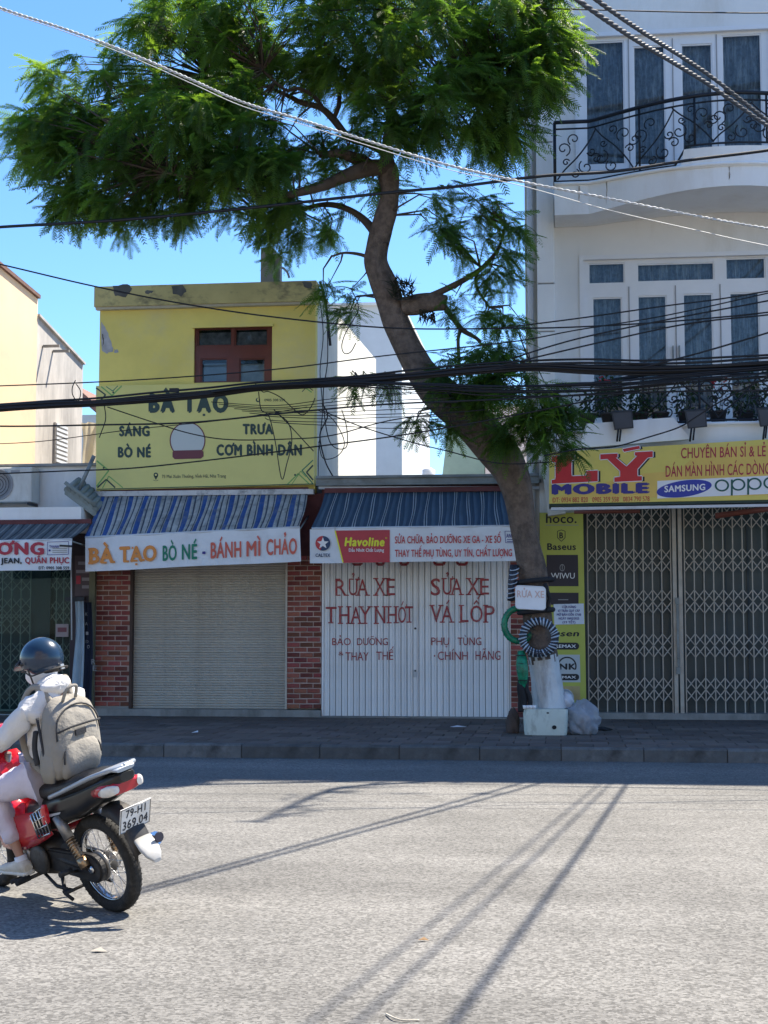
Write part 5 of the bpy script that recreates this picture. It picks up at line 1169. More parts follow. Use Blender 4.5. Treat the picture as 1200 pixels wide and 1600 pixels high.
# ================================================================ things tied to the trunk
def torus(c, Rr, r, normal=(0, -1, 0), n=36, m=12, tilt=None, squash=1.0):
    nrm = np.array(normal, float); nrm /= np.linalg.norm(nrm); u = np.cross(nrm, [0, 0, 1]); u /= np.linalg.norm(u); w = np.cross(u, nrm)
    pts = [np.array(c) + Rr * (u * math.cos(a) + w * math.sin(a) * squash) for a in np.linspace(0, 2*math.pi, n + 1)[:-1]]
    return MB().tube(pts, r, m, closed=True), pts
Yw = YT - .42
wrapm = M('blue_white_wrap', (.42, .50, .58), .5, var=.2, vs=20); green_w = M('green_film_wrap', (.01, .20, .10), .25, var=.5, vs=14, bump=.8, bs=30, dirt=(.03, .05, .04), ds=9, da=.7)
c0 = P(842, 996, Yw); ty = thing('wrapped_tyre', 'black tyre bound all round with pale blue strips hung on the tree trunk', 'tyre', tuple(c0))
mb, pts = torus(c0, .225, .048, (0, -1, .05)); mb.build('tyre', M('navy_black_rubber', (.02, .025, .04), .5, var=.3, vs=20, bump=.5, bs=60), ty)
wr_ = MB(); rg = random.Random(2)
for i in range(30):
    a = i / 30 * 2 * math.pi + rg.uniform(-.04, .04); cc = c0 + .225 * np.array([math.cos(a), 0, math.sin(a)]); rad = np.array([math.cos(a + .25), 0, math.sin(a + .25)])
    rn = [cc + .052 * (rad * math.cos(b_) + np.array([0, -1, 0]) * math.sin(b_)) for b_ in np.linspace(0, math.pi * 2, 11)[:-1]]
    wr_.tube(rn, .009 if i % 3 else .013, 4, closed=True)
wr_.build('wrap', wrapm, ty)
c1 = P(811, 976, Yw + .16); gt = thing('green_wrapped_tube', 'inner tube ring wrapped in shiny green film left of the trunk', 'inner tube', tuple(c1))
mb, _ = torus(c1, .205, .045, (.1, -1, 0), squash=1.12); mb.build('tube', green_w, gt)
gg = MB()
for i in range(22):
    a = i / 22 * 2 * math.pi; cc = c1 + .205 * np.array([math.cos(a), 0, math.sin(a) * 1.12]); rad = np.array([math.cos(a), 0, math.sin(a)])
    gg.tube([cc + .048 * (rad * math.cos(b_) + np.array([0, -1, 0]) * math.sin(b_)) for b_ in np.linspace(0, 2*math.pi, 9)[:-1]], .006, 4, closed=True)
gg.build('wrap', M('dark_green_strap', (.01, .05, .04), .5), gt)
tb_ = thing('green_hanging_tube', 'folded green wrapped tube hanging beside the whitewashed trunk', 'inner tube', tuple(P(817, 1045, Yw)))
pp0 = [P(814, 1018, Yw + .05), P(815, 1030, Yw + .02), P(816, 1045, Yw), P(817, 1060, Yw), P(817, 1078, Yw + .03)]
MB().tube(smooth_path([np.append(p, r) for p, r in zip(pp0, (.05, .075, .085, .07, .05))], 4) and [p[:3] for p in smooth_path([np.append(p, r) for p, r in zip(pp0, (.05, .075, .085, .07, .05))], 4)], [p[3] for p in smooth_path([np.append(p, r) for p, r in zip(pp0, (.05, .075, .085, .07, .05))], 4)], 12).build('tube', green_w, tb_)
for i in range(4): MB().tube([P(814 + i, 1024 + i * 13, Yw - .05) + np.array([dx, dy, 0]) for dx, dy in ((-.075, .06), (-.05, -.0), (0, -.03), (.05, 0), (.075, .06))], .006, 5).build('strap', black_r, tb_)
db_ = thing('black_hanging_tubes', 'limp black rubber tubes hanging to the ground left of the trunk', 'inner tube', tuple(P(820, 1100, Yw)))
for (a, b_, w, s) in ((815, 817, .05, 0), (822, 827, .035, .4), (811, 812, .03, .8)):
    MB().tube(smooth_path([P(a + 2, 1058, Yw + .03), P(a, 1075, Yw), P(b_ + 1, 1092, Yw + .02), P(b_, 1112, Yw + .04)], 4), w, 8).build('loop', black_r, db_)
ct = thing('coiled_tube', 'blue black coiled tube bundle bound with strips high beside the trunk', 'inner tube', tuple(P(801, 912, Yw + .1)))
for k in range(2): MB().tube(smooth_path([P(806 - k * 5, 884, Yw + .12), P(803 - k * 4, 900, Yw + .06), P(799 - k * 1, 920, Yw + .06), P(797 + k * 5, 938, Yw + .1)], 4), .042, 8).build('coil', bpy.data.materials['navy_black_rubber'], ct)
for i in range(7):
    y = 889 + i * 7.2; x = 804 - i * 1.0
    MB().tube([P(x + 7 * math.cos(a), y + 2 * math.sin(a) - 1.5 * math.cos(a), Yw + .09 - .075 * abs(math.sin(a / 2 + .8))) for a in np.linspace(0, math.pi, 6)], .008, 4).build('wrap', wrapm, ct)
# dark tyre band behind the plate
dt = thing('trunk_tyre_band', 'flat black rubber band round the trunk behind the white plate', 'rubber band', tuple(P(836, 925, YT)))
cb = P(835, 908, YT - .2); mb = MB()
for dz, rr_ in ((0, .25), (-.42, .23)):
    cc = cb + np.array([.02 if dz else 0, 0, dz]); ringp = [cc + rr_ * np.array([math.cos(a) * 1.02, math.sin(a), .10 * math.cos(a)]) for a in np.linspace(0, 2*math.pi, 29)[:-1]]
    MB().tube(ringp, .035, 8, closed=True).build('band', black_r, dt)
MB().tube([P(851, 912, Yw - .01), P(859, 935, Yw + .05), P(852, 955, Yw + .02)], .03, 6).build('strap', black_r, dt)
# plate reading RUA XE
pl = thing('car_wash_plate', 'white rounded plate reading RỬA XE tied to the tree trunk', 'sign', tuple(P(829, 934, Yw - .06)))
Yp = Yw - .08
def rrect(x0, y0, x1, y1, r, sl=0):
    pts = []
    for cx, cy, a0 in ((x1 - r, y0 + r, -90), (x1 - r, y1 - r, 0), (x0 + r, y1 - r, 90), (x0 + r, y0 + r, 180)):
        for i in range(6):
            a = R(a0 + 90 * i / 5); x, y = cx + r * math.cos(a), cy + r * math.sin(a); pts.append((x, y + sl * (x - x0) / (x1 - x0)))
    return pts
fr = [P(x, y, Yp) for x, y in rrect(805, 914, 853, 951.5, 6, 2.5)]
mb = MB(); nn = len(fr); mb.add(fr + [p + np.array([0, .02, 0]) for p in fr], [tuple(range(nn)), tuple(range(nn, 2*nn))[::-1]] + [(i, (i+1) % nn, nn + (i+1) % nn, nn + i) for i in range(nn)])
mb.build('plate', M('white_plate', (.78, .80, .82), .4, var=.04, dirt=(.6, .6, .6), ds=4, da=.3), pl)
rim = [(x, y) for x, y in rrect(806, 915, 852, 950.5, 5, 2.5)]; MB().tube([P(x, y, Yp - .003) for x, y in rim], .006, 4, closed=True).build('rim', white_p, pl)
txt(pl, 'RỬA XE', 808, 922.5, 850, 933, Yp, M('washed_out_orange_print', (.66, .47, .42), .6, var=.1), bold=.02, slope=1)

# ================================================================ foam box, bag, litter beside the tree
fm = M('old_foam', (.60, .645, .57), .7, var=.06, vs=6, bump=.25, bs=60, dirt=(.17, .17, .13), ds=4.5, da=.85, streak=2.5)
Yb_ = G(850, 1149, ZS)[1]; p0, p1 = P(817, 1146, Yb_), P(888, 1146, Yb_); zt_ = P(850, 1108, Yb_)[2]; wb2 = p1[0] - p0[0]; cxb = (p0[0] + p1[0]) / 2
fb = thing('foam_box', 'dirty white foam box standing on the pavement before the tree', 'foam box', (cxb, Yb_ + .2, ZS))
mb = MB(); secs = []
for z, k_ in ((ZS, .93), (ZS + .05, .96), (ZS + .2, .985), (zt_ - .03, 1.0), (zt_, .985)): secs.append((z, cxb, Yb_ + .22, wb2 / 2 * k_, .22 * k_, 6))
mb.loft(secs, 40, cap=False, axis='z'); s2 = [(zt_, cxb, Yb_ + .22, wb2/2*.985, .22*.985, 6), (zt_, cxb, Yb_ + .22, wb2/2*.88, .22*.78, 6), (ZS + .06, cxb, Yb_ + .22, wb2/2*.84, .22*.74, 6)]
mb.loft(s2, 40, cap=True, axis='z'); mb.build('box', fm, fb)
poly(fb, disc_pts(866, 1136.5, 3.6, 3.2, 14), Yb_ - .0, M('dark_hole_stain', (.02, .02, .02), .9), .004, 'hole')
poly(fb, disc_pts(856, 1114, 2.2, 1.2, 10), Yb_ - .0, bpy.data.materials['dark_hole_stain'], .004, 'hole')
def blob(name, lb, cat, c, rad, mat, seed, amp=.16, n=26, cut=None, parent=None):
    r = np.random.default_rng(seed); bm = bmesh.new(); bmesh.ops.create_icosphere(bm, subdivisions=4, radius=1)
    ph = r.uniform(0, 6, (8, 3)); fr_ = r.uniform(2, 7, (8, 3))
    for v in bm.verts:
        p = np.array(v.co); d = sum(math.sin(fr_[i] @ p + ph[i][0]) for i in range(8)) / 8; s = 1 + amp * (d + .5 * abs(math.sin(p[0]*6 + 2*d*3 + p[2]*9)))
        v.co = Vector((p[0]*rad[0]*s + c[0], p[1]*rad[1]*s + c[1], max(p[2]*rad[2]*s + c[2], ZS + .002)))
    me = bpy.data.meshes.new(name); bm.to_mesh(me); bm.free()
    for p in me.polygons: p.use_smooth = True
    return thing(name, lb, cat, data=me, mats=mat) if parent is None else put(name, me, parent, mat)
def plastic(name, col, a):
    m = M(name, col, .25, var=.15, vs=8, bump=.7, bs=18, spec=.6); N = m.node_tree.nodes; L = m.node_tree.links; t = N.new('ShaderNodeBsdfTransparent'); mx = N.new('ShaderNodeMixShader'); mx.inputs[0].default_value = a
    L.new(t.outputs[0], mx.inputs[1]); L.new(N['Principled BSDF'].outputs[0], mx.inputs[2]); L.new(mx.outputs[0], N['Material Output'].inputs[0]); return m
pb_ = P(911, 1120, Yb_ + .25)
bg = blob('rubbish_bag', 'greyish clear plastic rubbish bag slumped beside the foam box', 'plastic bag', (pb_[0], pb_[1], ZS + .19), (.20, .17, .235), plastic('clear_plastic', (.36, .39, .44), .62), 3, .42)
rg = random.Random(9); cm = [M('rubbish_yellow', (.55, .45, .2), .7), M('rubbish_white', (.6, .6, .6), .7), M('rubbish_dark', (.08, .09, .08), .7), M('rubbish_brown', (.22, .14, .08), .8)]
for i in range(14):
    a = rg.uniform(0, 6.28); q = rg.uniform(0, .12); s = rg.uniform(.02, .05); c = (pb_[0] + q * math.cos(a), pb_[1] + q * math.sin(a) - .03, ZS + rg.uniform(.05, .2))
    o_ = MB().loft([(c[2] - s, c[0], c[1], s*.5, s*.6, 2), (c[2], c[0] + .01, c[1], s, s*.8, 3), (c[2] + s, c[0], c[1] + .01, s*.6, s*.5, 2)], 8, axis='z').data('content'); put('content', o_, bg, cm[i % 4])
pb2 = P(886, 1092, Yb_ + .42)
blob('small_white_bag', 'small white knotted plastic bag resting behind the foam box', 'plastic bag', (pb2[0], pb2[1], P(886, 1097, Yb_ + .42)[2]), (.09, .08, .12), plastic('milky_plastic', (.6, .62, .66), .85), 5, .2)
o = blob('black_scrap', 'flat black rag lying right of the rubbish bag', 'rag', (G(940, 1141, ZS)[0], G(940, 1141, ZS)[1], ZS + .01), (.12, .09, .035), black_r, 6, .3)
pc = G(801, 1146, ZS)
o = blob('broken_clay_lump', 'dark brown broken cone shaped lump left of the foam box', 'lump', (pc[0], pc[1] + .12, ZS + .1), (.085, .08, .22), M('dark_clay', (.09, .065, .055), .9, var=.3, bump=.5), 7, .25)
dsk = thing('cable_reel_disc', 'pale grey disc leaning against the olive panel behind the box', 'disc', tuple(P(884, 1100, YF - .3)))
cd = P(883, 1090, YF - .3); MB().lathe([(.14, -.012), (.14, .012), (.04, .014), (.04, -.014), (.13, -.012)], 28, 'y', tuple(cd)).build('disc', M('pale_grey_disc', (.5, .5, .5), .6, var=.1), dsk)
cu = thing('stacked_cups', 'small row of white paper cups on the edge of the foam box', 'paper cups', tuple(P(828, 1105, Yb_ + .1)))
for i in range(4): MB().lathe([(.022, zt_ + .0), (.028, zt_ + .05)], 10, 'z', (P(820 + i * 5, 1105, Yb_ + .1)[0], Yb_ + .025, 0)).build('cup', white_p, cu)
# litter on pavement and road
pt = G(716, 1137, ZS); o = MB().add([(pt[0]-.12, pt[1]-.05, ZS+.012), (pt[0]+.13, pt[1]-.06, ZS+.018), (pt[0]+.12, pt[1]+.06, ZS+.012), (pt[0]-.02, pt[1]+.08, ZS+.03), (pt[0]-.12, pt[1]+.05, ZS+.010)], [(0, 1, 3), (1, 2, 3), (0, 3, 4)])
thing('paper_scrap', 'flat white paper scrap on the pavement before the steel door', 'paper', data=o.data('paper_scrap', fix=False), mats=white_p)
pt = G(305, 1146, ZS); o = MB().add([(pt[0]-.05, pt[1]-.03, ZS+.012), (pt[0]+.05, pt[1]-.03, ZS+.02), (pt[0]+.03, pt[1]+.04, ZS+.04), (pt[0]-.03, pt[1]+.05, ZS+.012)], [(0, 1, 2), (0, 2, 3)])
thing('crumpled_paper', 'tiny crumpled white paper on the pavement left of the shutter', 'paper', data=o.data('crumpled_paper', fix=False), mats=white_p)
thing('pale_twig', 'thin pale curved twig lying on the asphalt at the bottom edge', 'twig', data=MB().tube(smooth_path([G(603, 1584, .006), G(615, 1590, .012), G(630, 1594, .008), G(655, 1594, .006)], 5), .004, 5).data('pale_twig'), mats=M('pale_twig_bark', (.6, .55, .45), .8))
for i, (x, y, lb) in enumerate(((154, 1488, 'small flattened pale scrap on the asphalt below the motorbike shadow'), (662, 1471, 'tiny brown dry leaf on the asphalt in the middle of the road'), (566, 1182, 'tiny dry leaf in the gutter by the kerb'))):
    pt = G(x, y, .0); s = (.045, .03, .05)[i]
    mm = (M('flattened_scrap', (.42, .38, .32), .9) if i == 0 else M('dry_leaf_%s' % ('road' if i == 1 else 'gutter'), (.32, .2, .1), .8))
    thing(('flattened_scrap', 'dry_leaf', 'dry_leaf')[i], lb, ('scrap', 'leaf', 'leaf')[i], data=MB().add([(pt[0]-s, pt[1], .006), (pt[0], pt[1]-s*.5, .012), (pt[0]+s, pt[1], .006), (pt[0], pt[1]+s*.6, .02)], [(0, 1, 2), (0, 2, 3)]).data('dry_leaf', fix=False), mats=mm)

# ================================================================ overhead cables
def cable(pts, Ys, r, mat, name='overhead_cable', label='', group=None, twist=0, parent=None, n=5, sub=8, pitch=.3, tr=1.0):
    if not isinstance(Ys, (list, tuple)): Ys = [Ys] * len(pts)
    q = smooth_path([P(x, y, Y) for (x, y), Y in zip(pts, Ys)], sub)
    if pts[0][0] < 0: q.insert(0, q[0] + (q[0] - q[1]) / np.linalg.norm(q[0] - q[1]) * 9)      # run on past the frame
    if pts[-1][0] > 1220: q.append(q[-1] + (q[-1] - q[-2]) / np.linalg.norm(q[-1] - q[-2]) * 9)
    return cable3(q, r, mat, name, label, group, twist, parent, n, pitch, tr)
def cable3(q, r, mat, name, label, group=None, twist=0, parent=None, n=5, pitch=.3, tr=1.0):
    if twist:
        L = sum(np.linalg.norm(b_ - a) for a, b_ in zip(q[:-1], q[1:])); k = max(8, int(L / pitch * 7)); ts = np.linspace(0, len(q) - 1.001, k); base = [q[int(t)] * (1 - t % 1) + q[int(t) + 1] * (t % 1) for t in ts]
        mb = MB(); d = base[-1] - base[0]; d /= np.linalg.norm(d); u = np.cross(d, [0, 0, 1]); u /= np.linalg.norm(u); w = np.cross(u, d)
        for s in range(twist):
            mb.tube([p + r * tr * (u * math.cos(i / k * L / pitch * 2 * math.pi + s * 2 * math.pi / twist) + w * math.sin(i / k * L / pitch * 2 * math.pi + s * 2 * math.pi / twist)) for i, p in enumerate(base)], r, 6)
    else: mb = MB().tube(q, r, n)
    if parent: return put(name, mb.data(name, fix=False), parent, mat)
    o = thing(name, label, 'cable', data=mb.data(name, fix=False), mats=mat, group=group); return o
YL = 19.0
bun = thing('cable_bundle', 'thick sagging bundle of black cables across the whole street front', 'cable bundle', tuple(P(600, 590, YL)))
rg = random.Random(17)
core = [(-120, 646), (0, 637), (80, 632), (150, 628), (240, 621), (330, 613), (400, 604), (480, 599), (560, 594), (650, 585), (740, 577), (830, 571), (920, 572), (1010, 574), (1100, 572), (1200, 566), (1330, 560)]
for i in range(17):
    ox, oy, oz = rg.uniform(-1, 1), rg.uniform(-1, 1), rg.uniform(-.05, .05); sp = (7.5 if i < 12 else 12)
    pts = [(x, y + oy * sp * (1.0 if 330 < x < 900 else .8 if x < 200 else 1.0) * .62 + rg.uniform(-1.3, 1.3) + (oy * 5 if x > 900 else 0)) for x, y in core]
    cable(pts, YL + oz, rg.uniform(.011, .020), cable_m, 'cable', parent=bun, sub=5)
sec = [(330, 612), (420, 603), (520, 600), (600, 602), (680, 606), (760, 610), (860, 610), (950, 606), (1040, 598), (1120, 592), (1200, 586), (1330, 575)]
sb = thing('lower_cable_bundle', 'looser group of black cables just below the thick bundle on the right', 'cable bundle', tuple(P(1000, 600, YL)))
for i in range(9):
    o1, o2 = rg.uniform(-12, 14), rg.uniform(-16, 14)
    cable([(x, y + (o1 * (1 - k / 11) + o2 * k / 11) * min(1, max(0, k - 1) / 4) + rg.uniform(-1.2, 1.2)) for k, (x, y) in enumerate(sec)], YL - .1 + rg.uniform(-.05, .05), rg.uniform(.006, .014), cable_m, 'cable', parent=sb, sub=5)
gname = 'single overhead cables along the street'
SG = [([(-90, 394), (0, 413), (150, 448), (300, 477), (450, 498), (620, 513), (800, 513), (900, 511), (1040, 503), (1200, 488), (1320, 470)], 19.3, .011, cable_m, 'thin dark cable crossing the yellow wall above its window'),
      ([(-90, 606), (0, 603), (150, 597), (300, 588), (450, 575), (600, 556), (800, 534), (900, 516), (1040, 493), (1200, 458), (1320, 430)], 19.2, .009, cable_m, 'thin cable running just above the thick cable bundle'),
      ([(-90, 660), (0, 666), (150, 664), (300, 660), (450, 645), (600, 632), (760, 625), (900, 618), (1050, 612), (1200, 610), (1300, 608)], 18.9, .012, cable_m, 'dark cable crossing the word SÁNG on the yellow sign'),
      ([(-90, 743), (0, 740), (100, 736), (200, 732), (300, 722), (400, 710), (500, 697), (600, 684), (700, 668), (850, 640), (1000, 610)], 19.1, .010, cable_m, 'cable sloping across the lower part of the yellow sign'),
      ([(168, 636), (240, 660), (300, 678), (360, 687), (450, 686), (520, 680), (620, 655), (760, 640)], 19.2, .008, cable_m, 'thin slack cable drooping over the disc of the yellow sign'),
      ([(-90, 362), (0, 355), (200, 343), (400, 324), (600, 302), (720, 291), (850, 275), (960, 268), (1080, 250), (1200, 235), (1320, 215)], 19.0, .022, cable_m, 'black cable passing under the tree crown and across the upper railing'),
      ([(780, 513), (900, 498), (1040, 478), (1120, 468), (1200, 455), (1300, 440)], 19.0, .010, cable_m, 'upper of the thin cables fanning over the balcony doors'),
      ([(800, 560), (900, 530), (1040, 500), (1200, 470), (1300, 450)], 18.9, .011, cable_m, 'middle of the thin cables fanning over the balcony doors'),
      ([(780, 572), (860, 553), (960, 530), (1080, 505), (1200, 492), (1300, 480)], 18.9, .011, cable_m, 'lowest of the thin cables fanning over the balcony doors'),
      ([(1000, 575), (1080, 555), (1150, 535), (1200, 520), (1300, 490)], 18.8, .012, cable_m, 'short steep cable rising to the right edge above the bundle'),
      ([(850, 712), (905, 702), (960, 698), (1010, 684), (1060, 668), (1090, 650), (1130, 625), (1200, 590), (1290, 560)], 19.2, .010, cable_m, 'cable rising from the phone shop sign towards the flower pots'),
      ([(500, 640), (560, 665), (640, 690), (700, 705), (780, 724), (860, 722)], 19.4, .008, cable_m, 'thin cable sagging behind the trunk above the slate awning'),
      ([(-60, 695), (60, 690), (200, 672), (360, 655), (480, 636)], 19.3, .006, cable_m, 'faint thin cable between the wider ones over the yellow sign')]
for pts, Yc, r, m, lb in SG: cable(pts, Yc, r, m, label=lb, group=gname)
rg = random.Random(23)
for i in range(9):                                     # thin lines between the bundle and the dark cable
    y0 = 634 + i * 3.5; y1 = 612 + i * 7; 
    cable([(330 + i * 12, y0 - 6), (430, y0 - 2 + rg.uniform(-2, 2)), (520, (y0 + y1) / 2), (620, y1 + rg.uniform(-3, 3)), (700 + i * 5, y1 - 4)], YL + .1, .0055, cable_m, label='thin drop wire, ' + ('topmost', 'second', 'third', 'fourth', 'fifth', 'sixth', 'seventh', 'eighth', 'lowest')[i] + ' of nine between yellow sign and trunk', group='thin drop wires between yellow sign and trunk', sub=5)
# loops of slack wire on the bundle
for pts, lb in (([(398, 598), (410, 612), (420, 612), (440, 622), (462, 642), (474, 648), (486, 636), (492, 622)], 'dark slack wire loop hanging right of the word BÀ TẠO'),
                ([(404, 612), (408, 640), (420, 650), (430, 690), (440, 748), (448, 725), (456, 690), (450, 660), (430, 645)], 'long thin slack loop reaching down over CƠM BÌNH DÂN'),
                ([(428, 640), (452, 664), (476, 690), (490, 705)], 'thin loose wire end crossing the right part of the yellow sign'),
                ([(163, 634), (165, 655), (158, 676), (155, 684)], 'short loose wire end at the left edge of the yellow sign'),
                ([(118, 594), (113, 606), (114, 618), (122, 627), (126, 612), (119, 600)], 'small wire hook loop at the left of the bundle'),
                ([(548, 450), (560, 480), (552, 500), (540, 520), (534, 540), (538, 552), (548, 550), (556, 536)], 'curled hanging wire above the lit side wall')):
    cable(pts, 19.05, .007, cable_m, name='slack_wire', label=lb, sub=6)
# spacer on the bundle
thing('cable_clamp', 'small black clamp on the bundle above the word BÀ TẠO', 'clamp', data=MB().box(*(X_(x, YL) for x in (261, 275)), YL - .03, YL + .03, P(268, 613, YL)[2] - .0, P(268, 607, YL)[2]).data('cable_clamp'), mats=cable_m)
# drop cables down the white side strip
for i, pts in enumerate(([(500, 440), (508, 470), (512, 500), (516, 540)], [(497, 450), (505, 520), (500, 580), (504, 640), (498, 700), (497, 745)], [(510, 470), (512, 560), (505, 620), (515, 690), (540, 700), (542, 670), (534, 640)], [(503, 630), (512, 650), (500, 680), (508, 720), (520, 744)], [(495, 640), (520, 655), (538, 690), (528, 712), (505, 716), (498, 690)])):
    cable(pts, YF - .22 + i * .02, (.024, .008, .009, .012, .008)[i], cable_m, name='drop_cable', label=('thick short black cable down the upper corner of the yellow house', 'long thin cable hanging down the right corner of the yellow house', 'thin cable looping over the white side strip', 'wavy dark cable low at the corner beside the gutter', 'large slack loop low beside the yellow sign')[i], sub=6)
# pale twisted cable from the upper left, through the crown, to the right
pcab = [(-110, -36), (0, 12), (100, 45), (200, 82), (300, 125), (380, 160), (480, 190), (580, 222), (700, 258), (820, 285), (950, 310), (1080, 336), (1200, 357), (1330, 375)]
cable(pcab, [13.5 + .25 * i for i in range(14)], .008, cable_w, name='twisted_cable', label='pale twisted cable running diagonally across the tree crown', twist=2, pitch=.34, sub=6)
cable([(x, y + (2 + 5 * math.sin(i / 6.5 * 1.4))) for i, (x, y) in enumerate(pcab[:10])] + [(950, 328), (1080, 358), (1200, 384), (1330, 405)], [13.6 + .25 * i for i in range(14)], .0045, cable_w, name='thin_pale_cable', label='thinner pale cable just under the pale twisted one', sub=6)
# heavy twisted cables, upper right; their shadow crosses the road
S3 = np.array([.44, .45, 1.0])
A_ = [G(850, 1222) + 7.94 * S3, G(540, 1307) + 7.14 * S3, G(230, 1392) + 6.68 * S3]
d0, d1 = A_[0] - A_[1], A_[2] - A_[1]
pa_ = [A_[0] + d0 * 1.0 + np.array([0, 0, .9]), A_[0], A_[1], A_[2], A_[2] + d1 * 1.2 + np.array([0, 0, .15])]
cable3(smooth_path(pa_, 8), .0125, cable_g, 'heavy_twisted_cable', 'lower of two heavy grey twisted cables at the upper right', None, 3, pitch=.50, tr=1.0, n=6)
B_ = [G(850, 1213) + 8.22 * S3, G(540, 1300) + 7.36 * S3, G(230, 1386) + 6.86 * S3]; d0, d1 = B_[0] - B_[1], B_[2] - B_[1]
cable3(smooth_path([B_[0] + d0 + np.array([0, 0, .9]), B_[0], B_[1], B_[2], B_[2] + d1 * 1.2 + np.array([0, 0, .15])], 8), .012, cable_g, 'heavy_twisted_cable', 'upper of two heavy grey twisted cables at the upper right', None, 3, pitch=.50, tr=1.0, n=6)
# service cables crossing the road to the right of the frame: only their shadows are seen
for i, (g0, g1, r, h) in enumerate((((985, 1216), (700, 1610), .022, 6.6), ((962, 1216), (545, 1610), .013, 6.9), ((940, 1222), (470, 1610), .011, 7.2))):
    a, b_ = G(*g0) + h * S3, G(*g1) + h * S3
    cable3([a + (a - b_) * .35, a, (a + b_) / 2 + np.array([0, 0, -.05]), b_, b_ + (b_ - a) * .7], r, cable_m, 'service_cable', ('thickest service cable crossing the road beyond the right edge', 'thin service cable beside the thickest one beyond the right edge', 'leftmost thin service cable beyond the right edge')[i], 'service cables crossing the road', n=6)
for i, h in enumerate((9.6, 10.0, 10.3, 9.2)):
    yq = (1240, 1252, 1262, 1228)[i]; a, b_ = G(100, yq) + (h + .8) * S3, G(1300, yq + 4) + (h + .8) * S3
    cable3(smooth_path([a + (a - b_) * .3, a, (a + b_) / 2 + np.array([0, 0, -.12]), b_, b_ + (b_ - a) * .3], 6), .010, cable_m, 'high_cable', ('lowest', 'second', 'topmost', 'nearest')[i] + ' of four high cables over the road above the picture', 'high cables over the road', n=5)
# ================================================================ motorbike, rider and backpack (built upright at the origin, then leaned and turned)
HEAD = R(143.0); LEAN = R(-15)
CP = G(182, 1423, 0.0)
MB4 = Matrix.Translation(Vector((CP[0], CP[1], 0.0))) @ Matrix.Rotation(HEAD, 4, 'Z') @ Matrix.Rotation(LEAN, 4, 'X')
def vthing(name, label, cat):
    o = thing(name, label, cat); o.matrix_world = MB4; o.location = MB4.to_translation(); o.rotation_euler = MB4.to_euler(); return o
def part(mb, name, mats, parent, **k): return put(name, mb.data(name), parent, mats, local=True, **k)
def subdiv(o, lv=1):
    m = o.modifiers.new('subdivision', 'SUBSURF'); m.levels = lv; m.render_levels = lv; return o
red_b = M('red_bike_paint', (.50, .012, .025), .22, var=.04, coat=.8, spec=.5); blk_b = M('gloss_black_plastic', (.014, .015, .017), .28, var=.1, dirt=(.08, .075, .065), ds=9, da=.25)
mat_b = M('matt_black_plastic', (.022, .022, .024), .6, var=.2, dirt=(.13, .11, .09), ds=8, da=.5); seat_b = M('black_seat_vinyl', (.02, .02, .022), .45, var=.15, bump=.35, bs=150)
tyre_b = M('dusty_tyre', (.022, .022, .022), .85, var=.25, vs=20, bump=.5, bs=90, dirt=(.12, .11, .10), ds=12, da=.4); chrome = M('chrome', (.62, .62, .62), .16, metal=1, var=.1, dirt=(.25, .2, .15), ds=15, da=.4)
alu = M('dull_aluminium', (.30, .29, .28), .45, metal=.7, var=.2, dirt=(.07, .06, .05), ds=8, da=.7); bronze = M('bronze_shock', (.38, .27, .17), .3, metal=.8, var=.2)
eng_m = M('dirty_engine', (.075, .072, .068), .6, metal=.35, var=.3, vs=18, bump=.3, bs=50, dirt=(.03, .026, .022), ds=12, da=.7)
silver = M('silver_plastic', (.33, .37, .42), .3, metal=.3, var=.06); flap_m = M('grey_white_mudflap', (.40, .40, .39), .45, var=.08, dirt=(.3, .27, .22), ds=8, da=.5)
lens_r = M('red_lens', (.42, .02, .03), .12, var=.1, coat=.6); lens_c = M('clear_lens', (.62, .60, .57), .12, var=.15, vs=30, coat=.6)
plate_w = M('white_number_plate', (.78, .78, .76), .45, var=.04, dirt=(.5, .45, .38), ds=8, da=.5)
bike = vthing('motorbike', 'red and black step-through motorbike leaning with its rear wheel to the viewer', 'motorbike')
WR = .288
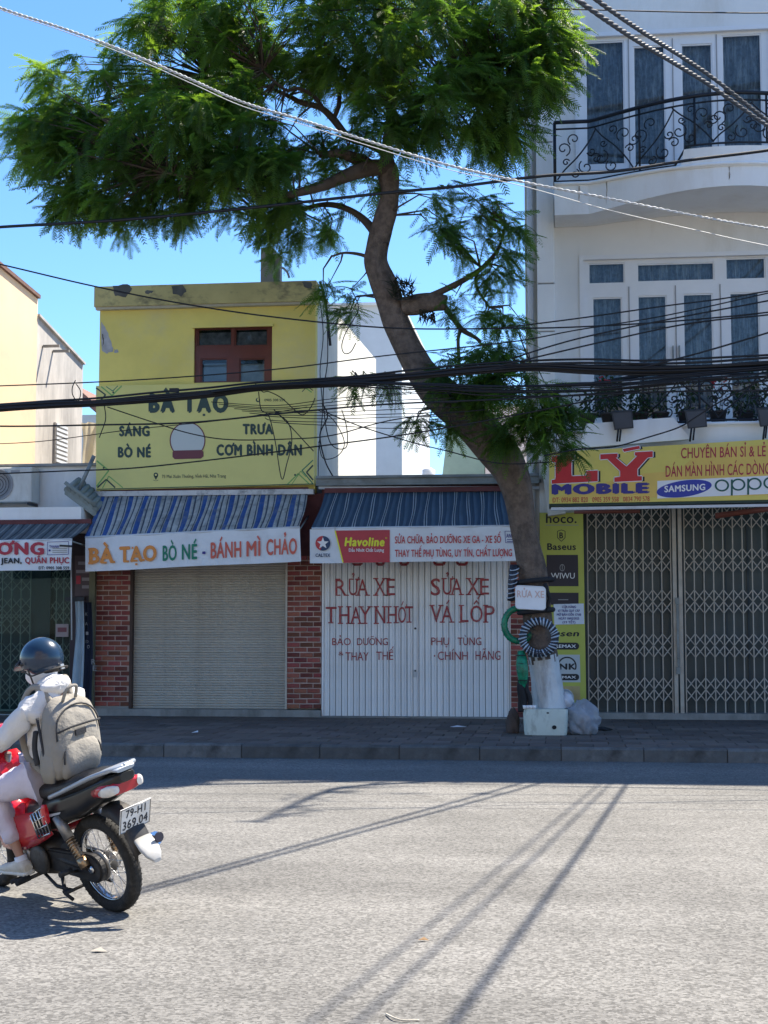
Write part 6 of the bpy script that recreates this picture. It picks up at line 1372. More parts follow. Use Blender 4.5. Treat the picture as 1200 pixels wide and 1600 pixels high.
def wheel(cx, name):
    t = put(name, None, bike, local=True, loc=(cx, 0, WR))
    m = MB(); prof = [(.218, -.030), (.232, -.040), (.262, -.042), (.278, -.032), (.287, -.014), (.288, 0), (.287, .014), (.278, .032), (.262, .042), (.232, .040), (.218, .030)]
    m.lathe(prof, 60, 'y', closed=True)
    tr_ = MB()
    for i in range(54):                              # tread blocks
        a = 2 * math.pi * i / 54
        for s, off in ((1, 0), (-1, .5)):
            a_ = a + off * 2 * math.pi / 54; pts = []
            for (r, y) in ((.2885, s*.006), (.287, s*.020), (.280, s*.033)):
                for da in (-.018, .018):
                    aa = a_ + da + s * abs(y) * .8; pts.append((r * 1.008 * math.cos(aa), y, r * 1.008 * math.sin(aa)))
            tr_.add(pts, [(0, 1, 3, 2), (2, 3, 5, 4)])
    part(m, 'tyre', tyre_b, t); o = part(tr_, 'tread', tyre_b, t); stuff(o)
    part(MB().lathe([(.218, -.026), (.208, -.022), (.204, -.010), (.207, 0), (.204, .010), (.208, .022), (.218, .026), (.212, 0)], 48, 'y', closed=True), 'rim', chrome, t)
    part(MB().lathe([(.02, -.075), (.045, -.07), (.05, -.045), (.062, -.040), (.062, -.030), (.03, -.02), (.03, .02), (.070, .028), (.072, .055), (.05, .06), (.02, .08)], 28, 'y'), 'hub', alu, t)
    sp = MB()
    for i in range(36):
        s = 1 if i % 2 else -1; k_ = 1 if (i // 2) % 2 else -1; a = 2 * math.pi * i / 36; a2 = a + k_ * .62
        sp.tube([(.055 * math.cos(a2), s * .032, .055 * math.sin(a2)), (.207 * math.cos(a), s * .004, .207 * math.sin(a))], .0019, 4, cap=False)
    o = part(sp, 'spokes', chrome, t); stuff(o)
    return t
rw = wheel(0, 'rear_wheel'); fw = wheel(1.225, 'front_wheel')
part(MB().lathe([(.075, .030), (.088, .034), (.088, .048), (.075, .052), (.03, .055)], 32, 'y'), 'sprocket', alu, rw)
# chain case: rounded at the back, sloping to the engine
m = MB()
def slab_xz(m, pts, y0, y1, mi=0):
    n = len(pts); m.add([(x, y0, z) for x, z in pts] + [(x, y1, z) for x, z in pts], [tuple(range(n)), tuple(range(n, 2*n))[::-1]] + [(i, (i+1) % n, n + (i+1) % n, n + i) for i in range(n)], mi); return m
arc = [(.02 + .105 * math.cos(a), .285 + .085 * math.sin(a)) for a in np.linspace(math.pi * .5, math.pi * 1.5, 14)]
slab_xz(m, arc + [(.20, .215), (.46, .235), (.50, .30), (.46, .36), (.20, .365)], .062, .088)
slab_xz(m, [(x * .93 + .01, z * .9 + .029) for x, z in arc] + [(.20, .225), (.45, .245), (.48, .30), (.45, .35), (.20, .352)], .088, .098)
part(m, 'chain_case', mat_b, bike)
part(MB().tube([(0, .115, WR), (0, -.115, WR)], .012, 10).lathe([(.026, .098), (.026, .11), (.014, .118)], 6, 'y', (0, 0, WR)), 'axle', chrome, bike)
for s in (1, -1):
    part(MB().tube([(.0, s*.085, WR - .01), (.25, s*.085, WR + .015), (.42, s*.07, WR + .03)], [.018, .022, .024], 8), 'swingarm', mat_b, bike)
    sh_ = part(MB().tube([(.035, s*.118, .315), (.145, s*.125, .50)], .023, 12).tube([(.03, s*.118, .305), (.06, s*.12, .355)], .030, 12), 'shock_absorber', bronze, bike)
    part(MB().tube([(.125, s*.124, .468), (.20, s*.128, .595)], .031, 12), 'shroud', alu, sh_)
    c_ = MB(); n = 90
    c_.tube([np.array([.05, s*.119, .34]) + np.array([.075, .006 * s, .128]) * (i / n) + .026 * np.array([math.cos(i*.55)*.86, math.sin(i*.55), -math.cos(i*.55)*.5]) for i in range(n + 1)], .0045, 5)
    part(c_, 'spring', bronze, sh_)
# exhaust on the far side
ex = MB().tube(smooth_path([(.62, -.08, .22), (.45, -.12, .16), (.25, -.14, .20), (.08, -.15, .26)], 4), .018, 8)
ex.tube([(.18, -.155, .235), (.0, -.165, .30), (-.28, -.17, .40)], [.035, .045, .040], 14); part(ex, 'exhaust', chrome, bike)
# engine
en = MB(); en.loft([(.38, .0, .30, .05, .07, 3), (.44, 0, .29, .10, .105, 3), (.60, 0, .29, .115, .115, 3.5), (.70, 0, .29, .10, .09, 3), (.74, 0, .29, .07, .06, 3)], 20)
part(en, 'engine', eng_m, bike)
cy2 = MB()
for i in range(8): cy2.loft([(.72 + i*.018, 0, .34, .068, .062, 5), (.728 + i*.018, 0, .34, .068, .062, 5)], 12)
cy2.loft([(.70, 0, .34, .05, .045, 3), (.87, 0, .34, .05, .045, 3), (.89, 0, .34, .06, .055, 3), (.93, 0, .34, .045, .04, 3)], 14); part(cy2, 'cylinder_head', alu, bike)
part(MB().lathe([(.085, .112), (.09, .118), (.088, .132), (.06, .140), (.01, .142)], 24, 'y', (.49, 0, .30)), 'clutch_cover', eng_m, bike)
part(MB().lathe([(.055, .11), (.055, .125), (.02, .13)], 18, 'y', (.63, 0, .31)), 'crankcase_cap', alu, bike)
part(MB().tube(smooth_path([(.56, .13, .25), (.60, .16, .20), (.66, .19, .185)], 4), .008, 6).tube([(.66, .15, .185), (.66, .24, .185)], .014, 8), 'gear_lever', mat_b, bike)
part(MB().tube([(.55, -.26, .20), (.55, .26, .20)], .012, 8), 'foot_bar', mat_b, bike)
for s in (1, -1):
    part(MB().tube([(.55, s*.18, .205), (.55, s*.27, .205)], .020, 8), 'foot_peg', black_r, bike)
    part(MB().tube(smooth_path([(.16, s*.10, .26), (.12, s*.15, .28), (.10, s*.20, .30)], 3), .010, 6).tube([(.10, s*.17, .30), (.10, s*.25, .30)], .017, 8), 'rear_foot_peg', mat_b, bike)
part(MB().tube([(.34, -.09, .21), (.28, -.13, .12), (.20, -.14, .10)], .012, 6).tube([(.34, .09, .21), (.28, .13, .12), (.20, .14, .10)], .012, 6).tube([(.28, -.13, .12), (.28, .13, .12)], .010, 6), 'centre_stand', mat_b, bike)
part(MB().tube([(.50, .10, .20), (.32, .15, .17), (.20, .16, .17)], .011, 6).box(.17, .21, .14, .19, .155, .17), 'side_stand', mat_b, bike)
# bodywork
tail = MB().loft([(-.375, 0, .835, .045, .022, 3), (-.33, 0, .815, .085, .045, 3), (-.22, 0, .765, .112, .070, 3.2), (-.05, 0, .700, .13, .085, 3.2), (.15, 0, .635, .135, .095, 3.2), (.35, 0, .585, .135, .105, 3.2), (.52, 0, .545, .12, .11, 3), (.62, 0, .52, .08, .10, 3)], 24)
part(tail, 'tail_cover', blk_b, bike)
seat = MB().loft([(-.24, 0, .835, .06, .018, 2.6), (-.20, 0, .828, .105, .036, 2.6), (-.05, 0, .795, .128, .052, 2.6), (.12, 0, .752, .132, .058, 2.6), (.22, 0, .728, .13, .055, 2.6), (.34, 0, .715, .125, .055, 2.6), (.50, 0, .715, .10, .058, 2.6), (.62, 0, .73, .055, .05, 2.6), (.66, 0, .72, .03, .03, 2.6)], 24)
part(seat, 'seat', seat_b, bike)
for s in (1, -1):
    # red flank with black and white flashes
    m = MB(); cols = [(.27, .48, .56), (.34, .445, .585), (.38, .43, .60), (.45, .40, .60), (.58, .36, .575), (.72, .33, .53), (.86, .34, .50)]
    vs = []
    for x, zl_, zh in cols:
        for k_ in range(4):
            t = k_ / 3; bul = .012 * math.sin(math.pi * t); vs.append((x, s * (.138 + bul - .03 * max(0, (x - .55)) - (.02 if x < .15 else 0)), zl_ + (zh - zl_) * t))
    m.add(vs, [(4*i+j, 4*i+j+1, 4*i+j+5, 4*i+j+4) for i in range(len(cols)-1) for j in range(3)], 0, True)
    o = part(m, 'side_panel', red_b, bike); sm_ = o.modifiers.new('solid', 'SOLIDIFY'); sm_.thickness = .008
    st_ = MB().add([(.12, s*.149, .635), (.30, s*.158, .600), (.42, s*.157, .585), (.42, s*.157, .573), (.28, s*.158, .585), (.13, s*.151, .622)], [(0, 1, 4, 5), (1, 2, 3, 4)]); part(st_, 'stripe', silver, bike)
    st_ = MB().add([(.29, s*.160, .575), (.33, s*.162, .56), (.38, s*.162, .51), (.36, s*.162, .51), (.31, s*.162, .545), (.29, s*.160, .562)], [(0, 1, 4, 5), (1, 2, 3, 4)]); part(st_, 'stripe', white_p, bike)
    # grab rail, silver, upswept at the back
    gr_ = MB().tube(smooth_path([(.20, s*.150, .715), (.06, s*.155, .76), (-.10, s*.150, .815), (-.24, s*.135, .862), (-.33, s*.09, .885), (-.355, 0, .888)], 5), .013, 8)
    part(gr_, 'grab_rail', silver, bike)
m = MB().loft([(-.375, 0, .875, .06, .010, 3), (-.34, 0, .885, .088, .012, 3), (-.26, 0, .873, .10, .010, 3), (-.20, 0, .855, .10, .006, 3)], 20); part(m, 'grab_rail_plate', silver, bike)
# rear lamp cluster
tl = part(MB().loft([(-.362, 0, .775, .070, .028, 3), (-.34, 0, .778, .104, .040, 3), (-.24, 0, .765, .122, .046, 3), (-.17, 0, .75, .118, .040, 3)], 20), 'tail_light', lens_r, bike)
for s in (1, -1):
    part(MB().loft([(-.368, s*.078, .778, .016, .020, 2.4), (-.352, s*.094, .777, .022, .028, 2.4), (-.325, s*.108, .773, .018, .032, 2.4), (-.285, s*.118, .765, .010, .026, 2.4), (-.25, s*.120, .757, .005, .012, 2.4)], 16), 'turn_signal', lens_c, tl)
    part(MB().loft([(-.35, s*.100, .777, .012, .012, 2), (-.33, s*.112, .775, .012, .014, 2)], 10), 'bulb', M('amber_bulb_%s' % ('l' if s > 0 else 'r'), (.5, .2, .05), .3), tl)
# rear fender, plate, mud flap
m = MB(); vs = []; kx = [(-.16, .655), (-.24, .64), (-.315, .60), (-.355, .53), (-.385, .46), (-.415, .40)]
for x, z in kx:
    for y, dz in ((-.075, -.04), (-.06, 0), (0, .012), (.06, 0), (.075, -.04)): vs.append((x, y, z + dz))
m.add(vs, [(5*i+j, 5*i+j+1, 5*i+j+6, 5*i+j+5) for i in range(len(kx)-1) for j in range(4)], 0, True); o = part(m, 'rear_fender', mat_b, bike); o.modifiers.new('solid', 'SOLIDIFY').thickness = .006
m = MB(); m.loft([(-.40, 0, .475, .060, .014, 3), (-.44, 0, .435, .066, .016, 3), (-.475, 0, .392, .052, .015, 2.6), (-.50, 0, .362, .024, .010, 2.4)], 18); part(m, 'mud_flap', flap_m, bike)
part(MB().lathe([(.028, -.008), (.03, 0), (.02, .006)], 16, 'x', (-.445, -.075, .46)).tube([(-.40, -.05, .47), (-.44, -.075, .46)], .007, 5), 'reflector', M('dark_reflector', (.05, .05, .07), .2), bike)
pm = put('licence_plate', None, bike, local=True, loc=(-.375, 0, .600), rot=(0, R(-22), 0)); pm.scale = (1.04,) * 3
part(MB().add([(0, -.102, -.075), (0, .102, -.075), (0, .102, .075), (0, -.102, .075), (.004, -.102, -.075), (.004, .102, -.075), (.004, .102, .075), (.004, -.102, .075)], [(0, 1, 2, 3), (7, 6, 5, 4), (0, 4, 5, 1), (1, 5, 6, 2), (2, 6, 7, 3), (3, 7, 4, 0)]), 'plate', plate_w, pm)
def plate_text(s, y0, y1, zb, zt):
    v, fs = text_mesh(s, .028, 0, 1.05); mn, mx = v[:, 0].min(), v[:, 0].max()
    mb = MB(); mb.add([(-.0016, y0 + (p[0]-mn) / (mx-mn) * (y1-y0), zb + p[1] / .69 * (zt-zb)) for p in v], fs); put('lettering', mb.data('lettering', fix=False), pm, M('plate_print_' + s[:2], (.10, .11, .13), .6, var=.2), local=True)
plate_text('79-H1', .066, -.066, .014, .060); plate_text('369.04', .084, -.084, -.056, -.004)
part(MB().tube([(-.002, -.098, -.071), (-.002, .098, -.071), (-.002, .098, .071), (-.002, -.098, .071)], .0028, 4, closed=True), 'rim', alu, pm)
# front end
ls_ = MB(); vs = []
for (x, z, w_, c_) in ((.84, .33, .10, .03), (.80, .45, .17, .05), (.84, .60, .19, .06), (.90, .75, .19, .06), (.95, .87, .14, .05)):
    for k_ in range(9):
        t = -1 + k_ / 4; vs.append((x - c_ * t * t + .03, w_ * t, z))
ls_.add(vs, [(9*i+j, 9*i+j+1, 9*i+j+10, 9*i+j+9) for i in range(4) for j in range(8)], 0, True); o = part(ls_, 'leg_shield', red_b, bike); o.modifiers.new('solid', 'SOLIDIFY').thickness = .012
part(MB().loft([(.58, 0, .50, .09, .09, 3), (.70, 0, .46, .075, .07, 3), (.84, 0, .50, .07, .08, 3), (.92, 0, .62, .05, .07, 3)], 16), 'centre_cover', red_b, bike)
part(MB().loft([(.86, 0, 1.0, .05, .03, 3), (.90, 0, .99, .17, .06, 3), (.98, 0, .96, .16, .09, 3), (1.08, 0, .93, .09, .06, 3), (1.11, 0, .92, .04, .03, 3)], 18), 'handlebar_cowl', red_b, bike)
part(MB().loft([(1.05, 0, .935, .085, .055, 2.2), (1.115, 0, .925, .07, .045, 2.2), (1.13, 0, .92, .03, .02, 2.2)], 16), 'headlight', lens_c, bike)
hb_ = part(MB().tube(smooth_path([(.84, .36, .975), (.88, .26, .99), (.93, .12, 1.0), (.94, 0, 1.0), (.93, -.12, 1.0), (.88, -.26, .99), (.84, -.36, .975)], 4), .011, 8), 'handlebar', mat_b, bike)
for s in (1, -1):
    part(MB().tube([(.835, s*.37, .974), (.872, s*.27, .988)], .018, 10), 'grip', black_r, hb_)
    part(MB().tube([(.96, s*.19, .985), (.945, s*.36, .975)], .006, 6), 'lever', alu, hb_)
    mr_ = part(MB().tube(smooth_path([(.90, s*.22, 1.0), (.89, s*.27, 1.03), (.87, s*.30, 1.06)], 4), .006, 6), 'mirror', mat_b, bike)
    part(MB().loft([(.84, s*.31, 1.08, .055, .035, 2.5), (.87, s*.31, 1.08, .06, .04, 2.5), (.885, s*.31, 1.08, .03, .02, 2.5)], 14), 'mirror_head', red_b, mr_)
    part(MB().tube([(.93, s*.075, .86), (1.04, s*.075, .56), (1.225, s*.085, WR)], [.022, .022, .017], 10), 'front_fork', alu, bike)
m = MB(); vs = []
for a in np.linspace(R(20), R(165), 12):
    for y, dr in ((-.065, -.03), (-.05, 0), (0, .012), (.05, 0), (.065, -.03)): vs.append((1.225 + (.315 + dr) * math.cos(a), y, WR + (.315 + dr) * math.sin(a)))
m.add(vs, [(5*i+j, 5*i+j+1, 5*i+j+6, 5*i+j+5) for i in range(11) for j in range(4)], 0, True); o = part(m, 'front_fender', red_b, bike); o.modifiers.new('solid', 'SOLIDIFY').thickness = .006
# red and black wire guard beside the rider's leg, red flap by the arm
m = MB()
for i in range(4): m.tube([(.40 - i*.012, .175, .60 - i*.045), (.26 - i*.012, .18, .66 - i*.05)], .005, 5)
for i in range(5): m.tube([(.40 - i*.033, .176, .60 + i*.014), (.365 - i*.033, .176, .465 + i*.012)], .005, 5)
part(m, 'side_guard', chrome, bike)
part(MB().loft([(.235, .165, .62, .012, .055, 3), (.26, .17, .61, .014, .065, 3), (.285, .17, .60, .012, .055, 3)], 12), 'guard_pad', red_b, bike)
part(MB().loft([(.27, .15, .56, .015, .06, 3), (.40, .155, .54, .015, .07, 3)], 12), 'guard_back', mat_b, bike)

# ---------------------------------------------------------------- rider
hoodie_m = M('off_white_hoodie', (.72, .71, .70), .9, var=.04, vs=6, bump=.5, bs=9, dist=.03, backlit=.08)
pants_m = M('pale_lilac_trousers', (.62, .58, .68), .9, var=.04, vs=6, bump=.5, bs=8, dist=.03)
skin_m = M('skin', (.42, .24, .17), .55, var=.05); sock_m = M('pale_sock', (.70, .72, .76), .9, var=.05, bump=.3, bs=80)
shoe_m = M('cream_shoe', (.60, .57, .50), .7, var=.08, dirt=(.35, .3, .22), ds=14, da=.5); sole_m = M('white_sole', (.66, .65, .60), .6, var=.1, dirt=(.3, .26, .2), ds=12, da=.5)
helm_m = M('dark_blue_helmet', (.012, .032, .065), .26, var=.1, coat=.35, dirt=(.05, .07, .09), ds=5, da=.3); mask_m = M('white_face_mask', (.74, .75, .78), .9, var=.04, bump=.4, bs=20, dist=.02)
hair_m = M('black_hair', (.015, .012, .011), .5, var=.2)
rider = vthing('person', 'rider in off-white hoodie and pale trousers with dark blue helmet astride the motorbike', 'person')
def skin_mesh(name, joints, edges, parent, mat, root=0, sub=2, disp=0.0, dsz=.1):
    me = bpy.data.meshes.new(name); me.from_pydata([j[:3] for j in joints], edges, []); me.update()
    o = put(name, me, parent, mat, local=True)
    o.modifiers.new('skin', 'SKIN').use_smooth_shade = True
    sv = me.skin_vertices[0].data if me.skin_vertices else None
    if sv is None:
        me.attributes; 
    for i, j in enumerate(joints):
        rr_ = j[3] if isinstance(j[3], tuple) else (j[3], j[3]); me.skin_vertices[0].data[i].radius = rr_; me.skin_vertices[0].data[i].use_root = (i == root)
    s = o.modifiers.new('subdivision', 'SUBSURF'); s.levels = sub; s.render_levels = sub
    if disp:
        tx = bpy.data.textures.new(name + '_folds', 'CLOUDS'); tx.noise_scale = dsz; d = o.modifiers.new('folds', 'DISPLACE'); d.texture = tx; d.strength = disp; d.mid_level = .5; d.texture_coords = 'LOCAL'
    o.data.materials.clear(); o.data.materials.append(mat); return o
def make_skin(name, joints, edges, parent, mat, **k):
    me = bpy.data.meshes.new(name); me.from_pydata([j[:3] for j in joints], edges, []); o = bpy.data.objects.new(name, me); return o
# rider sits close to upright in the world: undo part of the lean above the hips
def U(x, y, z): return (x + .025 + max(0, z - .9) * .09, y - max(0, z - .76) * .22, z - max(0, z - .9) * .075)
HIP = U(.36, 0, .80)
J = [(*HIP, (.115, .15)), (*U(.335, 0, .95), (.10, .14)), (*U(.315, 0, 1.10), (.105, .155)), (*U(.31, 0, 1.22), (.095, .15)), (*U(.335, 0, 1.31), .055), (*U(.36, 0, 1.36), .05),
     (*U(.33, .165, 1.20), .066), (*U(.47, .27, 1.05), .048), (*U(.66, .33, .98), .038), (*U(.80, .34, .985), .028),
     (*U(.33, -.165, 1.20), .066), (*U(.47, -.25, 1.05), .048), (*U(.66, -.31, 1.01), .038), (*U(.80, -.33, 1.02), .028),
     (*U(.42, .10, .775), .098), (*U(.60, .15, .745), .082), (.76, .17, .70, .066), (.705, .165, .53, .055), (.645, .165, .37, .034), (.62, .165, .30, .030),
     (*U(.42, -.10, .775), .098), (*U(.60, -.15, .745), .082), (.76, -.17, .70, .066), (.705, -.165, .53, .055), (.645, -.165, .37, .034), (.62, -.165, .30, .030)]
E_ = [(0, 1), (1, 2), (2, 3), (3, 4), (4, 5), (3, 6), (6, 7), (7, 8), (8, 9), (3, 10), (10, 11), (11, 12), (12, 13), (0, 14), (14, 15), (15, 16), (16, 17), (17, 18), (18, 19), (0, 20), (20, 21), (21, 22), (22, 23), (23, 24), (24, 25)]
def add_skin(name, J, E_, mat, parent=rider, **k):
    me = bpy.data.meshes.new(name); me.from_pydata([j[:3] for j in J], E_, []); me.update()
    o = bpy.data.objects.new(name, me); C.objects.link(o); o.parent = parent; o.data.materials.append(mat)
    o.modifiers.new('skin', 'SKIN').use_smooth_shade = True
    bpy.context.view_layer.objects.active = o
    if not me.skin_vertices:
        bm = bmesh.new(); bm.from_mesh(me); bm.verts.layers.skin.verify(); bm.to_mesh(me); bm.free()
    for i, j in enumerate(J):
        d = me.skin_vertices[0].data[i]; d.radius = j[3] if isinstance(j[3], tuple) else (j[3], j[3]); d.use_root = (i == 0)
    s = o.modifiers.new('subdivision', 'SUBSURF'); s.levels = k.get('sub', 2); s.render_levels = k.get('sub', 2)
    if k.get('disp'):
        tx = bpy.data.textures.new(name + '_folds', 'CLOUDS'); tx.noise_scale = k.get('dsz', .1); tx.noise_depth = 1; d = o.modifiers.new('folds', 'DISPLACE'); d.texture = tx; d.strength = k['disp']; d.mid_level = .5; d.texture_coords = 'LOCAL'
    return o
def sc(j, f): return (*j[:3], tuple(r * f for r in j[3]) if isinstance(j[3], tuple) else j[3] * f)
body = add_skin('body', [sc(j, .84) for j in J], E_, skin_m)
Jh = [sc(J[0], 1.30)] + [sc(J[i], 1.12) for i in (1, 2, 3)] + [(*U(.335, 0, 1.30), .075)] + [sc(J[i], 1.22) for i in (6, 7, 8)] + [(*U(.775, .34, .985), .040)] + [sc(J[i], 1.22) for i in (10, 11, 12)] + [(*U(.775, -.33, 1.02), .040)]
add_skin('hoodie', Jh, [(0, 1), (1, 2), (2, 3), (3, 4), (3, 5), (5, 6), (6, 7), (7, 8), (3, 9), (9, 10), (10, 11), (11, 12)], hoodie_m, disp=.06, dsz=.075)
# hood bunched behind the neck
hd = MB().loft([(.235, 0, 0, .05, .02, 2.2), (.262, 0, .0, .095, .042, 2.2), (.30, 0, .0, .108, .062, 2.2), (.345, 0, .005, .092, .070, 2.2), (.41, 0, 0, .07, .05, 2.2)], 20)
hd.v = [(x, y - .12, z + 1.285 + (.34 - x) * .1) for x, y, z in hd.v]; hd.v = [(x + .04, y, z) for x, y, z in hd.v]
o = part(hd, 'hood', hoodie_m, rider); subdiv(o, 1); tx = bpy.data.textures.new('hood_folds', 'CLOUDS'); tx.noise_scale = .06; d = o.modifiers.new('folds', 'DISPLACE'); d.texture = tx; d.strength = .03; d.texture_coords = 'LOCAL'
Jp = [(*HIP, (.12, .15))] + [(*U(.40, .075, .785), .118)] + [sc(J[i], 1.12) for i in (15, 16)] + [sc(J[17], 1.35), (.655, .165, .405, .060)] + [(*U(.40, -.075, .785), .118)] + [sc(J[i], 1.12) for i in (21, 22)] + [sc(J[23], 1.35), (.655, -.165, .405, .060)]
add_skin('trousers', Jp, [(0, 1), (1, 2), (2, 3), (3, 4), (4, 5), (0, 6), (6, 7), (7, 8), (8, 9), (9, 10)], pants_m, disp=.042, dsz=.065)
for s in (1, -1):
    part(MB().tube([(.628, s*.165, .325), (.618, s*.165, .285), (.63, s*.168, .26)], [.036, .040, .044], 14), 'sock', sock_m, rider)
    sh2 = part(MB().loft([(.555, s*.168, .258, .028, .020, 2.4), (.575, s*.168, .262, .040, .038, 2.4), (.62, s*.168, .268, .044, .048, 2.4), (.68, s*.17, .256, .043, .036, 2.4), (.74, s*.175, .246, .047, .027, 2.4), (.80, s*.18, .242, .042, .021, 2.4), (.825, s*.18, .240, .020, .012, 2.4)], 20), 'shoe', shoe_m, rider)
    part(MB().loft([(.545, s*.168, .228, .030, .010, 4), (.57, s*.168, .228, .043, .013, 4), (.68, s*.17, .226, .046, .012, 4), (.76, s*.177, .226, .051, .012, 4), (.82, s*.18, .228, .040, .011, 4), (.84, s*.18, .230, .018, .007, 4)], 18), 'sole', sole_m, sh2)
    for q in range(3): part(MB().tube([(.665 + q*.02, s*.17 - .032, .288 - q*.008), (.665 + q*.02, s*.17 + .032, .288 - q*.008)], .004, 5), 'lace', sole_m, sh2)
    # gloved hand: palm, four curled fingers and a thumb round the grip
    hx = np.array([.835, s*.335 - .0, .985 - (.225 * .22 * 0)]); hx = np.array(U(.83, s*.335, 1.0)) if False else np.array([.835, s*.325, .982])
    hm = MB().loft([(.76, hx[1], .985, .022, .026, 2.6), (.79, hx[1], .995, .032, .024, 2.6), (.83, hx[1], 1.003, .038, .020, 2.6), (.85, hx[1], 1.0, .036, .016, 2.6)], 14)
    part(hm, 'palm', skin_m, rider)
    for f_, (dy, ln) in enumerate(((-.028, .9), (-.010, 1.0), (.009, .96), (.027, .8))):
        part(MB().tube(smooth_path([(.842, hx[1] + dy, 1.003), (.868 * 1, hx[1] + dy, .998), (.876, hx[1] + dy, .978), (.862, hx[1] + dy, .958 + (1 - ln) * .03), (.845, hx[1] + dy, .954 + (1 - ln) * .04)], 3), .0088, 8), 'finger', skin_m, rider)
    part(MB().tube(smooth_path([(.785, hx[1] - s*.026, .985), (.815, hx[1] - s*.044, .966), (.848, hx[1] - s*.040, .956)], 3), [.0115]*7, 8), 'thumb', skin_m, rider)
# head with face mask, helmet, strap
HC = np.array(U(.405, 0, 1.455)); TY = R(6)                 # skull centre
def headpart(mb, name, mat, yaw=R(26), tilt=R(12), parent=rider, **k):
    Mx = Matrix.Translation(Vector(HC)) @ Matrix.Rotation(yaw, 4, 'Z') @ Matrix.Rotation(R(10), 4, 'X') @ Matrix.Rotation(tilt, 4, 'Y')
    mb.v = [tuple(Mx @ Vector(v)) for v in mb.v]; return part(mb, name, mat, parent, **k)
hm = MB().loft([(-.125, 0, -.075, .035, .03, 2), (-.11, 0, -.03, .055, .055, 2), (-.07, 0, .0, .085, .085, 2.2)], 8) if False else MB()
def ell(mb, c, r, n=20, k=14, zmin=-1.0, m=0, fx=None):
    b0 = len(mb.v)
    for i in range(k + 1):
        th = math.pi * i / k
        for j in range(n):
            a = 2 * math.pi * j / n; d = np.array([math.sin(th) * math.cos(a), math.sin(th) * math.sin(a), math.cos(th)])
            d[2] = max(d[2], zmin); p = d * r
            if fx: p = fx(p, d)
            mb.v.append(tuple(p + c))
    for i in range(k):
        for j in range(n): mb.f.append((b0 + i*n + j, b0 + i*n + (j+1) % n, b0 + (i+1)*n + (j+1) % n, b0 + (i+1)*n + j)); mb.m.append(m); mb.sm.append(True)
    return mb
def face(p, d):                                           # brow, nose and chin on a skull
    p = p.copy()
    if d[0] > .2: p[2] -= .012 * d[0]; p[0] += .012 * math.exp(-((d[1] / .22) ** 2 + ((d[2] + .05) / .22) ** 2))
    if d[2] < -.2: p[1] *= 1 - .35 * (-d[2] - .2); p[0] += .018 * (-d[2]) * (1 if d[0] > 0 else .0)
    return p
headpart(ell(MB(), np.array([0, 0, -.02]), np.array([.092, .075, .112]), fx=face), 'head', skin_m)
for s in (1, -1):
    headpart(ell(MB(), np.array([.0, s*.077, -.03]), np.array([.018, .008, .03]), 10, 8), 'ear', skin_m)
    headpart(ell(MB(), np.array([.088, s*.03, -.005]), np.array([.010, .014, .010]), 10, 8), 'eye', white_p)
    headpart(ell(MB(), np.array([.0965, s*.03, -.005]), np.array([.004, .006, .006]), 8, 6), 'pupil', ink)
headpart(ell(MB(), np.array([.012, 0, -.055]), np.array([.096, .081, .085]), fx=lambda p, d: np.array([p[0] + (.022 * math.exp(-(d[1]/.4)**2 - (d[2]/.5)**2) if d[0] > 0 else 0), p[1] * (1 - .25 * max(0, -d[2])), min(p[2], .045)])), 'face_mask', mask_m)
headpart(ell(MB(), np.array([-.02, 0, -.01]), np.array([.088, .082, .10]), zmin=-.7), 'hair', hair_m)
def helm(p, d):
    p = p.copy()
    if p[2] < -.035: p[2] = -.035 - (.048 if d[0] < .25 else .048 * max(0, 1 - (d[0] - .25) * 2.6)) * min(1, (-p[2] - .035) / .05); 
    return p
hl = headpart(ell(MB(), np.array([-.012, 0, .025]), np.array([.133, .118, .128]), 36, 24, fx=helm), 'helmet', helm_m); subdiv(hl, 1)
headpart(MB().tube([(-.012 + .134 * math.cos(a), .119 * math.sin(a), -.012 - (.052 if math.cos(a) < .25 else .052 * max(0, 1 - (math.cos(a) - .25) * 2.6))) for a in np.linspace(0, 2*math.pi, 41)[:-1]], .0045, 6, closed=True), 'helmet_trim', mat_b, parent=rider)
headpart(MB().loft([(.085, 0, .05, .085, .008, 3), (.125, 0, .03, .082, .008, 3), (.160, 0, .012, .055, .006, 3)], 16), 'peak', helm_m)
for s in (1, -1):
    headpart(MB().tube(smooth_path([(.03, s*.112, -.02), (.035, s*.096, -.07), (.05, s*.06, -.125), (.055, 0, -.14)], 5), .0055, 6), 'chin_strap', mat_b)
    headpart(ell(MB(), np.array([.055, s*.116, .02]), np.array([.011, .005, .011]), 10, 8), 'strap_rivet', mat_b)
headpart(MB().box(-.132, -.125, -.018, .018, -.075, -.045), 'reflector_sticker', silver)

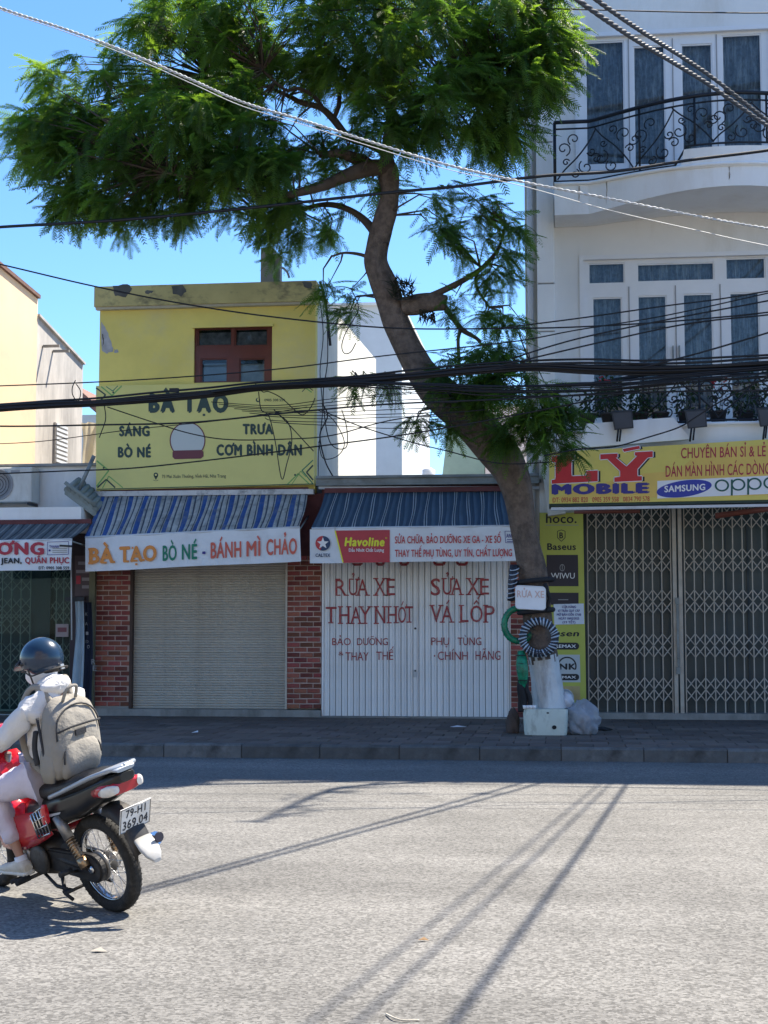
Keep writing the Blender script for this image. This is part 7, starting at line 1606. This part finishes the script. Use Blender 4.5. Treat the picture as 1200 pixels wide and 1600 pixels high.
# ---------------------------------------------------------------- backpack on the rider's back
bag_m = M('beige_grey_backpack', (.27, .25, .215), .85, var=.08, vs=5, bump=.55, bs=14, dist=.02, dirt=(.2, .18, .15), ds=3, da=.4)
bag_d = M('dark_grey_webbing', (.035, .036, .04), .8, var=.15, bump=.3, bs=150); bag_l = M('light_beige_panel', (.48, .45, .39), .85, var=.06, bump=.4, bs=30)
pack = vthing('backpack', 'beige grey backpack with dark zips and front pocket on the rider\'s back', 'backpack')
def bsec(z, x, y, hx, hy, e): return (z, x, y, hx, hy, e)
def bp(mb): mb.v = [U(x + .025 - .03 * max(0, 1.05 - z), y, z) if z > .76 else (x + .05 - .03 * (1.05 - z), y, z) for x, y, z in mb.v]; return mb
ZB, ZT = .80, 1.265
main = MB().loft([(ZB - .005, .145, 0, .06, .12, 3), (ZB + .02, .135, 0, .10, .165, 3.4), (ZB + .13, .12, 0, .115, .175, 3.4), (ZB + .28, .13, 0, .105, .168, 3.2), (ZB + .41, .15, 0, .085, .148, 2.8), (ZT - .02, .18, 0, .055, .105, 2.5), (ZT, .20, 0, .025, .05, 2.2)], 32, axis='z')
o = part(bp(main), 'main_bag', bag_m, pack); subdiv(o, 1)
tx = bpy.data.textures.new('bag_folds', 'CLOUDS'); tx.noise_scale = .09; d = o.modifiers.new('folds', 'DISPLACE'); d.texture = tx; d.strength = .022; d.texture_coords = 'LOCAL'
pk_ = MB().loft([(ZB + .0, .055, 0, .02, .09, 3), (ZB + .02, .035, 0, .035, .125, 3.2), (ZB + .10, .022, 0, .045, .130, 3.4), (ZB + .18, .03, 0, .038, .118, 3), (ZB + .225, .045, 0, .02, .085, 2.6)], 28, axis='z')
o = part(bp(pk_), 'front_pocket', bag_m, pack); subdiv(o, 1); d = o.modifiers.new('folds', 'DISPLACE'); d.texture = tx; d.strength = .02; d.texture_coords = 'LOCAL'
def arcline(x, hy, z0, z1, dx=.0, n=14): return [(x + dx * math.sin(t), -hy * math.cos(t), z0 + (z1 - z0) * math.sin(t) ** .7) for t in np.linspace(0, math.pi, n)]
part(bp(MB().tube(arcline(.012, .128, ZB + .10, ZB + .215, .018), .005, 5)), 'pocket_zip', bag_d, pack)
part(bp(MB().tube(arcline(.040, .148, ZB + .24, ZT - .05, .035), .0055, 5)), 'main_zip', bag_d, pack)
part(bp(MB().tube([(.030, -.148, ZB + .285), (.022, -.06, ZB + .295), (.022, .06, ZB + .30), (.032, .148, ZB + .29)], .007, 5, flat=.4)), 'top_seam', bag_d, pack)
part(bp(MB().box(.012, .028, -.035, .035, ZB + .24, ZB + .275)), 'badge', bag_d, pack)
part(bp(MB().tube(smooth_path([(.115, -.045, ZT - .02), (.085, -.035, ZT + .045), (.075, 0, ZT + .062), (.085, .035, ZT + .045), (.115, .045, ZT - .02)], 4), .010, 8)), 'handle', bag_m, pack)
for s in (1, -1):
    st2 = MB().tube(smooth_path([(.19, s*.07, ZT - .03), (.27, s*.095, ZT + .07), (.36, s*.11, ZT + .055), (.425, s*.125, ZT - .06), (.425, s*.135, ZT - .20), (.34, s*.15, ZB + .12), (.20, s*.14, ZB + .05)], 5), .020, 8, flat=.9)
    part(bp(st2), 'shoulder_strap', bag_m, pack)
    part(bp(MB().tube(smooth_path([(.215, s*.172, ZB + .30), (.23, s*.178, ZB + .20), (.22, s*.172, ZB + .10)], 4), .016, 6)), 'compression_strap', bag_d, pack)
    part(bp(MB().tube(smooth_path([(.215, s*.160, ZT - .09), (.165, s*.168, ZB + .22), (.15, s*.168, ZB + .10), (.17, s*.16, ZB + .02)], 4), .008, 6)), 'side_strap', bag_d, pack)
    sp_ = MB().loft([(ZB, .14, s*.150, .05, .016, 2.6), (ZB + .06, .135, s*.160, .068, .022, 2.6), (ZB + .15, .135, s*.162, .066, .016, 2.6), (ZB + .18, .14, s*.158, .055, .008, 2.6)], 18, axis='z')
    part(bp(sp_), 'side_pocket', bag_m, pack)
    part(bp(MB().tube(smooth_path([(.02, s*.1, ZB + .13), (.02, s*.115, ZB + .10), (.028, s*.105, ZB + .05)], 3), .004, 5)), 'zip_pull', bag_d, pack)
